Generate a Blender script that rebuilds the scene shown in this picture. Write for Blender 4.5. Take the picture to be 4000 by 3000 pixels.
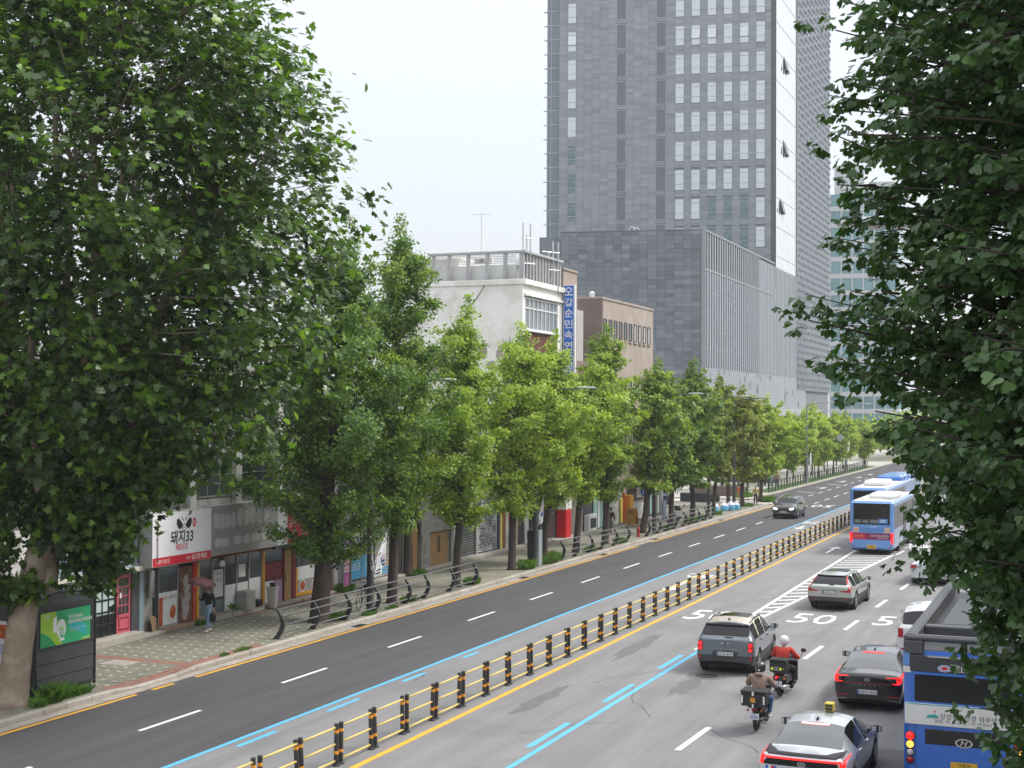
import bpy, bmesh, math, random
import numpy as np
from mathutils import Vector, Matrix
from mathutils.bvhtree import BVHTree
from mathutils.geometry import tessellate_polygon
S = bpy.context.scene
for o in list(bpy.data.objects): bpy.data.objects.remove(o)
COL = S.collection
random.seed(7); RNG = np.random.default_rng(7)
R = math.radians
# ------------------------------------------------------------------ camera
CAMH = 8.1
cam = bpy.data.cameras.new('camera'); camo = bpy.data.objects.new('camera', cam); COL.objects.link(camo)
cam.sensor_width = 36.0; cam.lens = 49.5; cam.clip_start = 0.5; cam.clip_end = 6000
_yaw, _pit, _rol = R(22.1166), R(1.1072), R(0.30)
_r = Vector((math.cos(_yaw), math.sin(_yaw), 0))
_f = Vector((-math.sin(_yaw)*math.cos(_pit), math.cos(_yaw)*math.cos(_pit), math.sin(_pit)))
_d = Vector((-math.sin(_yaw)*math.sin(_pit), math.cos(_yaw)*math.sin(_pit), -math.cos(_pit)))
_eu = _r*math.cos(_rol) - _d*math.sin(_rol); _ev = _r*math.sin(_rol) + _d*math.cos(_rol)
M = Matrix((_eu, -_ev, -_f)).transposed().to_4x4(); M.translation = (0, 0, CAMH)
camo.matrix_world = M
S.camera = camo
# ------------------------------------------------------------------ overcast sky, veiled sun
SUN_EL, SUN_AZ = R(52), R(62)          # azimuth from +Y (up the road) towards +X
w = bpy.data.worlds.new('World'); S.world = w; w.use_nodes = True
nt = w.node_tree; nt.nodes.clear()
out = nt.nodes.new('ShaderNodeOutputWorld'); bg = nt.nodes.new('ShaderNodeBackground'); bg2 = nt.nodes.new('ShaderNodeBackground'); add = nt.nodes.new('ShaderNodeAddShader')
sky = nt.nodes.new('ShaderNodeTexSky'); sky.sky_type = 'NISHITA'; sky.sun_disc = False
sky.sun_elevation = SUN_EL; sky.sun_rotation = SUN_AZ; sky.air_density = 1.0; sky.dust_density = 2.0
bg.inputs['Strength'].default_value = 0.05
nt.links.new(sky.outputs[0], bg.inputs['Color'])
# cloud deck: standard overcast gradient, (1 + 2 sin elevation) / 3
tc = nt.nodes.new('ShaderNodeTexCoord'); sx = nt.nodes.new('ShaderNodeSeparateXYZ')
nt.links.new(tc.outputs['Generated'], sx.inputs[0])
mr = nt.nodes.new('ShaderNodeMapRange'); mr.inputs['From Min'].default_value = 0; mr.inputs['From Max'].default_value = 1
mr.inputs['To Min'].default_value = 0.43; mr.inputs['To Max'].default_value = 1.22
nt.links.new(sx.outputs['Z'], mr.inputs['Value'])
nz = nt.nodes.new('ShaderNodeTexNoise'); nz.inputs['Scale'].default_value = 1.6; nz.inputs['Detail'].default_value = 4
nt.links.new(tc.outputs['Generated'], nz.inputs['Vector'])
mr2 = nt.nodes.new('ShaderNodeMapRange'); mr2.inputs['To Min'].default_value = 0.94; mr2.inputs['To Max'].default_value = 1.06
nt.links.new(nz.outputs[0], mr2.inputs['Value'])
mu = nt.nodes.new('ShaderNodeMath'); mu.operation = 'MULTIPLY'
nt.links.new(mr.outputs[0], mu.inputs[0]); nt.links.new(mr2.outputs[0], mu.inputs[1])
bg2.inputs['Color'].default_value = (0.985, 0.99, 1.0, 1)
nt.links.new(mu.outputs[0], bg2.inputs['Strength'])
nt.links.new(bg.outputs[0], add.inputs[0]); nt.links.new(bg2.outputs[0], add.inputs[1]); nt.links.new(add.outputs[0], out.inputs['Surface'])
sun = bpy.data.lights.new('sun', 'SUN'); sun.energy = 2.4; sun.angle = R(16); sun.color = (1.0, 0.965, 0.91)
suno = bpy.data.objects.new('sun', sun); COL.objects.link(suno)
_sd = Vector((math.cos(SUN_EL)*math.sin(SUN_AZ), math.cos(SUN_EL)*math.cos(SUN_AZ), math.sin(SUN_EL)))
suno.rotation_euler = _sd.to_track_quat('Z', 'Y').to_euler(); suno.location = (40, 60, 80)
vs = S.view_settings; S.display_settings.display_device = 'sRGB'
vs.view_transform = 'Standard'; vs.look = 'None'; vs.exposure = 0.42; vs.gamma = 1; vs.use_curve_mapping = False
S.render.engine = 'CYCLES'
cy = S.cycles; cy.max_bounces = 6; cy.diffuse_bounces = 3; cy.glossy_bounces = 3; cy.transmission_bounces = 4; cy.transparent_max_bounces = 6
cy.use_denoising = True; cy.caustics_reflective = False; cy.caustics_refractive = False
try: cy.denoiser = 'OPENIMAGEDENOISE'; cy.denoising_input_passes = 'RGB_ALBEDO_NORMAL'
except Exception: pass
# ------------------------------------------------------------------ helpers
ORG = {}
def link(o): COL.objects.link(o); return o
def tagd(o, label=None, cat=None, group=None, kind=None):
    if label: o['label'] = label
    if cat: o['category'] = cat
    if group: o['group'] = group
    if kind: o['kind'] = kind
    return o
def thing(name, label, cat, loc=(0, 0, 0), rz=0, group=None, world=True):
    """Empty at a thing's base. world=True: its parts are given in world coordinates."""
    o = link(bpy.data.objects.new(name, None)); o.location = loc; o.rotation_euler = (0, 0, rz); o.empty_display_size = .3
    tagd(o, label, cat, group); ORG[o] = np.array(loc, float) if world else np.zeros(3)
    return o
def meshobj(name, me, parent=None):
    o = link(bpy.data.objects.new(name, me))
    if parent is not None: o.parent = parent; ORG[o] = ORG.get(parent, np.zeros(3))
    return o
def copy_tree(o, parent=None):
    c = o.copy(); COL.objects.link(c); ORG[c] = ORG.get(o, np.zeros(3))
    if parent is not None: c.parent = parent
    for ch in KIDS(o): copy_tree(ch, c)
    return c
def KIDS(o): return [x for x in bpy.data.objects if x.parent is o]
# survey frame -> site frame: the site was first surveyed with a provisional scale along the road; these three numbers correct it
A_, B_S, S_ = .96467, .74045, .17708
def PT(x, y): return (A_*x, B_S*y+S_*x)
def YK(y, x=-28.): return B_S*y+S_*x
def remap(objs, xr=None, shear=False, keep=()):
    Mx = Matrix(((A_, 0, 0, 0), (S_ if shear else 0, B_S, 0, 0), (0, 0, 1, 0), (0, 0, 0, 1)))
    for o in objs:
        x, y, z = o.location; o.location = (A_*x, B_S*y+S_*(x if xr is None else xr), z)
        if o.type == 'EMPTY':
            for ch in KIDS(o): ch.matrix_parent_inverse = Mx.copy()
        elif o.name.split('.')[0] not in keep: o.scale = (A_, B_S, 1)
def tops(since): return [o for o in bpy.data.objects if o.parent is None and o not in since and o.type in ('MESH', 'EMPTY')]
class MB:
    def __init__(s): s.v = []; s.f = []; s.m = []; s.c = []
    def poly(s, pts, m=0, c=None):
        i = len(s.v); s.v += [tuple(p) for p in pts]; s.f.append(tuple(range(i, i+len(pts)))); s.m.append(m); s.c.append(c if c is not None else .5); return s
    def faces(s, vs, fs, m=0, c=None):
        i = len(s.v); s.v += [tuple(p) for p in vs]
        for f in fs: s.f.append(tuple(i+k for k in f)); s.m.append(m); s.c.append(c if c is not None else .5)
        return s
    def box(s, x0, x1, y0, y1, z0, z1, m=0, c=None, top=True, bottom=True, T=None):
        vs = [(x0, y0, z0), (x1, y0, z0), (x1, y1, z0), (x0, y1, z0), (x0, y0, z1), (x1, y0, z1), (x1, y1, z1), (x0, y1, z1)]
        fs = [(0, 1, 5, 4), (1, 2, 6, 5), (2, 3, 7, 6), (3, 0, 4, 7)]
        if top: fs.append((4, 5, 6, 7))
        if bottom: fs.append((3, 2, 1, 0))
        if T is not None: vs = [tuple(T @ Vector(p)) for p in vs]
        return s.faces(vs, fs, m, c)
    def bbox(s, x0, x1, y0, y1, z0, z1, b=.02, m=0, c=None, T=None):
        """box with chamfered edges"""
        def ring(d, z): return [(x0+d, y0+b, z), (x0+b, y0+d, z), (x1-b, y0+d, z), (x1-d, y0+b, z), (x1-d, y1-b, z), (x1-b, y1-d, z), (x0+b, y1-d, z), (x0+d, y1-b, z)]
        rs = [ring(b, z0), ring(0, z0+b), ring(0, z1-b), ring(b, z1)]
        vs = sum(rs, []); fs = []
        for k in range(3):
            for i in range(8): fs.append((k*8+i, k*8+(i+1) % 8, k*8+8+(i+1) % 8, k*8+8+i))
        fs.append(tuple(range(24, 32))); fs.append(tuple(range(7, -1, -1)))
        if T is not None: vs = [tuple(T @ Vector(p)) for p in vs]
        return s.faces(vs, fs, m, c)
    def tube(s, pts, r, n=8, m=0, c=None, cap=True):
        pts = [Vector(p) for p in pts]; k = len(pts); rr = r if isinstance(r, (list, tuple)) else [r]*k
        vs = []; up = None
        for i, p in enumerate(pts):
            t = (pts[min(i+1, k-1)] - pts[max(i-1, 0)]).normalized()
            if up is None: up = Vector((0, 0, 1)) if abs(t.z) < .9 else Vector((0, 1, 0))
            a = t.cross(up)
            if a.length < 1e-4: a = t.cross(Vector((1, 0, 0)))
            a.normalize(); b = a.cross(t).normalized(); up = b
            for j in range(n):
                q = 2*math.pi*j/n; vs.append(p + a*(rr[i]*math.cos(q)) + b*(rr[i]*math.sin(q)))
        fs = []
        for i in range(k-1):
            for j in range(n): fs.append((i*n+j, i*n+(j+1) % n, (i+1)*n+(j+1) % n, (i+1)*n+j))
        if cap: fs.append(tuple(range(n-1, -1, -1))); fs.append(tuple(range((k-1)*n, k*n)))
        return s.faces(vs, fs, m, c)
    def lathe(s, prof, n=16, T=None, m=0, c=None, caps=True):
        """prof: (radius, height) pairs about local Z"""
        vs = []
        for r_, z in prof:
            for j in range(n): q = 2*math.pi*j/n; vs.append(Vector((r_*math.cos(q), r_*math.sin(q), z)))
        if T is not None: vs = [T @ v for v in vs]
        fs = []
        for i in range(len(prof)-1):
            for j in range(n): fs.append((i*n+j, i*n+(j+1) % n, (i+1)*n+(j+1) % n, (i+1)*n+j))
        if caps: fs.append(tuple(range(n-1, -1, -1))); fs.append(tuple(range((len(prof)-1)*n, len(prof)*n)))
        return s.faces(vs, fs, m, c)
    def prism(s, pts, d, m=0, c=None):
        """closed outline (3-D, planar) pushed by vector d"""
        n = len(pts); d = Vector(d); a = [Vector(p) for p in pts]; vs = a + [p+d for p in a]
        fs = [tuple(range(n-1, -1, -1)), tuple(range(n, 2*n))] + [(i, (i+1) % n, n+(i+1) % n, n+i) for i in range(n)]
        return s.faces(vs, fs, m, c)
    def mesh(s, name, mats, org=(0, 0, 0), smooth=False):
        me = bpy.data.meshes.new(name); V = np.array(s.v, float).reshape(-1, 3) - np.asarray(org)
        me.from_pydata(V.tolist(), [], s.f)
        mats = mats if isinstance(mats, (list, tuple)) else [mats]
        for mt in mats: me.materials.append(mt)
        if len(mats) > 1: me.polygons.foreach_set('material_index', s.m)
        a = me.attributes.new('tint', 'FLOAT', 'FACE'); a.data.foreach_set('value', np.array(s.c, float))
        if smooth: me.polygons.foreach_set('use_smooth', [True]*len(s.f))
        me.validate(); me.update()
        return me
    def build(s, name, mats, parent=None, smooth=False, label=None, kind=None, angle=None):
        me = s.mesh(name, mats, ORG.get(parent, np.zeros(3)) if parent is not None else (0, 0, 0), smooth)
        bm = bmesh.new(); bm.from_mesh(me); bmesh.ops.recalc_face_normals(bm, faces=bm.faces)
        if angle:
            for e in bm.edges:
                if len(e.link_faces) == 2 and e.calc_face_angle(0) > R(angle): e.smooth = False
        bm.to_mesh(me); bm.free()
        o = meshobj(name, me, parent); tagd(o, label, kind=kind); return o
def one(name, m, mats, label, cat, base=None, group=None, smooth=False, kind=None, angle=None):
    """thing of a single mesh, given in world coordinates, origin at its base"""
    V = np.array(m.v)
    if base is None: base = ((V[:, 0].min()+V[:, 0].max())/2, (V[:, 1].min()+V[:, 1].max())/2, V[:, 2].min())
    me = m.mesh(name, mats, base, smooth)
    bm = bmesh.new(); bm.from_mesh(me); bmesh.ops.recalc_face_normals(bm, faces=bm.faces)
    if angle:
        for e in bm.edges:
            if len(e.link_faces) == 2 and e.calc_face_angle(0) > R(angle): e.smooth = False
    bm.to_mesh(me); bm.free()
    o = link(bpy.data.objects.new(name, me)); o.location = base; ORG[o] = np.array(base, float)
    return tagd(o, label, cat, group, kind)
# ---- writing: a font outline turned to mesh, mapped by a 4x4 frame (x = along the line, y = up, z = out of the surface)
_TC = {}
def text_data(s, bold=0.0):
    k = (s, bold)
    if k not in _TC:
        cu = bpy.data.curves.new('t', 'FONT'); cu.body = s; cu.size = 1; cu.align_x = 'CENTER'; cu.align_y = 'CENTER'; cu.offset = bold; cu.resolution_u = 2
        o = bpy.data.objects.new('t', cu); COL.objects.link(o); bpy.context.view_layer.update()
        me = bpy.data.meshes.new_from_object(o.evaluated_get(bpy.context.evaluated_depsgraph_get()))
        V = np.array([v.co[:] for v in me.vertices]).reshape(-1, 3); F = [tuple(p.vertices) for p in me.polygons]
        bpy.data.objects.remove(o); bpy.data.curves.remove(cu); bpy.data.meshes.remove(me)
        if len(V): V[:, :2] -= (V[:, :2].min(0)+V[:, :2].max(0))/2
        _TC[k] = (V, F)
    return _TC[k]
def text(mb, s, frame, h=None, w=None, bold=0.0, m=0):
    """writes s centred on the frame, scaled to height h and/or width w"""
    V, F = text_data(s, bold)
    if not len(V): return mb
    ext = V[:, :2].max(0)-V[:, :2].min(0)
    sx = (w/ext[0]) if w else (h/ext[1]); sy = (h/ext[1]) if h else sx
    return mb.faces([tuple(frame @ Vector((v[0]*sx, v[1]*sy, 0))) for v in V], F, m)
def frame(o, x, y):
    x = Vector(x).normalized(); y = Vector(y).normalized(); z = x.cross(y)
    Mx = Matrix((x, y, z)).transposed().to_4x4(); Mx.translation = o; return Mx
FR_STREET = lambda x, y, z: frame((x, y, z), (0, 1, 0), (0, 0, 1))     # facing the road (+X)
FR_REAR = lambda x, y, z: frame((x, y, z), (1, 0, 0), (0, 0, 1))       # facing the camera (-Y)
# ---- materials
_MC = {}
def pm(name, col, rough=.6, var=.18, scale=2.0, bump=0., bscale=30., metal=0., spec=.5, coat=0., emit=0., tint=None, tv=None, stretch=None, dirt=None, dscale=.6, alpha=1., ecol=None, trans=0., speck=0.):
    if name in _MC: return _MC[name]
    m = bpy.data.materials.new(name); m.use_nodes = True; nt = m.node_tree; N = nt.nodes; L = nt.links
    b = N['Principled BSDF']; b.inputs['Roughness'].default_value = rough; b.inputs['Metallic'].default_value = metal
    b.inputs['Specular IOR Level'].default_value = spec; b.inputs['Coat Weight'].default_value = coat; b.inputs['Coat Roughness'].default_value = .04
    tc = N.new('ShaderNodeTexCoord'); mp = N.new('ShaderNodeMapping'); L.new(tc.outputs['Object'], mp.inputs[0])
    if stretch: mp.inputs['Scale'].default_value = stretch
    n = N.new('ShaderNodeTexNoise'); n.inputs['Scale'].default_value = scale; n.inputs['Detail'].default_value = 5; n.inputs['Roughness'].default_value = .6
    L.new(mp.outputs[0], n.inputs['Vector'])
    rp = N.new('ShaderNodeMapRange'); rp.inputs['From Min'].default_value = .25; rp.inputs['From Max'].default_value = .75
    rp.inputs['To Min'].default_value = 1-var; rp.inputs['To Max'].default_value = 1+var; L.new(n.outputs[0], rp.inputs[0])
    cur = None
    mx = N.new('ShaderNodeMix'); mx.data_type = 'RGBA'; mx.blend_type = 'MULTIPLY'; mx.inputs[0].default_value = 1
    mx.inputs[6].default_value = (*col, 1)
    if tint is not None:
        at = N.new('ShaderNodeAttribute'); at.attribute_name = 'tint'
        cr = N.new('ShaderNodeMix'); cr.data_type = 'RGBA'; cr.inputs[6].default_value = (*col, 1); cr.inputs[7].default_value = (*tint, 1)
        L.new(at.outputs['Fac'], cr.inputs[0]); L.new(cr.outputs[2], mx.inputs[6])
    L.new(rp.outputs[0], mx.inputs[7]); cur = mx.outputs[2]
    if dirt:
        n2 = N.new('ShaderNodeTexNoise'); n2.inputs['Scale'].default_value = dscale; n2.inputs['Detail'].default_value = 8; n2.inputs['Roughness'].default_value = .65
        L.new(tc.outputs['Object'], n2.inputs['Vector'])
        r2 = N.new('ShaderNodeMapRange'); r2.inputs['From Min'].default_value = .5; r2.inputs['From Max'].default_value = .72; L.new(n2.outputs[0], r2.inputs[0])
        m2 = N.new('ShaderNodeMix'); m2.data_type = 'RGBA'; L.new(r2.outputs[0], m2.inputs[0]); L.new(cur, m2.inputs[6]); m2.inputs[7].default_value = (*dirt, 1); cur = m2.outputs[2]
    if speck:
        n4 = N.new('ShaderNodeTexNoise'); n4.inputs['Scale'].default_value = 34; n4.inputs['Detail'].default_value = 3; n4.inputs['Roughness'].default_value = .8; L.new(tc.outputs['Object'], n4.inputs['Vector'])
        r4 = N.new('ShaderNodeMapRange'); r4.inputs['From Min'].default_value = .3; r4.inputs['From Max'].default_value = .7; r4.inputs['To Min'].default_value = 1-speck; r4.inputs['To Max'].default_value = 1+speck; L.new(n4.outputs[0], r4.inputs[0])
        m4 = N.new('ShaderNodeMix'); m4.data_type = 'RGBA'; m4.blend_type = 'MULTIPLY'; m4.inputs[0].default_value = 1; L.new(cur, m4.inputs[6]); L.new(r4.outputs[0], m4.inputs[7]); cur = m4.outputs[2]
    L.new(cur, b.inputs['Base Color'])
    if bump:
        n3 = N.new('ShaderNodeTexNoise'); n3.inputs['Scale'].default_value = bscale; n3.inputs['Detail'].default_value = 4; L.new(mp.outputs[0], n3.inputs['Vector'])
        bp = N.new('ShaderNodeBump'); bp.inputs['Strength'].default_value = bump; bp.inputs['Distance'].default_value = .02; L.new(n3.outputs[0], bp.inputs['Height']); L.new(bp.outputs[0], b.inputs['Normal'])
    if emit: b.inputs['Emission Color'].default_value = (*(ecol or col), 1); b.inputs['Emission Strength'].default_value = emit
    if trans: b.inputs['Transmission Weight'].default_value = trans
    _MC[name] = m; return m
def leafmat(name, c0, c1, trans=.35, rough=.45, tcol=None):
    """c0..c1 leaf colours picked by each leaf's own tint; part of the light passes through the blade"""
    m = bpy.data.materials.new(name); m.use_nodes = True; nt = m.node_tree; N = nt.nodes; L = nt.links
    b = N['Principled BSDF']; b.inputs['Roughness'].default_value = rough; b.inputs['Specular IOR Level'].default_value = .4
    at = N.new('ShaderNodeAttribute'); at.attribute_name = 'tint'
    cr = N.new('ShaderNodeMix'); cr.data_type = 'RGBA'; cr.inputs[6].default_value = (*c0, 1); cr.inputs[7].default_value = (*c1, 1)
    L.new(at.outputs['Fac'], cr.inputs[0]); L.new(cr.outputs[2], b.inputs['Base Color'])
    tr = N.new('ShaderNodeBsdfTranslucent'); t2 = N.new('ShaderNodeMix'); t2.data_type = 'RGBA'; t2.blend_type = 'MULTIPLY'; t2.inputs[0].default_value = 1
    L.new(cr.outputs[2], t2.inputs[6]); t2.inputs[7].default_value = (*(tcol or (2.2, 2.3, 1.0)), 1); L.new(t2.outputs[2], tr.inputs['Color'])
    mx = N.new('ShaderNodeMixShader'); mx.inputs[0].default_value = trans
    L.new(b.outputs[0], mx.inputs[1]); L.new(tr.outputs[0], mx.inputs[2]); L.new(mx.outputs[0], N['Material Output'].inputs['Surface'])
    return m
def npmesh(name, V, F, mat, tint=None, smooth=False):
    """mesh from arrays, all faces with the same number of corners"""
    me = bpy.data.meshes.new(name); k = F.shape[1]; nf = len(F)
    me.vertices.add(len(V)); me.vertices.foreach_set('co', np.ascontiguousarray(V, np.float32).ravel())
    me.loops.add(nf*k); me.loops.foreach_set('vertex_index', np.ascontiguousarray(F, np.int32).ravel())
    me.polygons.add(nf); me.polygons.foreach_set('loop_start', np.arange(0, nf*k, k, dtype=np.int32))
    if smooth: me.polygons.foreach_set('use_smooth', np.ones(nf, bool))
    me.materials.append(mat)
    if tint is not None:
        a = me.attributes.new('tint', 'FLOAT', 'FACE'); a.data.foreach_set('value', np.ascontiguousarray(tint, np.float32))
    me.update(calc_edges=True); return me
# ---- shared materials
ASPH_L = pm('asphalt_dark', (.072, .070, .074), .85, .24, 1.2, .25, 90, stretch=(1.6, .09, 1), speck=.22)
ASPH_R = pm('asphalt_grey', (.205, .201, .202), .85, .2, 1.1, .25, 90, stretch=(1.5, .10, 1), dirt=(.160, .157, .158), dscale=.22, speck=.2)
PAINT_W = pm('road_paint_white', (.80, .80, .78), .6, .10, 6, dirt=(.5, .5, .49), dscale=3)
PAINT_B = pm('road_paint_blue', (.10, .44, .70), .6, .12, 4, dirt=(.13, .36, .52), dscale=2.5)
PAINT_Y = pm('road_paint_yellow', (.78, .40, .03), .6, .12, 4, dirt=(.52, .30, .08), dscale=2.5)
CONC = pm('concrete', (.36, .33, .29), .85, .2, 2.2, .2, 40, dirt=(.26, .24, .20), dscale=1.2)
STONE = pm('kerb_granite', (.42, .39, .35), .8, .15, 5, .15, 60, tint=(.33, .29, .24))
METAL_DK = pm('dark_painted_steel', (.035, .038, .042), .45, .15, 5)
METAL_GY = pm('grey_painted_steel', (.20, .21, .215), .45, .15, 5)
STEEL = pm('galvanised_steel', (.5, .52, .53), .38, .12, 6, metal=.7)
BLACK = pm('black_plastic', (.018, .018, .02), .5, .15, 6)
RUBBER = pm('tyre_rubber', (.02, .02, .021), .8, .15, 6)
WHITE = pm('white_paint', (.76, .76, .75), .5, .06, 2)
GLASS_DK = pm('dark_glass', (.010, .012, .014), .05, .1, 1, spec=.45)
GLASS_CAR = pm('sedan_glass', (.03, .033, .036), .04, .1, 1, spec=1.0, coat=1.0)
GLASS_SHOP = pm('shop_glass', (.045, .055, .058), .07, .2, 1, spec=.7)
RED = pm('red_paint', (.55, .02, .03), .4, .1, 3)
REDLAMP = pm('lit_red_lamp', (.7, .015, .015), .25, .1, 3, emit=1.7, ecol=(1, .012, .012))
REDGLASS = pm('red_lens', (.42, .012, .02), .2, .15, 8, coat=.5)
AMBER = pm('lit_amber_lamp', (.9, .35, .03), .3, .1, 3, emit=2.5, ecol=(1, .42, .05))
CHROME = pm('bright_trim', (.75, .76, .77), .18, .05, 3, metal=1)
BARK_G = pm('ginkgo_bark', (.065, .052, .044), .95, .35, 3, .9, 12, stretch=(3, 3, .5))
GREEN_T = pm('weed_green', (.075, .17, .03), .6, .3, 3)
# ================================================================== SETTING: ground, road, markings, kerbs, pavements
def struct(name, m, mats, label=None, **k):
    o = one(name, m, mats, label, None, base=(0, 0, 0), kind='structure', **k); return o
XK = -25.52                                   # kerb face on the shop side
g = MB(); g.poly([(-2500, -600, -.06), (2500, -600, -.06), (2500, 4500, -.06), (-2500, 4500, -.06)])
struct('ground', g, pm('bare_ground', (.22, .21, .20), .9, .2, .05))
def sheet(x0, x1, y0, y1, z, m=0, mb=None, n=1):
    x0, x1, y0, y1 = A_*x0, A_*x1, YK(y0), YK(y1)
    mb = mb or MB(); mb.poly([(x0, y0, z), (x1, y0, z), (x1, y1, z), (x0, y1, z)], m); return mb
m = MB()
sheet(-26.02, -19.9, -30, 171.5, 0, 0, m); sheet(-29.6, -19.9, 171.5, 600, 0, 0, m); sheet(-60, -29.6, 172.5, 180, 0, 0, m); sheet(-26.4, -26.02, -30, 20, 0, 1, m)
sheet(-19.9, -.55, -30, 600, 0, 1, m)
ROAD = struct('road', m, [ASPH_L, ASPH_R], 'two carriageways of asphalt, dark on the shop side and pale grey under the traffic')
def mark(name, m, mat): return m.build(name, mat, ROAD, kind=None)
Z1 = .004
def stripe(name, x0, y0, x1, y1, wd, mat, z=Z1):
    a = Vector((*PT(x0, y0), z)); b = Vector((*PT(x1, y1), z)); n = Vector((b.y-a.y, a.x-b.x, 0)).normalized()*wd/2
    mb = MB(); mb.poly([a-n, a+n, b+n, b-n]); return mark(name, mb, mat)
# shop-side yellow edge line, broken at the drive
for a, b in ((-20, 51.0), (52.0, 53.4), (54.9, 116.6), (120.5, 171.2)): stripe('yellow_edge_line', -25.86, a, -25.86, b, .14, PAINT_Y)
stripe('yellow_median_line', -15.93, -20, -15.93, 420, .17, PAINT_Y)
stripe('blue_bus_lane_line', -19.98, -20, -19.98, 230, .15, PAINT_B)
stripe('blue_bus_lane_line', -12.57, -20, -12.57, 66.5, .15, PAINT_B)
for a, b in ((36.5, 40.2), (43.9, 46.3), (49.8, 52.2), (55.9, 58.0), (61.9, 63.6)): stripe('blue_dash', -19.58, a, -19.58, b, .15, PAINT_B)
for a, b in ((38, 42), (46.0, 49.9), (53.8, 57.5), (61.3, 64.9)): stripe('blue_dash', -12.9, a, -12.9, b, .17, PAINT_B)
ends = [(36.5, 40), (45.3, 48.9), (54.5, 58.1), (63.8, 67.3), (72.9, 76.5), (81.8, 85.5), (90.8, 94.4), (99.7, 103.5), (108.5, 112.1), (117.2, 120.8), (125.6, 129.5), (134, 137.8), (142.5, 145.7), (150.3, 153.8), (159.5, 163), (168.5, 172), (176.6, 180), (184, 187.5), (191, 195), (199, 202.5), (207, 210.5), (215, 218.5), (223, 226.5)]
for a, b in ends: stripe('lane_dash', -22.88 if b < 150 else -23.15, a, -22.88 if b < 150 else -23.15, b, .13, PAINT_W)
for k in range(9): stripe('lane_dash', -25.75, 185+7.3*k, -25.75, 188.5+7.3*k, .13, PAINT_W)
lx = lambda y: -9.37+(y-47)*.0279
for a, b in ((37.5, 41), (46.7, 50.3), (56, 59.4), (65.2, 69), (74.4, 77.9), (83.5, 86.9), (92.2, 95.5), (101, 104.5), (110, 113.5)): stripe('lane_dash', lx(a), a, lx(b), b, .16, PAINT_W)
for a, b in ((114.6, 118.2), (123.4, 126.7), (131.7, 135.1), (140, 143.5)): stripe('lane_dash', -10.35, a, -10.2, b, .15, PAINT_W)
# hatched taper between bus lane and the next lane
stripe('taper_line', -12.72, 66.5, -12.98, 119, .17, PAINT_W)
stripe('taper_line', -12.45, 74.0, -10.5, 114.4, .17, PAINT_W)
y = 77.0
while y < 118:
    xr = -12.45+(y-74)*(1.95/40.4)
    xr = min(xr, -10.55)
    if xr > -12.5: stripe('taper_bar', -12.7, y-.55-(xr+12.7)*.15, xr-.05, y, .24, PAINT_W)
    y += 1.75
# speed figures, arrows and words on the road
def road_text(name, s, x, y, w, h, flip=False, bold=0.0):
    mb = MB(); s_ = -1 if flip else 1; x, y = PT(x, y); h *= B_S
    text(mb, s, frame((x, y, Z1), (s_, 0, 0), (0, s_, 0)), h=h, w=w, bold=bold); return mark(name, mb, PAINT_W)
for x in (-14.35, -10.25, -6.95): road_text('speed_figure', '50', x, 78.0, 1.72 if x < -8 else 1.75, 3.5)
road_text('speed_figure', '50', -21.85, 172.2, 1.8, 4.2, True)
road_text('road_word', '버스', -18.3, 96.4, 1.3, 3.4, True, .01); road_text('road_word', '전용', -19.4, 145.8, 1.3, 3.0, True, .01)
road_text('road_word', '서행', -9.75, 121.5, 1.3, 5.0, False, .01)
def arrow(x, y, l=5.0, flip=False, turn=0):
    s_ = -1 if flip else 1; mb = MB(); x, y = PT(x, y); P = lambda u, v: (x+s_*u, y+s_*v*B_S, Z1)
    mb.poly([P(-.08, -l/2), P(.08, -l/2), P(.08, l/2-1.5), P(-.08, l/2-1.5)]); mb.poly([P(-.42, l/2-1.5), P(.42, l/2-1.5), P(0, l/2)])
    if turn: mb.poly([P(.08*turn, -.9), P(.08*turn, -.3), P(.6*turn, .35), P(.6*turn, .05)]); mb.poly([P(.5*turn, -.15), P(.5*turn, .75), P(.95*turn, .45)])
    mark('road_arrow', mb, PAINT_W)
arrow(-18.25, 90.4, 5.2, True); arrow(-19.25, 139.6, 4, True); arrow(-14.35, 117.5, 5.5)
for x, y in ((-27.05, 214.2), (-27.35, 235), (-27.2, 251.2), (-27.1, 264)): arrow(x, y, 5, True, 1)
stripe('taper_line', -28.4, 203, -26.2, 200.2, .25, PAINT_W); stripe('taper_line', -28.0, 225.5, -26.1, 222.2, .25, PAINT_W)
# repair patches and a manhole in the carriageway
def patch(x0, x1, y0, y1, mat, r=None):
    mb = MB(); a, b, c, d = A_*x0, A_*x1, YK(y0, x0), YK(y1, x0); mb.poly([(a, c, .002), (b, c, .002), (b, d, .002), (a, d, .002)]); mb.build('asphalt_patch', mat, ROAD)
PATCH = pm('patched_asphalt', (.135, .133, .135), .9, .15, 2, .25, 90)
patch(-4.9, -3.3, 36, 48.5, PATCH); patch(-5.6, -4.2, 70, 76, PATCH)
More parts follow.
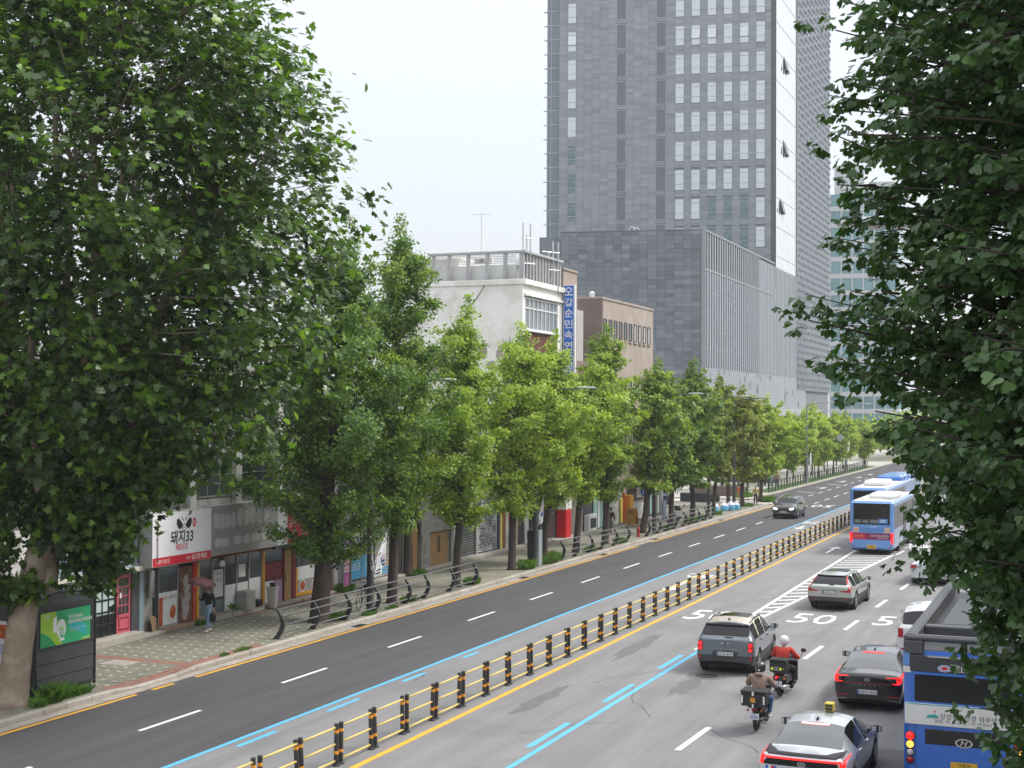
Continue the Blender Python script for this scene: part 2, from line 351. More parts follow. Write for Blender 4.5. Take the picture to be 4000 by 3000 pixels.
# sealed cracks and oil drips
CRK = pm('crack_sealant', (.075, .073, .074), .8, .2, 5); OIL = pm('oil_stain', (.135, .131, .130), .7, .15, 3); rg = random.Random(15)
for x, y, ang, L in ((-10.7, 36.2, 2.0, 4.5), (-13.6, 40, 1.4, 6), (-6.2, 47, 1.75, 5), (-9.6, 53, 1.2, 3.5), (-14.5, 55, 1.6, 9), (-7.2, 33.4, 1.9, 3), (-13.2, 33, 1.2, 3), (-5.6, 60, 1.5, 8), (-22.1, 41, 1.62, 6), (-23.6, 58, 1.5, 8), (-18.6, 38, 1.6, 5), (-11.5, 70, 1.5, 9)):
    mb = MB(); p = Vector((x, y, .0026)); n = 12
    for k in range(n):
        ang += rg.gauss(0, .16); q = p+Vector((math.cos(ang), math.sin(ang), 0))*L/n; s_ = Vector((-math.sin(ang), math.cos(ang), 0))*rg.uniform(.008, .020); mb.poly([p-s_, q-s_, q+s_, p+s_]); p = q
    mb.build('sealed_crack', CRK, ROAD)
for x, y, w_, l in ((-10.9, 40.6, .35, 1.6), (-10.4, 48, .3, 2.2), (-6.0, 38.2, .35, 1.5), (-6.9, 42, .3, 2), (-14.2, 37, .3, 2.4), (-14.3, 47, .35, 3), (-6.1, 31, .3, 1.4), (-21.4, 40, .3, 2.5), (-24.4, 46, .3, 3), (-9.9, 64, .35, 3)):
    mb = MB(); mb.poly([(x+w_*math.cos(a)*rg.uniform(.6, 1.2), y+l*math.sin(a)*rg.uniform(.6, 1.2), .0023) for a in np.linspace(0, 6.283, 19)[:-1]]); mb.build('oil_stain', OIL if x > -19 else CRK, ROAD)
mh = MB(); mh.lathe([(.36, .003), (.36, .012), (.31, .012), (.30, .008), (.24, .009), (.22, .012), (.0, .012)], 24, Matrix.Translation((*PT(-11.15, 60.05), 0)), caps=False)
mh.lathe([(.62, .0025), (.62, .004), (.37, .006), (.36, .003)], 24, Matrix.Translation((*PT(-11.15, 60.05), 0)), m=1, caps=False)
one('manhole_cover', mh, [pm('cast_iron', (.05, .048, .045), .7, .3, 14, metal=.3), PATCH], 'round iron manhole cover in a dark ring of asphalt behind the two-tone compact SUV', 'manhole cover')
lf = MB(); lf.poly([(-8.63, 39.33, .012), (-8.51, 39.28, .03), (-8.48, 39.38, .035), (-8.58, 39.45, .012)])
one('fallen_leaf', lf, pm('dry_leaf', (.35, .09, .04), .7, .2, 20), 'single rust brown fallen leaf on the grey asphalt', 'leaf')
# gutter of concrete blocks
m = MB(); y = 10.
while y < 122.3:
    m.box(-25.45, -25.10, y, y+1.98, -.03, .008, 0, random.random(), bottom=False); y += 2.0
GUT = struct('gutter', m, pm('gutter_concrete', (.40, .35, .30), .85, .2, 3, .2, 40, tint=(.34, .30, .26), dirt=(.27, .24, .2), dscale=.8), 'strip of worn buff concrete blocks along the kerb')
for y in (69.8, 92.5, 109.0, 123.2, 146.8):
    m = MB(); ky = y; y = YK(y, -26.2); m.box(-25.43, -25.12, y-.42, y+.42, .008, .012)
    for k in range(7): m.box(-25.41, -25.14, y-.40+k*.12, y-.34+k*.12, .012, .022)
    one('drain_grate', m, pm('grate_iron', (.06, .055, .05), .7, .3, 9, metal=.4), {69.8: 'dark iron drain grate in the gutter nearest the curved railing', 92.5: 'dark drain grate in the gutter beside the two posts and electrical box', 109.0: 'dark drain grate in the gutter beside the second curved railing', 123.2: 'dark drain grate in the gutter by the red hydrant', 146.8: 'farthest drain grate in the gutter, near the white sacks'}[ky], 'drain grate', group='drain grates along the gutter')
# pavement slab
def ztop(y):                                   # kerb drop at the drive
    return float(np.interp(y, [32.8, 33.7, 35.8, 37.1], [.15, .05, .05, .15]))
m = MB()
for a, b in ((10, 32.8), (37.1, 122.3)): m.poly([(-58, a, .146), (XK-.17, a, .146), (XK-.17, b, .146), (-58, b, .146)])
ys = np.linspace(32.8, 37.1, 12)
for a, b in zip(ys[:-1], ys[1:]):
    m.poly([(-58, a, .146), (-26.7, a, .146), (-26.7, b, .146), (-58, b, .146)]); m.poly([(-26.7, a, .146), (XK-.17, a, ztop(a)-.004), (XK-.17, b, ztop(b)-.004), (-26.7, b, .146)])
m.poly([(-58, 122.3, .146), (XK-.17, 122.3, .146), (XK-.17, 122.3, -.03), (-58, 122.3, -.03)])
PAVE = pm('pavement_blocks', (.225, .215, .165), .9, .22, 1.3, .3, 35, dirt=(.15, .145, .12), dscale=.5)
SIDE = struct('pavement', m, PAVE, 'footway of small green grey blocks in front of the shops')
m = MB(); y = 10.; ks = []
while y < 122.2:
    z0, z1 = ztop(y), ztop(y+.985); mb = MB(); j = random.uniform(-.006, .006)
    vs = [(XK-.17+j, y, -.03), (XK+j, y, -.03), (XK+j, y+.985, -.03), (XK-.17+j, y+.985, -.03), (XK-.17+j, y, z0), (XK+j-.03, y, z0), (XK+j-.03, y+.985, z1), (XK-.17+j, y+.985, z1), (XK+j, y, z0-.03), (XK+j, y+.985, z1-.03)]
    mb.faces(vs, [(0, 1, 8, 5, 4), (1, 2, 9, 8), (8, 9, 6, 5), (2, 3, 7, 6, 9), (3, 0, 4, 7), (4, 5, 6, 7)], 0, random.random()); mb.build('kerb_stone', STONE, SIDE); y += 1.0
# pavers near the camera: the nearest as parts, the others joined
PAV = pm('paver_block', (.24, .228, .17), .9, .16, 9, .2, 60, tint=(.19, .19, .155), dirt=(.14, .135, .11), dscale=.55)
PAV_R = pm('paver_block_red', (.30, .13, .10), .9, .2, 9, .2, 60, tint=(.27, .15, .12))
PAV_S = pm('paver_block_pale', (.50, .50, .44), .85, .15, 9, tint=(.42, .42, .37))
px, py = .205, .205
base_me = {}
def paver_mesh(k):
    if k not in base_me:
        b = MB(); h = px/2-.006; b.faces([(-h, -h, 0), (h, -h, 0), (h, h, 0), (-h, h, 0), (-h+.008, -h+.008, .012), (h-.008, -h+.008, .012), (h-.008, h-.008, .012), (-h+.008, h-.008, .012)], [(0, 1, 5, 4), (1, 2, 6, 5), (2, 3, 7, 6), (3, 0, 4, 7), (4, 5, 6, 7)], 0, (k % 4)/3.)
        if k >= 10: b = MB().faces([(-.07, 0, 0), (0, -.07, 0), (.07, 0, 0), (0, .07, 0), (0, 0, .018)], [(0, 1, 4), (1, 2, 4), (2, 3, 4), (3, 0, 4)], 0, .2)
        base_me[k] = b.mesh('paver', PAV_S if k >= 10 else (PAV_R if k >= 4 else PAV))
    return base_me[k]
stuff = [MB(), MB(), MB()]; cnt = 0; y = 30.8; row = 0
while y < 54.0:
    x = XK-.17-.11; col = 0
    while x > -30.15:
        hid = y < 32.9 and x > -29.5                                  # under the advertising booth
        zt = .146 if x < -26.7 else .146+(ztop(y)-.004-.146)*(x+26.7)/(XK-.17+26.7)
        red = (x > -26.05 and 32 < y < 41.2) or abs(y-37.1) < .22 or (x < -29.9 and y > 46)
        if not hid:
            jit = random.uniform(-.003, .003); k = (4 if red else 0)+random.randrange(4)
            if cnt < 300 and y > 33.3 and -29.2 < x < -26.3:
                o = meshobj('paver', paver_mesh(k), SIDE); o.location = (x, y, zt+jit); cnt += 1
            else:
                h = px/2-.006; s_ = stuff[1 if red else 0]
                s_.faces([(x-h, y-h, zt), (x+h, y-h, zt), (x+h, y+h, zt), (x-h, y+h, zt), (x-h+.008, y-h+.008, zt+.012+jit), (x+h-.008, y-h+.008, zt+.012+jit), (x+h-.008, y+h-.008, zt+.012+jit), (x-h+.008, y+h-.008, zt+.012+jit)], [(0, 1, 5, 4), (1, 2, 6, 5), (2, 3, 7, 6), (3, 0, 4, 7), (4, 5, 6, 7)], 0, random.random())
            if row % 3 == 0 and col % 2 == (row//3) % 2 and not red and random.random() < .9:
                s_ = .085; cx, cyy = x+px/2, y+py/2; stuff[2].faces([(cx-s_, cyy, zt+.012), (cx, cyy-s_, zt+.012), (cx+s_, cyy, zt+.012), (cx, cyy+s_, zt+.012), (cx, cyy, zt+.02)], [(0, 1, 4), (1, 2, 4), (2, 3, 4), (3, 0, 4)], 0, random.random())
        x -= px; col += 1
    y += py; row += 1
for s_, mt in zip(stuff, (PAV, PAV_R, PAV_S)): s_.build('pavers', mt, SIDE, kind='stuff')
ux, uy = PT(-29, 56); m = MB(); m.box(ux-.48, ux+.48, uy-.4, uy+.4, .15, .172); m.lathe([(.36, .172), (.36, .178), (.34, .178)], 24, Matrix.Translation((ux, uy, 0)), m=1)
one('utility_cover', m, [pm('pink_granite_cover', (.42, .36, .33), .7, .15, 8), CONC], 'square pinkish utility cover with a round lid in the pavement beside the dark booth', 'manhole cover')
# plaza and cross street beyond
m = MB(); sheet(-75, -29.9, 180, 430, .14, 0, m); m.poly([(-72, YK(180), .14), (-72, YK(180), -.03), (-29.9*A_, YK(180), -.03), (-29.9*A_, YK(180), .14)])
PLAZA = struct('plaza', m, pm('plaza_paving', (.45, .43, .39), .85, .12, 1.5), 'pale paved plaza beyond the side street')
m = MB(); sheet(-60, -32.6, 152, 171.4, .152, 0, m); struct('car_park', m, pm('car_park_paving', (.30, .27, .23), .9, .2, .8), 'small paved car park behind the last shop')
m = MB(); sheet(-60, -26.7, 172.3, 180, .006, 0, m); struct('side_street', m, pm('side_street_paving', (.50, .47, .42), .85, .15, .7), 'pale side street meeting the main road')
m = MB(); y = 128.6
while y < 240:
    m.box(-28.84, -28.57, y, y+.985, -.03, .16, 0, random.random()); y += 1
m.build('kerb_stones', pm('pale_kerb', (.50, .46, .40), .8, .15, 4, tint=(.44, .40, .34)), PLAZA, kind='stuff')
m = MB(); sheet(-31.9, -29.95, 195, 300, .17, 0, m); pass
struct('verge', m, pm('verge_grass', (.07, .15, .03), .9, .4, 6, .6, 20), 'narrow grass verge along the plaza fence')
# right-hand footway, mostly behind the near ginkgo
m = MB(); sheet(-.38, 30, -30, 600, .146, 0, m); m.poly([(-.55*A_, -40, .146), (-.55*A_, -40, -.03), (-.55*A_, 440, -.03), (-.55*A_, 440, .146)]); sheet(-.55, -.38, -30, 600, .146, 1, m)
struct('near_pavement', m, [PAVE, STONE], 'footway on the near side of the road')
# ================================================================== STREET FURNITURE
# ---- median fence: pairs of black posts with orange bands, three yellow rails
FENCE = thing('median_fence', 'low road centre fence of paired black posts with orange bands and yellow rails', 'fence', (-15.82, 64, 0))
POSTM = pm('fence_post_black', (.026, .027, .03), .55, .25, 6, dirt=(.07, .07, .07), dscale=5); BANDM = pm('fence_band_orange', (.80, .33, .02), .45, .12, 5); RAILM = pm('fence_rail_yellow', (.72, .56, .17), .5, .12, 3, dirt=(.55, .46, .22), dscale=2)
pp = MB(); pp.lathe([(.095, 0), (.095, .03), (.055, .045), (.052, .93), (.056, .93), (.056, .955), (.03, .965)], 12); post_me = pp.mesh('post', POSTM, smooth=False)
for z in (.10, .48, .86):
    pass
bb = MB(); bb.lathe([(.0545, 0), (.0545, .075)], 12, caps=False); band_me = bb.mesh('reflective_band', BANDM)
bc = MB(); bc.bbox(-.075, .075, -.08, .08, -.03, .03, .01); clip_me = bc.mesh('rail_clip', POSTM)
rl = MB(); rl.tube([(0, 0, 0), (0, 1.98, 0)], .027, 8); rail_me = rl.mesh('rail', RAILM, smooth=True)
for k in range(-12, 45):
    y = 31.82+k*1.712; lean = random.gauss(0, .018)
    for dy in (-.02, .205):
        p = meshobj('post', post_me, FENCE); p.location = (random.gauss(0, .008), y+dy-64, 0); p.rotation_euler = (random.gauss(0, .016), lean, random.random())
        for z in (.27, .745):
            b = meshobj('reflective_band', band_me, p); b.location = (0, 0, z)
    if k < 44:
        for z in (.115, .495, .872):
            r_ = meshobj('rail', rail_me, FENCE); r_.location = (0, y+.235-64, z); r_.scale = (1, (1.712-.27)/1.98, 1)
# ---- curved footway railings
RPOST = pm('railing_post', (.045, .047, .05), .5, .2, 6); RRAIL = pm('railing_rail', (.16, .165, .17), .45, .15, 5)
def crescent(w0=.1):
    b = MB(); n = 9; L_, R_ = [], []
    for i in range(n+1):
        t = i/n; z = .02+1.02*t; x = .30*math.sin(math.pi*min(1, t*.93+.03))**1.0-.04; wd = .045+.05*math.sin(math.pi*(1-t)*.6)+.03*(1-t)
        L_.append((x-wd, z)); R_.append((x+wd*.6, z))
    for yy in (0,):
        out = L_+R_[::-1]; n2 = len(out)
        for i in range(n):
            a, b_, c, d = L_[i], L_[i+1], R_[i+1], R_[i]
            vs = [(q[0], s_, q[1]) for s_ in (-.035, .035) for q in (a, b_, c, d)]
            b.faces(vs, [(0, 1, 2, 3), (7, 6, 5, 4), (0, 4, 5, 1), (2, 6, 7, 3)] + ([(3, 7, 4, 0)] if i == 0 else []) + ([(1, 5, 6, 2)] if i == n-1 else []))
    b.box(-.14, .12, -.07, .07, 0, .03)
    return b.mesh('post', RPOST)
cres_me = crescent()
def railing(ys, label):
    ys = [YK(y, -26.86) for y in ys]
    t = thing('footway_railing', label, 'railing', (-25.9, (ys[0]+ys[-1])/2, .15), group='curved footway railings along the kerb'); oy = (ys[0]+ys[-1])/2
    for y in ys:
        p = meshobj('post', cres_me, t); p.location = (-.06, y-oy, 0)
    for x, z in ((-.02, 1.02), (.16, .80), (.21, .50), (.09, .20)):
        b = MB(); b.tube([(-25.9+x, ys[0], .15+z), (-25.9+x, ys[-1], .15+z)], .026, 8); b.build('rail', RRAIL, t, smooth=True)
railing([63.6, 66.9, 70.1, 73.3, 77.0, 79.4, 82.9, 86.3], 'nearest dark grey railing with crescent posts, in front of the big dark trunk')
railing([102.1, 105.2, 108.4, 111.2, 114.5, 117.8], 'middle dark grey crescent railing, ending short of the red hydrant')
railing([123.7, 127.0, 129.6, 132.4, 135.6, 137.9, 140.6, 143.4, 146.3], 'far dark grey crescent railing, from the red hydrant to the white sacks')
# ---- street lamps
LAMPM = pm('lamp_post_paint', (.05, .052, .055), .5, .15, 5); HEADM = pm('lamp_head_grey', (.42, .44, .45), .35, .08, 5); LENS = pm('lamp_lens', (.6, .6, .58), .3, .05, 5)
def lamp(x, y, label, arm=3.0, z=9.3, z0=.15, group='street lamps on the shop side', mat=None):
    x, y = PT(x, y); arm *= A_
    t = thing('street_lamp', label, 'street lamp', (x, y, z0), group=group); mat = mat or LAMPM
    b = MB(); T = Matrix.Translation((x, y, z0)); b.lathe([(.2, 0), (.2, .05), (.15, .12), (.145, 1.2), (.11, 4.5), (.075, z-z0-.6), (.07, z-z0-.35)], 14, T); b.build('pole', mat, t, smooth=True, angle=50)
    b = MB(); s_ = 1 if arm > 0 else -1; A = abs(arm); b.tube([(x, y, z-.5), (x+s_*.25, y, z-.25), (x+s_*A*.4, y, z-.1), (x+s_*(A-.3), y, z)], [.05, .045, .04, .035], 8); b.build('arm', mat, t, smooth=True)
    b = MB(); n = 10; rings = []
    prof = [(-.55, .03, .02), (-.45, .10, .05), (-.1, .17, .075), (.3, .17, .07), (.5, .10, .045), (.56, .03, .02)]
    vs = []; fs = []
    for u, wv, h in prof:
        for j in range(n): q = 2*math.pi*j/n; vs.append((x+arm+s_*u, y+wv*math.cos(q), z+(h if math.sin(q) > 0 else h*.35)*math.sin(q)))
    for i in range(len(prof)-1):
        for j in range(n): fs.append((i*n+j, i*n+(j+1) % n, (i+1)*n+(j+1) % n, (i+1)*n+j))
    b.faces(vs, fs+[tuple(range(n)), tuple(range((len(prof)-1)*n, len(prof)*n))]); hd = b.build('lamp_head', HEADM, t, smooth=True)
    b = MB(); b.box(x+arm-.28, x+arm+.36, y-.1, y+.1, z-.045, z-.03); b.build('lens', LENS, hd)
    return t
lamp(-27.13, 73.5, 'dark street lamp post with two limp flags beside the curved railing', 3.25)
lamp(-27.12, 97.9, 'dark street lamp post standing against the narrow electrical box', 2.8)
lamp(-27.18, 127.4, 'dark street lamp post with two flags rising inside the far railing', 2.85)
lamp(-27.27, 147.4, 'slim grey street lamp post beside the white sacks', 2.8)
lamp(-27.6, 160.6, 'dark street lamp post behind the little stool', 2.9)
lamp(-30.2, 224, 'tall grey lamp post rising behind the plaza fence past the leaning tree', 3.0, z0=.14, mat=METAL_GY)
lamp(-30.2, 262, 'far lamp post behind the plaza fence holding a flag', 2.9, z0=.14, mat=METAL_GY)
lamp(1.659, 18.78, 'street lamp whose grey head pokes out of the near ginkgo', -3.44, z=9.97, z0=.15, group='street lamps on the near side')
# ---- national flags on short staffs, hanging limp
FLAGW = pm('flag_cloth', (.78, .78, .79), .8, .05, 4); FLAGR = pm('flag_red', (.60, .02, .05), .8, .05, 4); FLAGB = pm('flag_blue', (.02, .07, .38), .8, .05, 4); FLAGK = pm('flag_black', (.03, .03, .03), .8, .05, 4)
def flag(x, y, z, dy, label, drop=1.05, wd=.42, seed=0, open_=0.0):
    """staff leans out along the road (dy), cloth hangs from it; open_ spreads the cloth"""
    x, y = PT(x, y); rg = random.Random(seed); t = thing('flag', label, 'flag', (x, y, z), group='national flags on lamp posts')
    b = MB(); e = (x+.12, y+dy*.95, z+1.15); b.tube([(x, y, z), e], .014, 6); b.lathe([(0, -.03), (.03, 0), (0, .03)], 8, Matrix.Translation(e), caps=False); b.build('staff', WHITE, t)
    b = MB(); nu, nv = 14, 16; P = {}
    for i in range(nu+1):
        for j in range(nv+1):
            u, v = i/nu, j/nv; s_ = .30+.68*(1-u)
            bx, by, bz = x+.12*s_, y+dy*.95*s_, z+1.15*s_
            sp = open_*u
            P[i, j] = (bx+.07*math.sin(u*9+seed)*(.3+v)+.02*rg.random(), by+dy*sp*.35+.05*math.sin(v*4+u*5+seed)*v-dy*.18*v*(1-open_), bz-drop*v*(1-.25*u)-.02*math.sin(u*12)*v)
    for i in range(nu):
        for j in range(nv):
            u, v = (i+.5)/nu, (j+.5)/nv; d = math.hypot((u-.5)*1.0, (v-.5)*1.4)
            m_ = 0
            if d < .24: m_ = 1 if (u-.5)+(v-.5)*.6 < 0 else 2
            for cu, cv in ((.18, .16), (.82, .16), (.18, .84), (.82, .84)):
                if abs(u-cu) < .08 and abs(v-cv) < .09 and j % 2 == 0: m_ = 3
            b.poly([P[i, j], P[i+1, j], P[i+1, j+1], P[i, j+1]], m_)
    b.build('cloth', [FLAGW, FLAGR, FLAGB, FLAGK], t, smooth=True)
flag(-27.0, 73.42, 2.0, -.45, 'limp white national flag on the near side of the lamp post by the big trunk', seed=1)
flag(-27.0, 73.62, 2.05, .8, 'white national flag hanging away from the lamp post, showing its blue and black marks', seed=2, drop=1.25)
flag(-27.0, 98.0, 2.6, .5, 'folded white national flag above the narrow electrical box', seed=3)
flag(-27.05, 127.2, 3.0, -.4, 'limp white flag on the left of the lamp post in the far railing', seed=4)
flag(-27.05, 127.5, 3.0, .7, 'limp white flag on the right of the lamp post in the far railing', seed=5)
flag(-28.3, 178.6, 3.3, -.4, 'small white flag on the leaning tree at the street corner', seed=6)
flag(-30.05, 224, 2.5, 1.3, 'open white national flag with red and blue disc above the plaza fence', drop=1.7, seed=7, open_=1)
flag(-30.05, 262, 3.6, 1.4, 'white national flag second along the plaza fence', drop=1.4, seed=8, open_=.8)
# ---- hydrant, electrical box, sacks, stool
x, y = PT(-27.3, 123.1); T = Matrix.Translation((x, y, .15)); t = thing('fire_hydrant', 'dark red fire hydrant standing on the kerb between two railings', 'hydrant', (x, y, .15))
HYD = pm('hydrant_red', (.36, .02, .03), .45, .15, 6)
b = MB(); b.lathe([(.14, 0), (.14, .04), (.09, .05), (.09, .42), (.12, .44), (.12, .50), (.085, .52), (.08, .56), (.05, .62), (.02, .66)], 14, T); b.build('barrel', HYD, t, smooth=True, angle=40)
for s_ in (-1, 1):
    b = MB(); b.tube([(x, y+s_*.08, .15+.40), (x, y+s_*.16, .15+.40)], [.045, .05], 10); b.build('outlet', HYD, t)
b = MB(); b.bbox(x-.03, x+.03, y-.03, y+.03, .80, .86, .008); b.build('operating_nut', HYD, t)
x, y = PT(-27.35, 98.4); t = thing('electrical_box', 'tall narrow dark electrical cabinet with grey edges on the kerb behind a lamp post', 'cabinet', (x, y, .15))
b = MB(); b.bbox(x-.3, x+.3, y-.15, y+.25, .25, 1.95, .02); b.build('body', METAL_DK, t)
b = MB(); b.box(x+.3, x+.36, y-.2, y+.3, .15, 1.98); b.build('side_panel', pm('cabinet_edge', (.30, .33, .35), .5, .1, 3), t)
b = MB(); b.box(x-.26, x+.26, y-.165, y-.152, .35, 1.85); b.build('door', METAL_DK, t)
b = MB(); b.box(x-.28, x+.28, y-.13, y+.23, .15, .25); b.build('plinth', CONC, t)
SACK = pm('sack_white', (.72, .74, .77), .55, .08, 5, bump=.5, bscale=9); SACKB = pm('sack_print_blue', (.12, .42, .66), .55, .1, 5)
for i, (x, y, h, lab) in enumerate(((-28.2, 155.0, .86, 'white sack with blue print nearest the railing end'), (-27.95, 157.6, .80, 'left one of two white sacks standing together by the lamp post'), (-27.5, 158.4, .84, 'right one of two white sacks standing together, facing the kerb'), (-27.35, 160.0, .74, 'small white sack against the dark lamp post foot'))):
    x, y = PT(x, y); t = thing('sack', lab, 'sack', (x, y, .15), group='white sacks on the pavement'); b = MB(); prof = [(.30, 0), (.36, .06), (.39, .3), (.36, .55), (.26, .75), (.12, .84), (.15, .92)]
    n = 14; vs = []
    for r_, z in prof:
        for j in range(n):
            q = 2*math.pi*j/n; k = 1+.10*math.sin(3*q+i)+.05*math.sin(7*q+z*9); vs.append((x+r_*k*.85*math.cos(q), y+r_*k*math.sin(q), .15+z*h))
    fs = [(a*n+j, a*n+(j+1) % n, (a+1)*n+(j+1) % n, (a+1)*n+j) for a in range(len(prof)-1) for j in range(n)]+[tuple(range((len(prof)-1)*n, len(prof)*n))]
    b.faces(vs, fs); b.build('bag', SACK, t, smooth=True)
    b = MB(); V = [Vector(v) for v in vs]
    def ring(a, j): return V[a*n+j % n]+Vector((math.cos(2*math.pi*(j % n)/n), math.sin(2*math.pi*(j % n)/n), 0))*.012
    for a in (1, 2):
        for j in (10, 11, 12, 13): b.poly([ring(a, j), ring(a, j+1), ring(a+1, j+1), ring(a+1, j)])
    b.build('print', SACKB, t, smooth=True)
x, y = PT(-27.5, 161.9); t = thing('stool', 'small dark stool on the kerb beside the lamp post past the sacks', 'stool', (x, y, .15))
b = MB(); b.bbox(x-.22, x+.22, y-.25, y+.25, .60, .66, .012); b.build('seat', METAL_DK, t)
for i in (-1, 1):
    for j in (-1, 1):
        b = MB(); b.tube([(x+i*.18, y+j*.21, .15), (x+i*.17, y+j*.19, .6)], .022, 6); b.build('leg', METAL_DK, t)
# ---- sign boards seen from behind, far along the plaza
SIGNB = pm('sign_back', (.52, .54, .55), .5, .06, 3)
def back_sign(x, y, z, wd, h, label, round_=False, armx=None):
    ox = x; x, y = PT(x, y); armx = None if armx is None else armx*A_
    t = thing('road_sign', label, 'sign', (x if armx is None else armx, y, .14), group='road signs seen from behind'); b = MB()
    if round_: b.lathe([(h/2, -.01), (h/2, .01)], 24, Matrix.Translation((x, y, z)) @ Matrix.Rotation(R(90), 4, 'X'))
    else: b.bbox(x-wd/2, x+wd/2, y-.012, y+.012, z-h/2, z+h/2, .005)
    b.build('panel', SIGNB, t)
    for dz in (-h*.18, h*.22):
        b = MB(); x2 = armx if armx is not None else x; b.box(min(x-wd/2, x2), max(x+wd/2, x2), y-.07, y-.02, z+dz-.03, z+dz+.03); b.build('bracket', pm('sign_bracket', (.38, .4, .41), .5, .06, 3), t)
    b = MB(); xx = armx if armx is not None else x; b.tube([(xx, y-.1, .14), (xx, y-.1, z+h*.3)], .07, 10); b.build('post', METAL_GY, t)
back_sign(-31.8, 243, 4.9, 1.55, .98, 'rectangular grey sign back on a post among the plaza trees')
back_sign(-29.75, 252, 4.95, .85, .85, 'round grey sign back on twin arms above the plaza fence', True, armx=-31.4)
# ---- plaza fence
t = thing('plaza_fence', 'row of black fence posts with thin rails along the verge beyond the side street', 'fence', (-29.09, 172.4, .14)); b = MB(); b.bbox(-.045, .045, -.07, .07, 0, 1.1, .01); pme = b.mesh('post', METAL_DK)
for k in range(46):
    p = meshobj('post', pme, t); p.location = (0, 139.8+k*1.52-172.4, .03)
for z in (.3, .62, .98):
    b = MB(); b.box(-29.105, -29.075, 139.8, 208.3, .14+z-.02, .14+z+.02); b.build('rail', METAL_DK, t)
_s0 = set(bpy.data.objects)
# ---- long dark planters and low wall in the car park corner
def planter(x0, x1, y0, y1, h, label, mat): 
    t = thing('planter', label, 'planter', ((x0+x1)/2, (y0+y1)/2, .15), group='planters by the car park'); b = MB(); b.bbox(x0, x1, y0, y1, .15, .15+h, .03); b.build('trough', mat, t); b = MB(); b.box(x0-.03, x1+.03, y0-.03, y1+.03, .15+h, .19+h); b.build('rim', mat, t)
    b = MB(); b.bbox((x0+x1)/2-.18, (x0+x1)/2+.18, y0-.02, y0-.005, .15+h*.5, .15+h*.72, .004); b.build('plate', STEEL, t)
planter(-34.6, -32.2, 172.8, 173.6, .72, 'long dark planter box at the car park edge', METAL_DK); planter(-32.0, -31.1, 173.0, 173.7, .6, 'short dark planter box beside the longer one', METAL_DK)
b = MB(); b.bbox(-36, -31.0, 186, 187.2, .14, 1.05, .03); one('low_wall', b, pm('brown_granite', (.16, .11, .10), .7, .15, 3), 'low dark brown granite wall at the plaza corner', 'wall')
b = MB(); b.bbox(-39, -33.5, 223, 225, .14, .9, .03); one('low_wall', b, pm('brown_granite', (.16, .11, .10), .7, .15, 3), 'far brown granite seat wall under the plaza trees', 'wall')
remap(tops(_s0))
# ---- weeds and grass tufts at the tree pits and the booth
WEED = leafmat('weed_leaf', (.05, .12, .02), (.13, .25, .04), .3, .6)
def tuft(cx, cy, rx, ry, h, n, z=.15):
    q = RNG.random(n)*2*np.pi; rr = np.sqrt(RNG.random(n)); P = np.stack([cx+rx*rr*np.cos(q), cy+ry*rr*np.sin(q), np.full(n, z)], 1)
    hh = h*(.4+.9*RNG.random(n))*(1.1-.5*rr); d = RNG.normal(0, .45, (n, 2)); wv = .010+.012*RNG.random(n); a = RNG.random(n)*np.pi
    sx = np.stack([np.cos(a)*wv, np.sin(a)*wv, np.zeros(n)], 1); mid = P+np.stack([d[:, 0]*hh*.3, d[:, 1]*hh*.3, hh*.6], 1); tip = P+np.stack([d[:, 0]*hh, d[:, 1]*hh, hh*.95], 1)
    V = np.stack([P-sx, P+sx, mid+sx*.8, tip], 1).reshape(-1, 3); V2 = np.stack([P-sx, mid-sx*.8, tip, mid+sx*.8], 1)
    return V.reshape(-1, 4, 3)
tl = [(-26.9, 49.3, .12, .9, .30, 500, .15), (-26.85, 48.0, .16, .4, .55, 500, .15), (-26.8, 47.2, .15, .3, .3, 150, .15), (-27.3, 70.2, .3, .8, .3, 700, .15), (-27.1, 78.0, .25, .7, .25, 500, .15), (-27.1, 86.9, .3, .8, .32, 800, .15), (-27.1, 96.2, .35, .9, .45, 1000, .15), (-27.05, 100.4, .35, 1.4, .6, 1300, .15), (-27.2, 103.0, .2, .6, .3, 300, .15), (-27.1, 109.5, .3, .8, .3, 400, .15), (-27.1, 117, .3, .9, .35, 500, .15), (-27.2, 131.5, .3, 1.0, .3, 400, .15), (-27.2, 139.8, .3, 1.2, .5, 600, .15), (-27.3, 144.8, .3, 1., .35, 400, .15), (-27.4, 152, .3, 1., .3, 400, .15), (-27.4, 160.5, .3, 1., .3, 300, .15), (-27.4, 166.5, .4, 1., .3, 400, .15), (-27.6, 178.5, .5, 1.2, .6, 700, .0), (-31.2, 81.2, .35, .6, .35, 700, .15), (-31.0, 90.8, .35, .6, .3, 500, .15), (-31.3, 66.9, .12, .3, .25, 160, .15), (-26.75, 60.4, .12, .7, .12, 200, .15), (-26.7, 58.8, .08, .3, .14, 120, .15), (-26.75, 75.0, .15, .6, .15, 200, .15), (-26.75, 72.4, .2, .7, .18, 250, .15), (-30.9, 185, .8, 2.5, .5, 900, .14), (-33.5, 196, 1.0, 2.5, .7, 900, .14)]
V = np.concatenate([tuft(*PT(a[0], a[1]), a[2], a[3]*.8, *a[4:]) for a in tl]); F = np.arange(len(V)*4).reshape(-1, 4)
me = npmesh('weeds', V.reshape(-1, 3), F, WEED, RNG.random(len(V))); o = meshobj('weeds', me); tagd(o, 'bright green weeds and grass round the tree pits and the booth foot', kind='stuff')
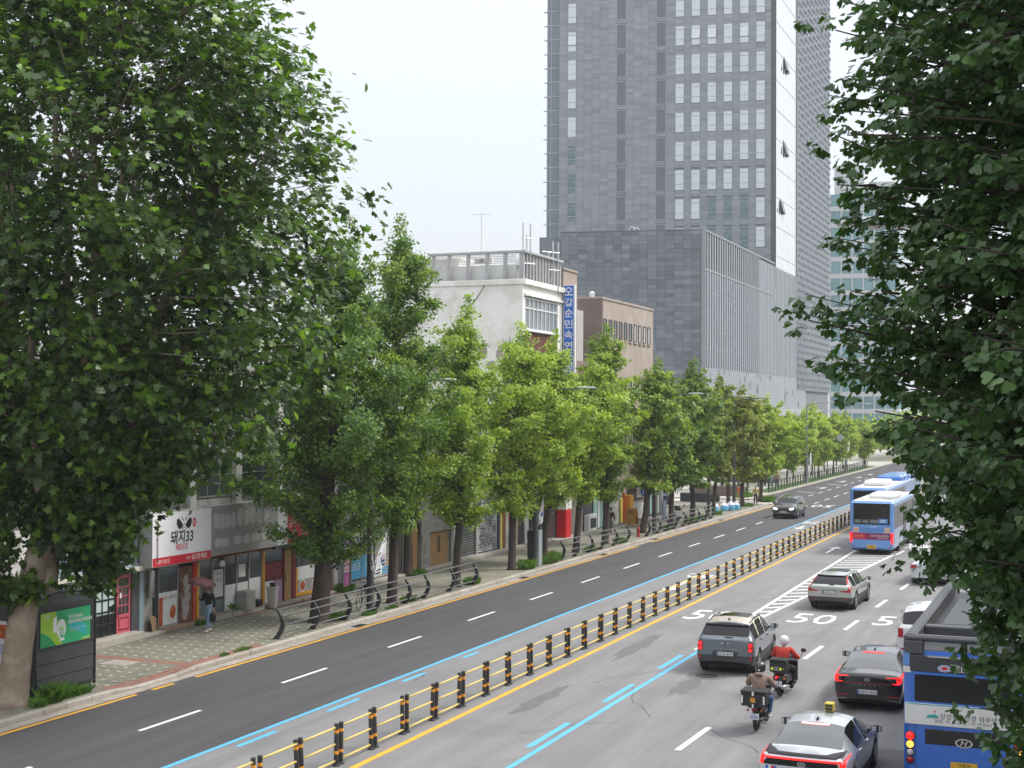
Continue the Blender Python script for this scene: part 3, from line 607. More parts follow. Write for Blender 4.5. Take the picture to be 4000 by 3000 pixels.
# ================================================================== SHOPS ON THE LEFT (facade plane X = FX, facing +X)
FX = -31.8; _s0 = set(bpy.data.objects)
PLW = pm('old_white_plaster', (.66, .65, .62), .9, .12, 1.2, .15, 20, dirt=(.30, .285, .26), dscale=.9)
PLG = pm('grey_render', (.34, .335, .32), .9, .2, 1.2, .2, 20, dirt=(.15, .145, .14), dscale=1.0)
PLD = pm('dark_render', (.07, .072, .078), .8, .2, 2, .1, 20)
BRICKM = pm('red_brick', (.20, .075, .05), .85, .2, 6, .2, 30, tint=(.13, .06, .045))
STEP = pm('step_concrete', (.42, .39, .34), .9, .15, 3, .2, 30, dirt=(.28, .26, .22), dscale=1.5)
WOOD = pm('plywood', (.40, .235, .095), .7, .2, 3, .1, 20, stretch=(1, 4, .6)); WOODD = pm('brown_door_board', (.17, .06, .03), .6, .25, 3, stretch=(1, 3, .5), dirt=(.33, .30, .28), dscale=2.2)
PINK = pm('pink_door_paint', (.58, .115, .15), .5, .1, 4); CONT = pm('container_blue_grey', (.30, .40, .45), .5, .1, 1.5, tint=(.24, .33, .39), dirt=(.34, .33, .30), dscale=2.0)
FILMW = pm('white_window_film', (.78, .80, .80), .4, .08, 3); FILMG = pm('frosted_panes', (.50, .60, .57), .35, .12, 2); MULL = pm('black_mullion', (.02, .022, .024), .4, .1, 5)
SIGNW = pm('sign_white', (.84, .84, .86), .4, .03, 2); SIGNR = pm('sign_red', (.62, .015, .03), .4, .05, 2); INK = pm('sign_ink', (.02, .02, .028), .5, .05, 3); SIGNB2 = pm('sign_blue', (.02, .14, .62), .4, .04, 2); SIGNC = pm('sign_cyan', (.06, .40, .70), .4, .04, 2)
SIGNG = pm('greyed_sign', (.33, .325, .33), .7, .08, 2); PALE = pm('pale_overpaint', (.55, .55, .56), .7, .06, 3); YEL = pm('yellow_paint', (.75, .36, .02), .45, .08, 4); YEL2 = pm('lemon_paint', (.75, .62, .10), .5, .08, 4)
FOOD = pm('food_photo', (.50, .08, .02), .4, .75, 9, dirt=(.55, .30, .10), dscale=11); ALU = pm('aluminium_frame', (.42, .41, .39), .4, .12, 3); RUST = pm('rusty_beam', (.20, .075, .035), .8, .3, 5)
MAROON = pm('maroon_paint', (.20, .012, .03), .5, .15, 3); LILAC = pm('lilac_panel', (.40, .26, .40), .5, .1, 2); PURPLE = pm('banner_purple', (.13, .03, .16), .5, .1, 2)
def B_(t, name, x0, x1, y0, y1, z0, z1, mat, b=None, **k):
    m = MB(); (m.bbox(x0, x1, y0, y1, z0, z1, b) if b else m.box(x0, x1, y0, y1, z0, z1)); return m.build(name, mat, t, **k)
def window(t, y0, y1, z0, z1, x=FX, nx=2, nz=1, fr=None, gl=None, name='window', d=.05, fw=.05, panes=True, splits=None):
    """frame proud of the facade, panes as sub-parts"""
    m = MB(); fr = fr or ALU; gl = gl or GLASS_SHOP
    ys = splits or list(np.linspace(y0, y1, nx+1)); zs = list(np.linspace(z0, z1, nz+1))
    for y in ys: m.box(x-.02, x+d, y-fw/2, y+fw/2, z0, z1)
    for z in zs:
        for a, b in zip(ys[:-1], ys[1:]): m.box(x-.02, x+d-.004, a+fw/2, b-fw/2, z-fw/2, z+fw/2)
    o = m.build(name, fr, t)
    if panes:
        for a, b in zip(ys[:-1], ys[1:]):
            for c, e in zip(zs[:-1], zs[1:]):
                m = MB(); m.box(x-.015, x+.012, a+fw/2, b-fw/2, c+fw/2, e-fw/2); m.build('pane', gl, o)
    return o
def shop(label, y0, y1, ztop, wallmat, depth=9, name='shop', xf=FX, cat='shop', z0=.1):
    t = thing(name, label, cat, (xf-.2, (y0+y1)/2, .15)); B_(t, 'wall', xf-depth, xf-.06, y0, y1, z0, ztop, wallmat); return t
def upper(label, y0, y1, z0, z1, xf, mat, bays, wz0, wz1, name='building', colm=None):
    """storeys standing back above the shops, with columns and dark windows"""
    t = thing(name, label, 'building', (xf-.3, (y0+y1)/2, .15)); B_(t, 'wall', xf-9, xf, y0, y1, z0, z1, mat)
    B_(t, 'parapet', xf-9.05, xf+.12, y0-.04, y1+.04, z1, z1+.45, mat); ys = np.linspace(y0, y1, bays+1)
    for a, b in zip(ys[:-1], ys[1:]):
        window(t, a+.45, b-.45, wz0, wz1, xf, 3, 2, fr=METAL_GY, gl=GLASS_SHOP)
        if wz1+1.2 < z1-1.6: window(t, a+.45, b-.45, wz1+1.3, min(wz1+2.9, z1-.4), xf, 3, 1, fr=METAL_GY)
    for y in ys: B_(t, 'column', xf-.02, xf+.22, y-.28, y+.28, z0, z1-.02, colm or mat, .02)
    return t
upper('old off white building with dark windows behind the plane tree, left of the container', 24, 55.8, .1, 9.2, FX, PLW, 6, 4.4, 6.0)
upper('weathered grey storeys with concrete columns above the pig sign shop', 56, 81.6, 2.4, 9.4, FX-1.1, PLG, 6, 4.7, 6.4, colm=PLW)
upper('grey two storey block hidden behind the ginkgo trees', 81.7, 111.4, 2.6, 7.4, FX-.25, PLG, 8, 3.9, 5.6)
# meter boxes and cables on the left wall
t = thing('utility_boxes', 'cluster of dark meter boxes and hanging cables on the white wall behind the plane tree', 'utility boxes', (FX, 52.5, .15))
for i, (y, z, s_) in enumerate(((51.2, 1.6, .5), (52.0, 1.9, .4), (52.8, 1.5, .45), (53.5, 2.2, .35))): B_(t, 'meter_box', FX, FX+.22, y-s_/2, y+s_/2, z, z+s_*1.5, METAL_DK, .01)
for i in range(5):
    m = MB(); y = 51+i*.6; m.tube([(FX+.05, y, 4.2), (FX+.12, y+.2, 3.2), (FX+.15, y+.5*math.sin(i), 2.6), (FX+.1, y+.3, 2.1)], .022, 6); m.build('cable', BLACK, t, smooth=True)
# ---- container shop
t = shop('shop front with black gridded panes and a pink door under a pale blue container', 55.9, 63.0, 2.5, PLD)
B_(t, 'step', FX, -31.25, 58.6, 62.35, .15, .42, STEP, .02); B_(t, 'step', FX, -31.3, 62.35, 64.1, .15, .27, STEP, .02)
window(t, 57.4, 61.0, .42, 2.46, FX, fr=MULL, gl=FILMG, nx=8, nz=5, fw=.055, d=.04)
m = MB(); m.box(FX+.012, FX+.02, 57.45, 61.0, .45, 1.15); m.build('dark_dado', GLASS_DK, t)
d = B_(t, 'door', FX-.02, FX+.06, 61.1, 62.08, .42, 2.42, PINK)
for a, b in zip(np.linspace(61.2, 61.98, 4)[:-1], np.linspace(61.2, 61.98, 4)[1:]):
    for c, e in zip(np.linspace(1.05, 2.32, 5)[:-1], np.linspace(1.05, 2.32, 5)[1:]): m = MB(); m.box(FX+.055, FX+.065, a+.02, b-.02, c+.02, e-.02); m.build('pane', GLASS_SHOP, d)
m = MB(); m.box(FX+.06, FX+.07, 61.22, 61.96, .52, .95); m.box(FX+.069, FX+.075, 61.27, 61.91, .57, .90, 1); m.build('kick_panel', [MAROON, PINK], d)
m = MB(); m.tube([(FX+.09, 61.16, 1.0), (FX+.09, 61.16, 1.35)], .016, 6); m.build('handle', BLACK, d)
for z, y, s_ in ((2.05, 61.6, .14), (1.62, 61.35, .12)): m = MB(); m.box(FX+.066, FX+.07, y-s_/2, y+s_/2, z, z+s_*1.5); m.build('notice', WHITE, d)
B_(t, 'pillar', FX-.02, FX+.10, 62.12, 62.68, .3, 2.5, PLD, .01); B_(t, 'pillar', FX-.02, FX+.11, 62.7, 63.0, .25, 2.5, pm('blue_grey_paint', (.27, .36, .41), .5, .1, 3), .01)
B_(t, 'beam', FX-.02, -31.38, 55.85, 62.95, 2.5, 2.66, pm('cream_beam', (.62, .60, .53), .5, .1, 3, dirt=(.42, .38, .30), dscale=2), .01)
t = thing('shipping_container', 'pale blue grey corrugated container box resting above the pink door', 'container', (-32.8, 59.4, 2.66)); m = MB()
m.box(-34.1, -31.72, 56.02, 62.82, 2.66, 4.42, 0, .5); y = 56.1
while y < 62.7:
    a = [(-31.72, y), (-31.60, y+.07), (-31.60, y+.19), (-31.72, y+.26)]
    for (xa, ya), (xb, yb) in zip(a[:-1], a[1:]): m.poly([(xa, ya, 2.74), (xb, yb, 2.74), (xb, yb, 4.36), (xa, ya, 4.36)], 0, random.random())
    y += .38
m.build('corrugated_side', CONT, t); B_(t, 'top_rail', -31.75, -31.57, 56.0, 62.86, 4.36, 4.47, CONT, .01); B_(t, 'bottom_rail', -31.75, -31.57, 56.0, 62.86, 2.66, 2.75, CONT, .01); B_(t, 'corner_post', -31.76, -31.56, 62.7, 62.88, 2.66, 4.47, CONT, .01)
m = MB(); m.tube([(-31.57, 61.9, 3.4), (-31.55, 61.9, 3.65)], .02, 6); m.build('latch', METAL_DK, t)
# ---- pig shop
t = shop('pork shop front with menu posters and a scraped brown door under a white sign', 63.05, 67.45, 2.6, PLD)
B_(t, 'pier', FX-.05, FX+.02, 63.05, 63.85, .2, 2.6, PLG, .01); B_(t, 'post', FX-.02, FX+.08, 63.88, 64.22, .2, 2.6, METAL_DK, .01)
B_(t, 'step', FX, -31.45, 64.2, 67.5, .15, .28, pm('broken_tile_step', (.36, .22, .15), .85, .3, 4, .2, 30, dirt=(.25, .2, .16), dscale=3), .015)
f = window(t, 64.28, 65.86, .3, 2.42, FX, 1, 1, fr=ALU)
m = MB(); m.box(FX+.014, FX+.02, 64.32, 65.82, .34, 1.52); m.build('menu_poster', FILMW, t)
m = MB(); m.box(FX+.021, FX+.025, 64.32, 64.66, .34, 1.35); m.lathe([(.34, 0), (.33, .012), (0, .02)], 18, frame((FX+.022, 65.45, .72), (0, 1, .1), (0, 0, .62)), caps=False, m=1); m.lathe([(.24, .022), (.12, .05), (0, .06)], 12, frame((FX+.022, 65.45, .78), (0, 1, .1), (0, 0, .6)), caps=False); text(m, '삼겹구이', FR_STREET(FX+.024, 65.45, 1.32), w=.55, m=2); text(m, '막창', FR_STREET(FX+.024, 64.85, 1.3), w=.3, m=3); m.build('food_print', [FOOD, WHITE, INK, SIGNR], t)
d = B_(t, 'door', FX-.02, FX+.05, 66.0, 67.06, .3, 2.3, WOODD); m = MB(); m.tube([(FX+.08, 66.1, 1.0), (FX+.08, 66.1, 1.4)], .015, 6); m.build('handle', STEEL, d)
m = MB(); rg = random.Random(3)
for k in range(7): yy, zz = 66.35+rg.random()*.3, .6+k*.2; m.poly([(FX+.054+.0005*k, yy+.18*math.cos(a)*(1+.4*rg.random()), zz+.2*math.sin(a)*(1+.4*rg.random())) for a in np.linspace(0, 6.28, 10)[:-1]])
m.build('scraped_patch', pm('scraped_paint', (.40, .36, .35), .8, .15, 5), d)
m = MB(); m.box(FX, FX+.06, 67.1, 67.38, .3, 2.42); m.box(FX, FX+.08, 67.40, 67.56, .3, 2.42, 1); m.box(FX+.061, FX+.065, 67.13, 67.35, .35, 1.3, 2); text(m, '배달', FR_STREET(FX+.066, 67.24, 1.55), w=.2, m=3); m.build('menu_strip', [SIGNR, YEL, FOOD, WHITE], t)
m = MB(); m.lathe([(.0, 0), (.11, .02), (.12, .95), (.10, 1.0), (0, 1.0)], 14, Matrix.Translation((FX+.22, 63.4, 1.45)), caps=False); one('vent_duct', m, pm('silver_duct', (.55, .55, .56), .3, .2, 8, metal=.8), 'silver pipe duct with small stars hanging on the grey pier', 'duct', smooth=True)
def sign(label, x0, x1, y0, y1, z0, z1, face, side=None, name='shop_sign', parts=(), group=None):
    t = thing(name, label, 'sign', (x1-.05, (y0+y1)/2, z0), group=group); m = MB(); m.box(x0, x1, y0, y1, z0, z1, 1); m.poly([(x1+.003, y0+.02, z0+.02), (x1+.003, y1-.02, z0+.02), (x1+.003, y1-.02, z1-.02), (x1+.003, y0+.02, z1-.02)], 0)
    m.build('board', [face, side or face], t)
    for nm, mats, fn in parts:
        m = MB(); fn(m); m.build(nm, mats, t)
    return t
SX = -31.0
def pig(m):
    X = SX+.006; P = lambda y, z: (X, y, z); cy_, cz = 64.92, 3.98
    for s_ in (-1, 1):
        m.poly([P(cy_+s_*a, cz+b) for a, b in ((.12, .0), (.22, .10), (.45, .24), (.60, .20), (.62, .05), (.5, -.10), (.34, -.16), (.2, -.10))])
        m.poly([P(cy_+s_*a, cz+b) for a, b in ((.05, .14), (.17, .26), (.24, .33), (.22, .24), (.13, .15))])
    q = np.linspace(0, 2*math.pi, 17)[:-1]
    m.poly([(X+.001, cy_+.17*math.cos(a), cz-.10+.13*math.sin(a)) for a in q]); m.poly([(X+.002, cy_+.14*math.cos(a), cz-.10+.105*math.sin(a)) for a in q], 1)
    for s_ in (-1, 1): m.poly([(X+.003, cy_+s_*.05+.02*math.cos(a), cz-.10+.04*math.sin(a)) for a in q])
    m.poly([(X, 65.75+.16*math.cos(a), 4.02+.17*math.sin(a)) for a in q], 2); text(m, '味', FR_STREET(X+.002, 65.75, 4.02), h=.22, m=1)
    sh = frame((X, 64.75, 3.56), (0, 1, 0), (0, .12, 1)); text(m, '돼지33', sh, h=.50, w=1.85, bold=.025, m=0); text(m, '배달삼겹', frame((X, 64.72, 3.20), (0, 1, 0), (0, .1, 1)), h=.24, w=.95, bold=.02, m=2)
def pigband(m):
    m.box(SX+.003, SX+.008, 62.45, 67.18, 2.62, 2.92, 0); text(m, '02-737-9233', FR_STREET(SX+.010, 66.2, 2.77), w=1.25, bold=.02, m=1); text(m, '서대문점', FR_STREET(SX+.010, 65.25, 2.76), w=.42, m=1); text(m, '직화불맛 배달맛집', FR_STREET(SX+.010, 63.2, 2.77), w=1.1, h=.15, m=1)
sign('white shop sign with a pig face and a red phone number band', -31.55, SX, 62.4, 67.22, 2.6, 4.48, SIGNW, ALU, parts=(('logo', [INK, SIGNW, SIGNR], pig), ('red_band', [SIGNR, SIGNW], pigband)))
m = MB(); m.tube([(SX+.05, 62.75, 2.75), (SX+.05, 62.75, 4.3)], .02, 6); m.tube([(-31.7, 62.3, 4.28), (SX+.05, 62.75, 4.28)], .018, 6); m.tube([(-31.7, 62.3, 3.55), (SX+.05, 62.75, 3.55)], .018, 6); one('sign_bracket', m, RUST, 'rusty bracket frame in front of the left edge of the pig sign', 'bracket')
def blotch(m):
    rg = random.Random(11)
    for y, z, w_, h in ((67.75, 3.95, .42, .5), (68.25, 3.92, .4, .55), (68.75, 3.9, .45, .5), (69.25, 3.93, .4, .55), (69.9, 4.0, .5, .6), (70.5, 3.95, .45, .6), (71.1, 4.0, .5, .6), (71.7, 3.95, .5, .55), (72.4, 4.0, .5, .5), (67.9, 3.15, .5, .3), (68.5, 3.12, .6, .3), (69.7, 3.13, .6, .3), (70.5, 3.12, .5, .3), (71.4, 3.15, .7, .3), (72.3, 3.15, .6, .3)):
        n = 14; m.poly([(-31.04+.0004*rg.random(), y+w_*.58*math.cos(a)*(.85+.3*rg.random())/max(abs(math.cos(a)), abs(math.sin(a)))**.6, z+h*.55*math.sin(a)*(.85+.3*rg.random())/max(abs(math.cos(a)), abs(math.sin(a)))**.6) for a in np.linspace(0, 6.283, n+1)[:-1]])
sign('long grey sign board with its letters painted over in paler patches', -31.5, -31.05, 67.3, 73.6, 2.66, 4.52, SIGNG, ALU, parts=(('overpaint', [PALE], blotch),))
# ---- glazed shop under the grey sign
t = shop('closed glazed shop with white film on its lower panes under the painted over sign', 67.5, 73.68, 2.62, PLD)
B_(t, 'beam', FX-.02, -31.42, 67.3, 73.7, 2.5, 2.66, RUST, .01); B_(t, 'step', FX, -31.35, 67.5, 73.9, .15, .32, STEP, .015)
window(t, 67.65, 73.5, .33, 2.48, FX, fr=pm('dull_aluminium', (.36, .345, .32), .45, .15, 3), splits=[67.65, 68.78, 69.92, 71.05, 72.22, 73.45], nz=1, fw=.08)
for y0, y1, z1 in ((70.0, 70.98, 1.36), (71.1, 72.15, 1.34), (72.28, 73.4, 1.4)): m = MB(); m.box(FX+.014, FX+.02, y0, y1, .36, z1+random.uniform(-.03, .03)); m.build('window_film', FILMW, t)
m = MB(); m.box(FX+.014, FX+.019, 67.72, 68.72, .38, .95); m.build('window_film', pm('green_grey_film', (.16, .20, .20), .4, .1, 3), t, label='dark green grey film on the leftmost pane'); m = MB(); m.box(FX+.014, FX+.019, 68.85, 69.85, .38, .85); m.build('window_film', pm('green_grey_film', (.16, .20, .20), .4, .1, 3), t)
m = MB(); m.box(FX+.02, FX+.024, 68.95, 69.8, .95, 2.0); text(m, '임대안내', FR_STREET(FX+.026, 69.38, 1.85), w=.55, m=1); text(m, '문의전화', FR_STREET(FX+.026, 69.38, 1.6), w=.5, m=1); m.build('notice', [WHITE, INK], t); m = MB(); m.box(FX+.02, FX+.024, 71.25, 71.9, 1.55, 2.05); m.build('notice', WHITE, t)
m = MB(); m.tube([(FX, 68.55, 2.55), (FX+.45, 68.55, 2.62), (FX+.6, 68.55, 2.5), (FX+.6, 68.55, 2.42)], .015, 6); m.lathe([(0, 2.16), (.10, 2.2), (.135, 2.29), (.10, 2.39), (.05, 2.43)], 14, Matrix.Translation((FX+.6, 68.55, 0)), m=1, caps=False); one('globe_lamp', m, [METAL_DK, pm('opal_globe', (.72, .71, .68), .3, .04, 3)], 'white globe wall lamp on a thin hook in front of the glazed shop', 'lamp', smooth=True)
# ---- maroon shop, food shop
t = shop('maroon shop front with a plywood door and a lilac panel beside the glazed shop', 73.72, 77.0, 2.6, PLD); B_(t, 'frame_post', FX, FX+.1, 73.52, 73.68, .3, 2.5, YEL, .01)
B_(t, 'shutter_panel', FX-.02, FX+.04, 73.8, 75.65, 1.2, 1.9, MAROON, .01); B_(t, 'dark_glazing', FX-.02, FX+.03, 73.8, 75.65, 1.92, 2.45, GLASS_SHOP); B_(t, 'white_panel', FX-.02, FX+.04, 73.85, 74.7, .25, 1.15, FILMW, .01); B_(t, 'lilac_panel', FX-.02, FX+.035, 74.74, 75.65, .25, 1.15, LILAC, .01); d = B_(t, 'door', FX-.02, FX+.05, 75.8, 76.55, .25, 2.3, WOOD); m = MB(); m.tube([(FX+.08, 75.9, 1.0), (FX+.08, 75.9, 1.35)], .016, 6); m.build('handle', METAL_DK, d)
B_(t, 'frame', FX, FX+.09, 75.66, 75.78, .2, 2.5, MAROON, .01); B_(t, 'frame', FX, FX+.09, 76.58, 76.95, .2, 2.5, MAROON, .01); B_(t, 'step', FX, -31.4, 73.9, 77, .15, .24, STEP, .015); B_(t, 'awning', FX, -31.2, 73.7, 77.0, 2.5, 2.62, PLD, .02)
t = shop('food shop window with red dish photos and a yellow frame beside the big dark trunk', 77.0, 81.7, 2.9, PLG)
B_(t, 'glazing', FX-.02, FX+.02, 77.2, 81.5, 1.5, 2.5, GLASS_SHOP); B_(t, 'white_board', FX-.02, FX+.03, 77.2, 81.5, .95, 1.5, FILMW); B_(t, 'yellow_frame', FX, FX+.08, 77.0, 77.2, .28, 1.5, YEL, .01); B_(t, 'yellow_frame', FX, FX+.08, 77.2, 81.4, .28, .42, YEL, .01); B_(t, 'yellow_frame', FX, FX+.08, 80.9, 81.05, .42, 1.5, YEL, .01); B_(t, 'white_post', FX, FX+.12, 81.2, 81.7, .2, 2.6, WHITE, .01)
m = MB(); m.box(FX-.02, FX+.028, 77.2, 80.9, .42, .95); q = np.linspace(0, 6.283, 21)[:-1]
for y, z, r_ in ((77.85, .68, .36), (79.2, .62, .34)): m.poly([(FX+.031, y+r_*math.cos(a), z+.26*math.sin(a)) for a in q], 1); m.poly([(FX+.034, y+r_*.8*math.cos(a), z+.2*math.sin(a)) for a in q], 2)
m.poly([(FX+.033, y, z) for y, z in ((79.7, .5), (80.8, .45), (80.8, .9), (80.2, .85), (79.8, .7))], 2); m.build('dish_print', [pm('grey_print', (.38, .37, .38), .4, .3, 6), WHITE, FOOD], t); B_(t, 'step', FX, -31.3, 77, 81.8, .15, .24, STEP, .015)
m = MB(); m.box(FX+.02, FX+.024, 77.5, 77.8, 1.85, 2.15); m.build('notice', WHITE, t)
m = MB(); m.bbox(FX, FX+.55, 79.1, 80.4, 2.05, 2.75, .08); one('air_conditioner', m, pm('beige_ac', (.46, .42, .34), .5, .1, 3), 'beige air conditioner box on brackets above the food shop window', 'air conditioner')
def price(m): text(m, '800원', FR_STREET(-31.19, 75.3, 3.0), w=1.0, m=0); text(m, '곱창', FR_STREET(-31.19, 77.2, 3.3), w=1.8, bold=.02, m=1); m.box(-31.2, -31.193, 74.9, 76.4, 2.66, 3.9, 1); text(m, '순대국', FR_STREET(-31.19, 75.6, 3.5), w=1.1, m=0)
sign('white and red shop sign partly hidden behind the big dark trunk', -31.6, -31.2, 73.8, 78.6, 2.63, 4.0, SIGNW, ALU, parts=(('lettering', [SIGNW, SIGNR], price),))
# ---- brick pier, banner, estate agent
t = thing('brick_pier', 'grey painted brick pier between the food shop and the banner', 'pier', (FX, 82.1, .15)); BRG = pm('grey_painted_brick', (.24, .24, .24), .85, .12, 5, tint=(.30, .30, .30))
B_(t, 'core', FX-.4, FX-.01, 81.74, 82.5, .15, 2.9, PLD); me = None; z = .16; r_ = 0
while z < 2.8:
    y = 81.76-(.1 if r_ % 2 else 0)
    while y < 82.48:
        y0, y1 = max(y, 81.75), min(y+.19, 82.5)
        if y1-y0 > .04: m = MB(); m.box(FX-.01, FX+.012+random.uniform(0, .006), y0, y1, z, z+.06, 0, random.random()); m.build('brick', BRG, t)
        y += .2
    z += .07; r_ += 1
def ban(m):
    for i, (ch, mt) in enumerate(zip('2층', (1, 1))): text(m, ch, FR_STREET(-30.985, 80.95+i*.33, 2.3), h=.24, m=1)
    for i, (ch, mt) in enumerate(zip('비어헌팅', (2, 2, 3, 3))):
        m.box(-30.994, -30.990, 80.92, 81.48, 1.82-i*.27, 2.07-i*.27, 1); text(m, ch, FR_STREET(-30.985, 81.2, 1.945-i*.27), h=.22, w=.36, bold=.03, m=mt)
    for i in range(4): text(m, ('맥주', '칵테일', '헌팅', '포차')[i], FR_STREET(-30.985, 81.2, .78-i*.12), h=.09, m=1)
t = thing('banner', 'tall purple and white vertical banner reading beer beside the estate agent', 'banner', (-31.0, 81.2, .3)); m = MB(); m.box(-31.02, -31.0, 80.86, 81.56, .4, 2.5, 0); m.box(-31.0, -30.996, 80.87, 81.55, .41, .95, 4); ban(m); m.build('cloth', [PURPLE, WHITE, INK, SIGNR, pm('banner_pink', (.42, .10, .30), .5, .15, 2)], t); m = MB(); m.tube([(-31.03, 80.86, .15), (-31.03, 80.86, 2.55)], .015, 6); m.build('pole', STEEL, t)
t = shop('estate agent front with cyan panels and white figures behind the two flags', 82.5, 86.5, 2.6, PLD); window(t, 83.6, 86.1, .3, 2.4, FX, splits=[83.6, 84.95, 86.1], nz=1, fw=.06)
m = MB(); m.box(FX+.014, FX+.02, 83.66, 84.9, .45, 1.47); text(m, '0558', FR_STREET(FX+.024, 84.25, 1.0), w=.95, h=.34, m=1); text(m, '매매·전세', FR_STREET(FX+.024, 84.3, 1.33), w=.8, m=1); m.box(FX+.014, FX+.02, 85.0, 86.04, .45, 1.49)
for i, ch in enumerate('종로사부동산'): text(m, ch, FR_STREET(FX+.024, 85.5, 2.2-i*.3), h=.24, m=1)
m.build('cyan_film', [SIGNC, WHITE], t); B_(t, 'step', FX, -31.3, 82.6, 90.3, .15, .26, STEP, .015)
def rnd(m): q = np.linspace(0, 6.283, 25)[:-1]; m.poly([(-30.86, 82.35+.5*math.cos(a), 2.6+.42*math.sin(a)) for a in q], 0); text(m, '부동산', FR_STREET(-30.855, 82.35, 2.66), w=.75, m=1); text(m, '723-8989', FR_STREET(-30.855, 82.35, 2.36), w=.5, m=2)
m = MB(); q = np.linspace(0, 6.283, 25)[:-1]; m.prism([(-30.98, 82.35+.52*math.cos(a), 2.6+.44*math.sin(a)) for a in q], (.115, 0, 0), 0); rnd(m); m.tube([(FX-.2, 82.35, 2.75), (-30.95, 82.35, 2.75)], .025, 6, 3); one('shop_sign', m, [WHITE, MAROON, SIGNB2, METAL_DK], 'white oval projecting sign with maroon letters beside the near flag', 'sign')
# ---- brick patterned roller shutter, plywood fronts, grille, patterned shutter
def slats(t, y0, y1, z0, z1, mat, h=.085, name='slat', stuff=False):
    z = z0; n = 0; mb = MB()
    while z < z1-.01:
        zz = min(z+h, z1); a = [(FX, z+.004), (FX+.028, z+h*.35), (FX+.028, z+h*.65), (FX, zz-.002)]
        m = mb if stuff else MB()
        for (xa, za), (xb, zb) in zip(a[:-1], a[1:]): m.poly([(xa, y0, za), (xa, y1, za), (xb, y1, zb), (xb, y0, zb)], 0, random.random())
        if not stuff: m.build(name, mat, t)
        z += h
    if stuff: mb.build('slats', mat, t, kind='stuff')
t = shop('closed roller shutter with faded grey brick print and a blue streak behind the second trunk', 86.6, 90.3, 2.9, PLD); slats(t, 86.7, 90.1, .28, 2.5, pm('shutter_grey', (.36, .36, .35), .6, .12, 3, tint=(.30, .30, .29)))
m = MB(); rg = random.Random(5)
for k in range(60): yy, zz = 86.8+rg.random()*3.1, 1.35+rg.random()*1.1; m.box(FX+.029, FX+.031, yy, yy+.18, zz, zz+.012)
m.box(FX+.029, FX+.031, 87.0, 89.9, .62, .70, 1); m.box(FX+.029, FX+.032, 87.3, 89.6, .45, .53, 1); m.box(FX+.029, FX+.032, 86.8, 89.9, 1.28, 1.33, 2); m.box(FX+.029, FX+.032, 86.8, 90, .9, .96, 3); m.build('shutter_print', [pm('print_grey', (.16, .16, .16), .6, .1, 3), SIGNC, MAROON, YEL], t)
t = shop('plywood boarded shop front with a glass door behind the second and third trunks', 90.4, 98.7, 3.0, PLG); B_(t, 'step', FX, -31.25, 90.5, 98.9, .15, .25, STEP, .015); B_(t, 'post', FX, FX+.12, 90.55, 90.85, .2, 2.6, WHITE, .01); d = B_(t, 'door', FX-.02, FX+.04, 91.0, 91.95, .27, 2.3, WOOD); m = MB(); m.tube([(FX+.08, 91.85, 1.0), (FX+.08, 91.85, 1.5)], .02, 6); m.build('handle', METAL_DK, d); B_(t, 'door', FX-.02, FX+.04, 92.05, 92.75, .27, 2.3, WOOD); B_(t, 'pier', FX, FX+.25, 92.85, 94.15, .2, 2.7, PLG, .02)
d = B_(t, 'door', FX-.02, FX+.05, 94.25, 97.5, .27, 1.9, WOOD); m = MB(); m.tube([(FX+.08, 95.9, .9), (FX+.08, 95.9, 1.7), (FX+.08, 96.15, 1.7), (FX+.08, 96.15, .9), (FX+.08, 95.9, .9)], .02, 6); m.build('handle', BLACK, d); B_(t, 'fascia', FX-.02, FX+.15, 92.85, 98.7, 1.95, 2.5, PLG, .02); B_(t, 'post', FX, FX+.2, 98.2, 98.6, .2, 2.6, WHITE, .01)
t = shop('dark see through roller grille left of the black and white patterned shutter', 98.8, 102.8, 2.9, PLD); B_(t, 'glazing', FX-.03, FX-.005, 98.9, 102.6, .3, 2.4, GLASS_SHOP)
for z in np.arange(.36, 2.4, .13): m = MB(); m.tube([(FX+.02, 98.95, z), (FX+.02, 102.6, z)], .012, 5); m.build('grille_bar', STEEL, t)
B_(t, 'post', FX, FX+.1, 102.45, 102.7, .3, 2.6, ALU, .01)
t = shop('white roller shutter covered in a black maze of rectangles', 102.85, 106.85, 3.0, PLD); slats(t, 102.95, 106.6, .36, 2.72, pm('shutter_white', (.56, .565, .58), .6, .05, 3), .1); B_(t, 'step', FX, -31.3, 98.9, 107.4, .15, .32, STEP, .015); B_(t, 'shutter_box', FX, FX+.2, 102.9, 106.7, 2.72, 2.95, ALU, .01)
m = MB(); rg = random.Random(9)
for k in range(95):
    y0, z0 = 102.98+rg.random()*3.1, .38+rg.random()*2.0; w_, h = rg.choice((.25, .4, .55)), rg.choice((.2, .32, .5)); x = FX+.031+k*.00002
    y1, z1 = min(y0+w_, 106.58), min(z0+h, 2.7)
    for a in ((y0, y1, z0, z0+.022), (y0, y1, z1-.022, z1), (y0, y0+.03, z0+.022, z1-.022), (y1-.03, y1, z0+.022, z1-.022)): m.poly([(x, a[0], a[2]), (x, a[1], a[2]), (x, a[1], a[3]), (x, a[0], a[3])])
m.build('maze_print', pm('maze_ink', (.03, .035, .045), .6, .1, 3), t)
B_(t, 'post', FX, FX+.12, 106.66, 106.95, .3, 2.7, pm('navy_post', (.04, .07, .14), .5, .1, 3), .01)
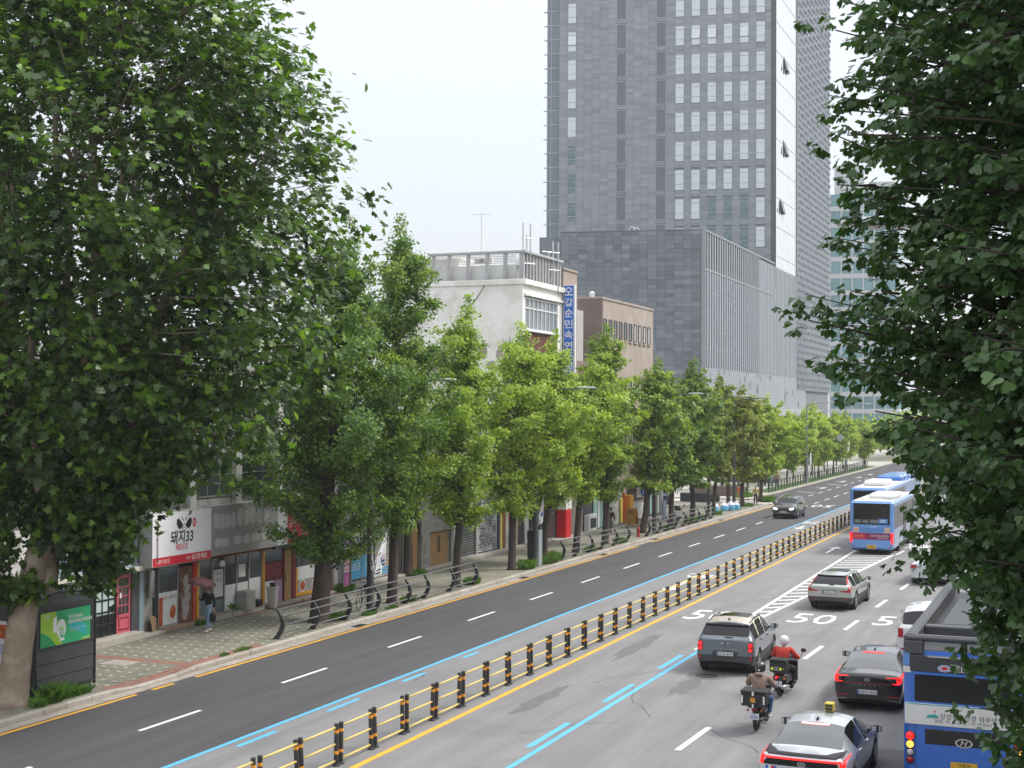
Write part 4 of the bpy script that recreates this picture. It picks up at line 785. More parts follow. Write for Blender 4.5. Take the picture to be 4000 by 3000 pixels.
# ---- shops under the white building
t = shop('row of small red, cream and yellow fronts under the white building', 107, 117.2, 3.1, PLD)
for y0, y1, mt, nm in ((107.05, 107.5, YEL2, 'yellow_post'), (107.62, 108.15, pm('orange_brown', (.26, .09, .03), .6, .15, 3), 'orange_panel'), (108.2, 108.7, PLW, 'white_pier'), (109.7, 110.6, pm('cream_panel', (.52, .45, .26), .6, .1, 3), 'cream_panel'), (112.2, 113.0, PLW, 'white_pier')): B_(t, nm, FX-.02, FX+.08, y0, y1, .25, 2.6, mt, .01)
m = MB(); m.box(FX, FX+.05, 108.75, 109.65, .3, 2.4); m.box(FX+.05, FX+.055, 108.85, 109.55, 1.6, 2.2, 1)
for k in range(8): m.box(FX+.051, FX+.056, 108.85, 109.55, .42+k*.13, .48+k*.13, 2)
m.build('menu_board', [PLD, MAROON, pm('menu_print', (.34, .32, .31), .6, .4, 14)], t); B_(t, 'glazing', FX-.02, FX+.02, 113.05, 117.1, .3, 2.5, GLASS_SHOP); B_(t, 'step', FX, -31.35, 107.2, 117.2, .15, .3, STEP, .015); B_(t, 'fascia', FX, FX+.2, 107.2, 111.0, 2.65, 3.1, pm('orange_red_fascia', (.60, .10, .03), .5, .15, 3), .01); B_(t, 'fascia', FX, FX+.2, 113, 116, 2.65, 3.1, pm('orange_red_fascia', (.60, .10, .03), .5, .15, 3), .01)
t = thing('stool', 'small red plastic stool and bucket by the cream panel', 'stool', (-31.0, 112.9, .3)); m = MB(); m.bbox(-31.2, -30.85, 112.7, 113.1, .62, .68, .01); [m.tube([(-31.03+a*.14, 112.9+b*.16, .3), (-31.03+a*.12, 112.9+b*.14, .62)], .02, 5) for a in (-1, 1) for b in (-1, 1)]; m.build('frame', RED, t); m = MB(); m.lathe([(.15, .3), (.2, .95), (.2, 1.0)], 12, Matrix.Translation((-31.2, 111.6, 0))); one('bin', m, RED, 'red bin standing against the cream panel under the white building', 'bin')
t = shop('dark glass front beside the tall red booth', 117.3, 126.4, 3.0, PLG); B_(t, 'glazing', FX-.02, FX+.02, 117.4, 119.1, .3, 2.5, GLASS_SHOP); B_(t, 'panel', FX-.02, FX+.05, 121.2, 123.2, .2, 2.6, PLW, .01); B_(t, 'panel', FX-.02, FX+.04, 123.3, 126.3, .2, 2.6, pm('buff_panel', (.36, .33, .29), .8, .15, 2), .01); B_(t, 'step', FX, -31.0, 117.2, 126.5, .15, .2, STEP, .015)
t = thing('red_booth', 'tall bright red booth with a white cap standing against the beige wall', 'booth', (-31.4, 120.1, .2)); B_(t, 'body', -31.75, -31.1, 119.55, 120.85, .2, 1.95, pm('booth_red', (.66, .012, .02), .4, .05, 2), .02); B_(t, 'cap', -31.75, -31.08, 119.5, 120.9, 1.95, 2.5, WHITE, .03); B_(t, 'door', -31.1, -31.085, 119.7, 120.75, .3, 1.85, RED, .004)
t = shop('small shop with a white service counter and mint green door behind the middle railing', 126.5, 134.2, 3.0, PLD); B_(t, 'counter', FX, FX+.35, 126.8, 129.0, .15, 1.25, WHITE, .02); B_(t, 'hatch', FX+.3, FX+.36, 127.3, 128.9, .35, 1.0, METAL_DK, .01); B_(t, 'door', FX-.02, FX+.05, 129.3, 130.3, .2, 2.4, pm('mint_door', (.30, .50, .45), .5, .1, 3), .01); B_(t, 'panel', FX-.02, FX+.06, 130.5, 131.1, .2, 2.4, WHITE, .01); B_(t, 'door', FX-.02, FX+.05, 131.2, 132, .2, 2.4, pm('mint_door', (.30, .50, .45), .5, .1, 3), .01); B_(t, 'fascia', FX, FX+.25, 126.5, 134, 2.5, 3.0, WHITE, .02)
t = shop('white walled shop with an orange pillar and big white posters under blue signs', 134.3, 145.3, 3.2, PLW); B_(t, 'yellow_panel', FX, FX+.1, 137.2, 137.9, .2, 1.9, YEL2, .01); B_(t, 'red_panel', FX, FX+.1, 138.2, 138.5, .2, 2.3, SIGNR, .01); B_(t, 'orange_pillar', FX, FX+.5, 138.7, 139.7, .15, 2.1, YEL, .02)
m = MB(); m.box(FX, FX+.05, 140.0, 142.3, .3, 1.5); m.box(FX, FX+.05, 142.6, 145.1, .2, 1.35); m.box(FX, FX+.045, 139.9, 145.2, 1.55, 2.75, 1); m.box(FX+.046, FX+.05, 142.6, 144.6, 1.75, 2.5); text(m, '안경콘택트', FR_STREET(FX+.055, 143.6, 2.15), w=1.6, m=2)
for y in (143.3, 143.9, 144.3): m.box(FX+.051, FX+.055, y, y+.06, .45, .75, 2)
m.build('poster', [WHITE, pm('dark_shop_wall', (.10, .06, .05), .6, .2, 3), SIGNR], t); B_(t, 'awning', FX, FX+.7, 139.5, 146.2, 2.85, 2.98, pm('red_awning', (.42, .06, .03), .6, .15, 3), .02)
m = MB(); m.bbox(FX, FX+.3, 143.2, 146.6, 3.0, 3.55, .05); text(m, '안경원', FR_STREET(FX+.31, 145, 3.28), w=2.2, m=1); one('shop_sign', m, [pm('deep_blue_sign', (.02, .04, .28), .4, .05, 2), WHITE], 'dark blue rounded shop sign above the red awning', 'sign')
q = np.linspace(0, 6.283, 25)[:-1]; m = MB(); m.prism([(-30.6+.55*math.cos(a), 140.9, 2.35+.55*math.sin(a)) for a in q], (0, -.12, 0)); m.poly([(-30.6+.44*math.cos(a), 140.775, 2.35+.44*math.sin(a)) for a in q], 1); text(m, 'M', FR_REAR(-30.6, 140.77, 2.35), h=.5, m=0); m.tube([(-31.9, 140.85, 2.35), (-31.1, 140.85, 2.35)], .03, 6, 2); one('shop_sign', m, [WHITE, SIGNB2, METAL_DK], 'round blue projecting sign with a pale rim above the folding board', 'sign')
t = thing('folding_board', 'orange brown folding A board standing open on the pavement by the white posters', 'sign board', (-30.4, 135.3, .15)); BRD = pm('orange_board', (.50, .25, .05), .5, .15, 3)
for s_ in (-1, 1):
    T = Matrix.Translation((-30.4, 135.3, .15)) @ Matrix.Rotation(R(-20), 4, 'Z') @ Matrix.Translation((0, s_*.28, 0)) @ Matrix.Rotation(s_*R(12), 4, 'X'); m = MB(); m.box(-.45, .45, -.02, .02, .12, 1.22, T=T); m.box(-.45, -.38, -.021, .021, 0, .12, T=T); m.box(.38, .45, -.021, .021, 0, .12, T=T)
    if s_ < 0: text(m, '메뉴', T @ frame((0, -.025, .92), (1, 0, 0), (0, 0, 1)), w=.6, m=1)
    m.build('board', [BRD, INK], t)
t = shop('last dark shop of the row with white upright signs', 145.4, 151.6, 3.2, PLD); 
for y in (149.2, 150.7): B_(t, 'upright_sign', FX, FX+.25, y, y+.45, .3, 2.6, WHITE, .01)
B_(t, 'glazing', FX-.02, FX+.02, 145.8, 149, .3, 2.5, GLASS_SHOP); B_(t, 'green_panel', FX, FX+.06, 147.2, 147.8, .3, 1.7, pm('mint_door', (.30, .50, .45), .5, .1, 3))
m = MB(); m.lathe([(.18, .15), (.19, .9), (.19, 1.55), (.17, 1.6)], 14, Matrix.Translation((-29.8, 143.5, 0))); one('display_drum', m, pm('pale_blue_drum', (.42, .50, .60), .5, .25, 5), 'pale blue upright drum display behind the far railing lamp', 'display', smooth=True, angle=40)
# small things on the pavement by the shop fronts
t = thing('planter_pot', 'tall white tapered planter pot by the maroon shop corner', 'plant pot', (-31.2, 73.4, .32)); m = MB(); m.lathe([(.17, 0), (.2, .06), (.26, .78), (.3, .8), (.3, .86), (.24, .86), (.22, .8)], 18, Matrix.Translation((-31.15, 73.3, .2))); m.build('pot', pm('pot_white', (.60, .59, .55), .5, .08, 3), t, smooth=True, angle=40); m = MB(); m.lathe([(.1, .8), (.13, .98), (.12, 1.0)], 12, Matrix.Translation((-31.15, 73.3, .2))); m.build('inner_pot', BLACK, t)
m = MB(); m.bbox(-31.7, -31.2, 70.9, 71.75, .32, 1.05, .02); one('cabinet', m, pm('grey_board', (.36, .345, .33), .6, .1, 3), 'low grey cabinet standing against the filmed panes', 'cabinet')
m = MB(); m.bbox(-31.65, -31.3, 72.2, 72.7, .32, .6, .03); one('crate', m, BLACK, 'low black crate next to the tall white planter pot', 'crate')
m = MB(); m.poly([(FX+.3, 63.35, .27), (FX+.15, 63.95, .28), (FX+.12, 63.95, .7), (FX+.2, 63.3, .9)]); m.prism([(FX+.3, 63.35, .27), (FX+.15, 63.95, .28), (FX+.12, 63.95, .7), (FX+.2, 63.3, .9)], (.02, 0, 0)); one('cardboard', m, pm('cardboard', (.36, .22, .12), .8, .15, 4), 'torn piece of cardboard leaning against the grey pier', 'cardboard')
m = MB(); m.lathe([(.02, 0), (.14, .02), (.16, .2), (.08, .36), (.02, .4)], 9, Matrix.Translation((-31.35, 67.85, .2)), caps=False); one('rubbish_bag', m, pm('green_bag', (.02, .20, .13), .5, .2, 8), 'small green bag left at the pork shop step', 'bag', smooth=True)
t = thing('potted_plant', 'small leafy plant growing at the step behind the walker', 'plant', (-31.35, 69.9, .2))
rg = random.Random(2); m = MB()
for k in range(26):
    a, e, l = rg.random()*6.28, rg.uniform(.2, 1.2), rg.uniform(.25, .5); d = Vector((math.cos(a)*math.cos(e), math.sin(a)*math.cos(e), math.sin(e)))*l; o_ = Vector((-31.35, 69.9, .35)); s_ = d.cross(Vector((0, 0, 1))).normalized()*.07; m.poly([o_+d*.4, o_+d*.75+s_, o_+d, o_+d*.75-s_], 0, rg.random())
m.build('foliage', WEED, t); m = MB(); m.tube([(-31.35, 69.9, .2), (-31.35, 69.9, .45)], .02, 5); m.build('stem', GREEN_T, t)
remap(tops(_s0), FX, keep=('vent_duct', 'globe_lamp', 'bin', 'display_drum', 'rubbish_bag'))
_s0 = set(bpy.data.objects)
# ---- dark advertising booth by the plane tree
KX0, KX1, KY0, KY1 = -28.15, -27.12, 47.55, 50.85
t = thing('advertising_booth', 'dark grey clapboard booth with rounded top beside the plane tree trunk', 'booth', (-27.6, 49.2, .15)); KM = pm('booth_siding', (.052, .053, .058), .6, .12, 3, .05, 60); KT = pm('booth_trim', (.03, .03, .033), .5, .12, 3)
B_(t, 'base', KX0+.06, KX1-.06, KY0+.06, KY1-.06, .15, .36, pm('booth_base', (.10, .12, .115), .7, .2, 3), .01); B_(t, 'shell', KX0, KX1-.02, KY0, KY1-.02, .36, 2.72, KT, .03)
z = .38
for k in range(6):
    m = MB(); h = .385; a = [(KX1-.02, z+.004), (KX1+.03, z+.012), (KX1+.012, z+h-.006), (KX1-.02, z+h)]
    for (xa, za), (xb, zb) in zip(a[:-1], a[1:]): m.poly([(xa, KY0+.02, za), (xa, KY1-.06, za), (xb, KY1-.06, zb), (xb, KY0+.02, zb)])
    m.build('siding_panel', KM, t); z += h
m = MB(); n = 8; pr = [(KX1-.34+.36*math.sin(a), 2.68+.24*math.cos(a)) for a in np.linspace(0, math.pi/2, n)]; pr = [(KX0, 2.68), (KX0, 2.92)] + pr
m.prism([(x, KY0-.02, z) for x, z in pr], (0, KY1-KY0+.02, 0)); m.build('roof', KM, t, smooth=False)
m = MB(); m.tube([(KX1+.015, KY1-.02, .3), (KX1+.015, KY1-.02, 2.66), (KX1-.08, KY1-.02, 2.86), (KX1-.4, KY1-.02, 2.95)], .05, 8); m.build('corner_trim', KT, t, smooth=True)
m = MB(); m.tube([(KX1+.05, 48.6, .42), (KX1+.05, KY1-.05, .42), (KX1+.06, KY1-.02, .7)], .028, 8); m.build('kick_rail', KT, t, smooth=True)
m = MB(); m.tube([(KX1+.04, KY0+.02, .36), (KX1+.04, KY0+.02, 1.0), (KX1-.1, KY0-.05, 1.2), (KX0+.2, KY0-.04, 1.28)], .012, 5); m.build('cable', BLACK, t, smooth=True); m = MB(); m.tube([(KX1-.1, 48.3, 2.95), (KX1-.3, 49.2, 3.02), (KX1-.12, 49.9, 2.97), (KX1-.05, 50.75, 2.9)], .016, 5); m.build('cable', BLACK, t, smooth=True); m = MB(); m.tube([(KX1-.3, 48.6, 2.97), (KX1-.1, 49.6, 3.0), (KX1-.2, 50.5, 3.08)], .014, 5); m.build('cable', BLACK, t, smooth=True)
m = MB(); m.bbox(KX1-.4, KX1-.2, 47.95, 48.2, 2.92, 3.1, .01); m.build('socket_box', WHITE, t)
GR1 = pm('poster_green', (.03, .42, .16), .35, .08, .7); GR2 = pm('poster_lime', (.32, .55, .03), .35, .1, .8); GR3 = pm('poster_teal', (.03, .40, .42), .35, .1, .8); GR4 = pm('poster_dark_green', (.015, .33, .10), .35, .08, 1)
t = thing('poster', 'bright green festival poster with white lettering fixed to the dark booth', 'poster', (-27.08, 49.25, 1.64)); m = MB(); ya, yb, za, zb = 47.74, 50.74, 1.62, 2.55; X = KX1+.05
def quad(pts, k, mt, bend=True): m.poly([(X+k*.0015-(.05*max(0, (y-50.45)/.3)**2), y, z) for y, z in pts], mt)
def rect(y0, y1, z0, z1, k, mt):
    n = max(2, int((y1-y0)/.15))
    for i in range(n): a, b = y0+(y1-y0)*i/n, y0+(y1-y0)*(i+1)/n; quad([(a, z0), (b, z0), (b, z1), (a, z1)], k, mt)
rect(ya, yb, za, zb, 0, 0); quad([(ya, za), (48.9, za), (48.55, zb), (ya, zb)], 1, 1); quad([(ya, za), (48.6, za), (48.2, 1.9), (ya, 2.05)], 2, 3); quad([(49.2, 2.05), (50.3, 1.75), (50.3, 2.05), (49.6, 2.2)], 1, 2); quad([(49.9, za), (50.5, za), (50.5, 1.7)], 1, 1); quad([(48.7, zb), (49.3, 2.25), (49.1, 2.0), (48.65, 2.1)], 2, 3)
quad([(48.42, 1.98), (48.60, 1.98), (48.60, 2.42), (48.42, 2.36)], 3, 4); q = np.linspace(0, 6.283, 25)[:-1]; quad([(48.86+.26*math.cos(a), 2.05+.26*math.sin(a)) for a in q], 3, 4); quad([(48.86+.06*math.cos(a), 2.05+.06*math.sin(a)) for a in q], 4, 1)
for a in np.linspace(0, 6.283, 9)[:-1]: quad([(48.86+.25*math.cos(a), 2.05+.25*math.sin(a)), (48.86+.25*math.cos(a+.05), 2.05+.25*math.sin(a+.05)), (48.86+.05*math.cos(a), 2.05+.05*math.sin(a))], 4, 1)
quad([(48.75, 1.72), (49.05, 1.72), (49.0, 1.8), (48.8, 1.8)], 4, 4); quad([(48.85, 1.8), (48.93, 1.8), (48.7, 2.15)], 5, 3); quad([(48.88, 1.8), (48.95, 1.8), (49.02, 2.2)], 5, 0)
fx = X+.009
text(m, '제11회 KIADA', FR_STREET(fx, 49.66, 2.33), w=.8, bold=.02, m=4); text(m, '대한민국장애인국제무용제', FR_STREET(fx, 49.92, 2.19), w=1.35, h=.11, bold=.02, m=4); text(m, '2025 대한민국 장애인 국제 무용제', FR_STREET(fx, 49.8, 2.0), w=.9, h=.035, m=4); text(m, '대학로 극장 쿼드', FR_STREET(fx, 49.65, 1.94), w=.6, h=.035, m=4); text(m, '8.20-8.25', FR_STREET(fx, 48.05, 2.47), w=.4, h=.07, m=4); text(m, '쿼드', FR_STREET(fx, 48.12, 2.38), w=.18, h=.05, m=4); text(m, '문화예술', FR_STREET(fx, 50.2, 1.68), w=.4, h=.05, m=4)
m.build('print', [GR1, GR2, GR3, GR4, pm('poster_white', (.78, .80, .78), .4, .03, 2)], t)
m = MB(); m.box(X-.02, X-.006, ya-.03, yb-.05, za-.03, zb+.03); m.build('backing', KT, t)
remap(tops(_s0), -27.12)
_s0 = set(bpy.data.objects)
# notices behind the trunk
t = thing('poster', 'white poster with blue writing behind the plane tree trunk, left of the booth', 'poster', (-30.5, 50.6, 1.0)); m = MB(); m.box(-30.2, -29.35, 50.58, 50.6, .75, 2.0); m.box(-30.1, -29.5, 50.572, 50.578, 1.5, 1.9, 1); text(m, '공연', FR_REAR(-29.75, 50.57, 1.2), w=.5, m=2); m.build('print', [WHITE, FOOD, SIGNB2], t); m = MB(); m.box(-30.3, -28.2, 50.6, 50.9, .15, 2.4); m.build('backing', PLD, t)
remap(tops(_s0))
_s0 = set(bpy.data.objects)
# ================================================================== LARGE BUILDINGS
PLW2 = pm('peeling_white_plaster', (.85, .835, .80), .9, .05, .5, .12, 10, dirt=(.60, .57, .52), dscale=.42)
BRN = pm('brown_render', (.215, .165, .145), .9, .12, .8, .12, 14, dirt=(.30, .25, .225), dscale=.35); BRN2 = pm('tan_render', (.36, .295, .25), .9, .1, .8, .12, 14, dirt=(.46, .41, .36), dscale=.3)
ROOFM = pm('roof_panel_white', (.76, .76, .74), .6, .1, 1); RLM = pm('balustrade_grey', (.42, .415, .42), .7, .12, 2)
# ---- white peeling building
t = thing('white_building', 'peeling white plaster building with a roof balustrade and a band of office windows', 'building', (-36, 116, .15)); y0, y1, zt = 111.72, 120.9, 15.92; x1 = FX
B_(t, 'wall', -41, x1-.5, y0+.01, y1, 3.0, zt, PLW2); B_(t, 'front_wall', x1-.5, x1, y0, y1, 14.95, zt, PLW2); B_(t, 'corner_pier', x1-.5, x1, y0, 112.25, 3, 14.95, PLW2); B_(t, 'corner_pier', x1-.5, x1, 119.8, y1, 3, 14.95, PLW2); B_(t, 'cornice', -41.05, x1+.22, y0-.12, y1+.02, zt-.32, zt, PLW2, .03); B_(t, 'ledge', x1, x1+.14, y0+.3, y1, 14.95, 15.12, PLW2, .02)
window(t, 112.3, 119.75, 13.0, 14.85, x1-.1, splits=list(np.linspace(112.3, 119.75, 9)), nz=1, fr=pm('white_frame', (.62, .63, .64), .5, .06, 2), gl=pm('office_glass', (.22, .25, .27), .1, .2, .8), fw=.09, d=.08)
m = MB(); m.box(x1-.12, x1-.02, 112.3, 119.75, 14.22, 14.30); m.build('transom', WHITE, t); B_(t, 'sill', x1-.3, x1+.16, 112.2, 119.85, 12.84, 12.98, WHITE, .02)
B_(t, 'spandrel', x1-.4, x1-.06, 112.25, 119.8, 3.0, 12.84, BRICKM)
z = 12.76; me = {}
for r_ in range(40):
    m = MB(); m.box(x1-.06, x1-.025, 112.26, 119.79, z-.052, z, 0, random.random()); m.build('brick_course', BRICKM, t); z -= .068
for k, (yy, zz) in enumerate(((113.2, 9.2),)): window(t, 112.6, 119.5, 8.2, 9.9, x1-.05, nx=7, nz=1, fr=ALU)
# plaster loss patches on the side wall (bare render showing)
m = MB(); rg = random.Random(4)
for cx, cz, w_, h in ((-34.35, 11.75, .28, .55), (-33.35, 11.5, .24, .35), (-32.55, 11.4, .3, 1.1), (-33.9, 10.85, .35, .3), (-33.5, 10.6, .3, .2), (-34.9, 9.0, .7, .6), (-32.2, 10.2, .3, .5), (-35.8, 8.5, .9, .5)):
    n = 16; m.poly([(cx+w_*math.cos(a)*(.6+.6*rg.random()), y0-.004-.0003*rg.random(), cz+h*math.sin(a)*(.6+.6*rg.random())) for a in np.linspace(0, 6.283, n+1)[:-1]])
m.build('bare_patch', pm('bare_render', (.33, .295, .27), .9, .15, 3), t)
m = MB(); pts = [(-34.3, y0-.02, 15.7), (-34.6, y0-.05, 15.2), (-35.5, y0-.05, 14.0), (-36.3, y0-.05, 12.9)]; m.tube(pts, .022, 5); m.build('cable', BLACK, t)
B_(t, 'roof_wall', -38.2, -32.5, 112.6, 120.6, zt, zt+.95, ROOFM)
for k, yy in enumerate(np.linspace(112.2, 120.6, 13)): B_(t, 'baluster', -32.15, -31.85, yy-.11, yy+.11, zt, 17.5, RLM)
for k, xx in enumerate((-38.0, -36.9, -35.6, -34.3, -33.1)): B_(t, 'baluster', xx-.1, xx+.1, 112.05, 112.3, zt, 17.5, RLM)
B_(t, 'handrail', -32.3, -31.7, 112.0, 120.9, 17.5, 17.66, RLM, .02); B_(t, 'handrail', -38.3, -32.31, 111.95, 112.4, 17.5, 17.655, RLM, .02)
for z in np.arange(16.95, 17.5, .1): m = MB(); m.box(-38.2, -32.6, 112.7, 112.73, z, z+.05); m.box(-32.63, -32.6, 112.75, 120.6, z, z+.05); m.build('louvre_slat', ROOFM, t)
B_(t, 'stair_house', -40.6, -36.6, 113.2, 117, zt, 17.3, PLW2); B_(t, 'stair_roof', -40.8, -36.4, 113.0, 117.2, 17.3, 17.46, PLW2, .02); B_(t, 'stair_door', -39.6, -38.9, 113.17, 113.2, zt, 17.2, PLD)
def mast(label, pts, r, cat='antenna', bars=()):
    m = MB()
    for a, b in pts: m.tube([a, b], r, 6)
    for a, b in bars: m.tube([a, b], r*.7, 5)
    one('roof_mast' if cat == 'mast' else 'antenna', m, STEEL, label, cat)
mast('pair of tall galvanised masts on the front corner of the white roof', [((-32.0, 112.4, 15.9), (-32.0, 112.4, 19.3)), ((-31.7, 113.0, 15.9), (-31.7, 113.0, 19.3)), ((-31.85, 112.7, 15.9), (-31.85, 112.7, 18.6))], .05, 'mast', [((-32.1, 112.3, 18.4), (-31.5, 113.3, 18.4)), ((-32.1, 112.3, 16.9), (-31.5, 113.3, 16.9))])
mast('shorter pair of galvanised masts further along the white roof edge', [((-31.75, 118.4, 15.6), (-31.75, 118.4, 18.7)), ((-31.55, 119.0, 15.6), (-31.55, 119.0, 18.7)), ((-31.9, 117.9, 15.6), (-31.9, 117.9, 18.0))], .05, 'mast', [((-32.2, 117.4, 18.0), (-31.5, 119.1, 18.0)), ((-31.9, 117.9, 16.9), (-31.5, 119.1, 16.9))])
mast('thin TV antenna standing above the white roof', [((-36.0, 116, 17.4), (-36.0, 116, 20.4))], .022, 'antenna', [((-36.7, 116, 20.35), (-35.3, 116, 20.35)), ((-36.4, 115.8, 20.35), (-36.4, 116.2, 20.35)), ((-35.7, 115.8, 20.35), (-35.7, 116.2, 20.35))])
mast('bare leaning whip antenna at the left end of the white roof', [((-40.4, 114, 17.4), (-40.75, 114, 20.3))], .022)
m = MB(); m.bbox(-35.4, -34.2, 112.8, 113.3, 17.0, 17.35, .02); m.lathe([(.14, 0), (.14, .02)], 12, frame((-34.9, 112.79, 17.17), (1, 0, 0), (0, 0, 1)), m=1); one('air_conditioner', m, [WHITE, BLACK], 'white outdoor air conditioner unit on the white roof behind the rail', 'air conditioner')
# ---- blue blade sign
t = thing('blade_sign', 'tall blue vertical sign with white letters projecting beside the white building', 'sign', (-31.35, 121, 10)); B_(t, 'box', -31.75, -30.92, 120.98, 121.25, 10.2, 16.12, WHITE, .02); B_(t, 'face', -31.68, -31.04, 120.955, 120.978, 10.25, 16.08, SIGNB2); m = MB()
for i, ch in enumerate('오갑순민속연구원'): text(m, ch, FR_REAR(-31.36, 120.95, 15.72-i*.69), h=.54, w=.56, bold=.02)
m.build('lettering', WHITE, t)
for z in (14.8, 11.5): B_(t, 'bracket', -32.0, -31.75, 121.0, 121.2, z, z+.4, METAL_DK)
# ---- brown buildings
t = thing('brown_stair_tower', 'narrow brown rendered stair tower behind the blue vertical sign', 'building', (-33, 123, .15)); B_(t, 'wall', -36, FX, 121.2, 124.7, .1, 17.1, BRN2); B_(t, 'coping', -36.05, FX+.08, 121.15, 124.75, 17.1, 17.25, BRN2, .02); B_(t, 'link', -36, FX-.6, 124.7, 131.5, .1, 11.5, BRN)
B_(t, 'roof_box', -34.5, -32.5, 126.5, 129, 11.5, 14.9, ALU)
t = thing('brown_building', 'brown rendered office block with a row of narrow upright windows', 'building', (-36, 140, .15)); B_(t, 'side_wall', -42, FX, 131.6, 131.9, 3, 15.85, BRN); B_(t, 'front_wall', -42, FX-.01, 131.9, 148.4, 3, 15.84, BRN2); B_(t, 'coping', -42.05, FX+.06, 131.55, 148.45, 15.84, 16.0, BRN2, .02); B_(t, 'corner_strip', FX, FX+.05, 131.6, 131.75, 3, 15.8, BRN)
ys = np.linspace(132.1, 147.95, 11)
for i, a in enumerate(ys[:-1]):
    for z0, z1 in ((13.25, 14.5), (9.2, 10.5), (5.4, 6.7)): window(t, a, a+.85, z0, z1, FX, 1, 1, fr=pm('window_dark_frame', (.06, .06, .06), .5, .1, 3), gl=GLASS_SHOP if i < 6 else pm('papered_glass', (.36, .36, .35), .3, .55, 5), fw=.07)
    m = MB(); m.box(FX, FX+.1, a-.08, a+.93, 13.1, 13.2); m.build('sill', BRN2, t)
m = MB(); m.lathe([(.18, 0), (.2, .3), (.05, .4)], 10, Matrix.Translation((-32.6, 131.8, 16))); m.build('roof_vent', WHITE, t)
remap(tops(_s0), FX); _s0 = set(bpy.data.objects)
# ---- podium
STN = pm('podium_stone', (.115, .132, .155), .55, .08, 1.5, tint=(.215, .238, .268)); STN2 = pm('pale_corner_stone', (.26, .27, .285), .6, .06, 1); JOINT = pm('stone_joint', (.07, .08, .095), .8, .1, 1)
PY, PX = 254.6, -47.6
t = thing('podium_building', 'dark grey stone clad low block before the tower with white fins', 'building', (-57, 280, .14))
B_(t, 'core', -67.25, PX-.3, PY+.05, 316, .1, 32.0, JOINT); B_(t, 'corner_strip', -48.15, PX, PY-.02, PY+.4, 8.5, 32.1, STN2, .02); B_(t, 'coping', -67.3, -48.15, PY-.05, PY+.6, 32.02, 32.2, STN, .02); B_(t, 'side_block', -70.5, -67.25, PY+1.2, 300, .1, 31.2, STN)
rows = []; z = 31.98; ww = 1.6; k = 0
while z > 8: rows.append(z); z -= (.66, .56, .66, .48)[len(rows) % 4]
cnt = 0; pst = MB(); me_c = {}
xs = np.arange(-67.2, -48.2, 1.187)
for r_, (z, zn) in enumerate(zip(rows[:-1], rows[1:])):
    hh_ = round(z-zn, 2)
    for c_, x in enumerate(xs):
        if x+1.18 > -48.1: continue
        tn = round(min(1, max(0, random.gauss(.38, .26))), 1); dp = .02+.012*random.random()
        if r_ < 19 and cnt < 300:
            if (tn, hh_) not in me_c: m = MB(); m.box(.012, 1.175, -.03, .05, -hh_+.012, -.012, 0, tn); me_c[tn, hh_] = m.mesh('cladding_panel', STN)
            o = meshobj('cladding_panel', me_c[tn, hh_], t); o.location = (x+57, PY-dp+.02-280, z-.14); cnt += 1
        else: pst.box(x+.012, x+1.175, PY-dp-.01, PY+.06, zn+.012, z-.012, 0, tn)
pst.build('cladding_panels', STN, t, kind='stuff')
GLB = pm('blue_curtain_glass', (.07, .095, .135), .06, .3, .35, spec=.8, stretch=(1, .5, .2)); GLP = pm('pale_curtain_glass', (.20, .235, .265), .08, .45, .3, spec=.8, stretch=(1, 2.5, .15)); FIN = pm('white_fin', (.44, .46, .49), .45, .08, 1); SCR = pm('pale_screen', (.27, .29, .32), .5, .2, .6, stretch=(1, 2.0, .4))
B_(t, 'street_glazing', PX-.3, PX-.12, PY+.4, 300, 14, 26.8, GLB); B_(t, 'street_glazing', PX-.3, PX-.1, 300, 352, 12, 31.6, GLP); B_(t, 'upper_recess', PX-.3, PX-.2, PY+.4, 300, 26.95, 31.9, pm('recess_dark', (.05, .052, .06), .6, .1, 2)); B_(t, 'screen_band', PX-.3, PX-.05, PY+.4, 352, 8.7, 14, SCR); B_(t, 'transom', PX-.2, PX+.02, PY+.4, 314, 26.75, 27.0, STN2); B_(t, 'top_beam', PX-.25, PX+.05, PY+.4, 315, 31.85, 32.1, STN2)
for z in np.arange(15.2, 26.6, 1.25): m = MB(); m.box(PX-.13, PX-.09, PY+.5, 300, z, z+.07); m.build('glazing_bar', STN, t)
fm = MB(); fm.box(-.02, .10, 0, .42, 14.0, 31.9); fme = fm.mesh('fin', FIN)
y = PY+1.6
while y < 300: o = meshobj('fin', fme, t); o.location = (PX+57-.1, y-280, -.14); y += 1.85
fm = MB(); fm.box(-.02, .08, 0, .28, 8.8, 31.6); fme = fm.mesh('fin', FIN)
while y < 352: o = meshobj('fin', fme, t); o.location = (PX+57-.1, y-280, -.14); y += 1.5
rg = random.Random(8)
for k in range(46):
    y, z = rg.uniform(PY+1, 345), rg.uniform(9, 14); m = MB(); m.box(PX-.05, PX-.02, y, y+rg.choice((.5, .9)), z, min(z+rg.choice((.9, 1.4)), 13.9)); m.build('slot_window', GLB if rg.random() < .6 else GLP, t)
B_(t, 'canopy', PX-1, PX+2.5, 300, 354, 7.6, 8.65, pm('canopy_grey', (.36, .37, .385), .5, .08, 1), .05); B_(t, 'lobby_core', PX-6, PX-1, 300, 352, .1, 7.6, GLASS_DK)
for y in np.arange(302, 352, 3.4): B_(t, 'lobby_pier', PX-1, PX+.1, y, y+1.1, .14, 7.6, STN2)
m = MB(); q = np.linspace(0, math.pi, 9); m.tube([(-58.3+.5*math.cos(a), 258, 32.2+.75*math.sin(a)) for a in q], .06, 6); m.tube([(-57.7+.5*math.cos(a), 258.4, 32.2+.65*math.sin(a)) for a in q], .06, 6); one('roof_pipe', m, WHITE, 'pair of white curved vent pipes on the podium roof edge', 'pipe')
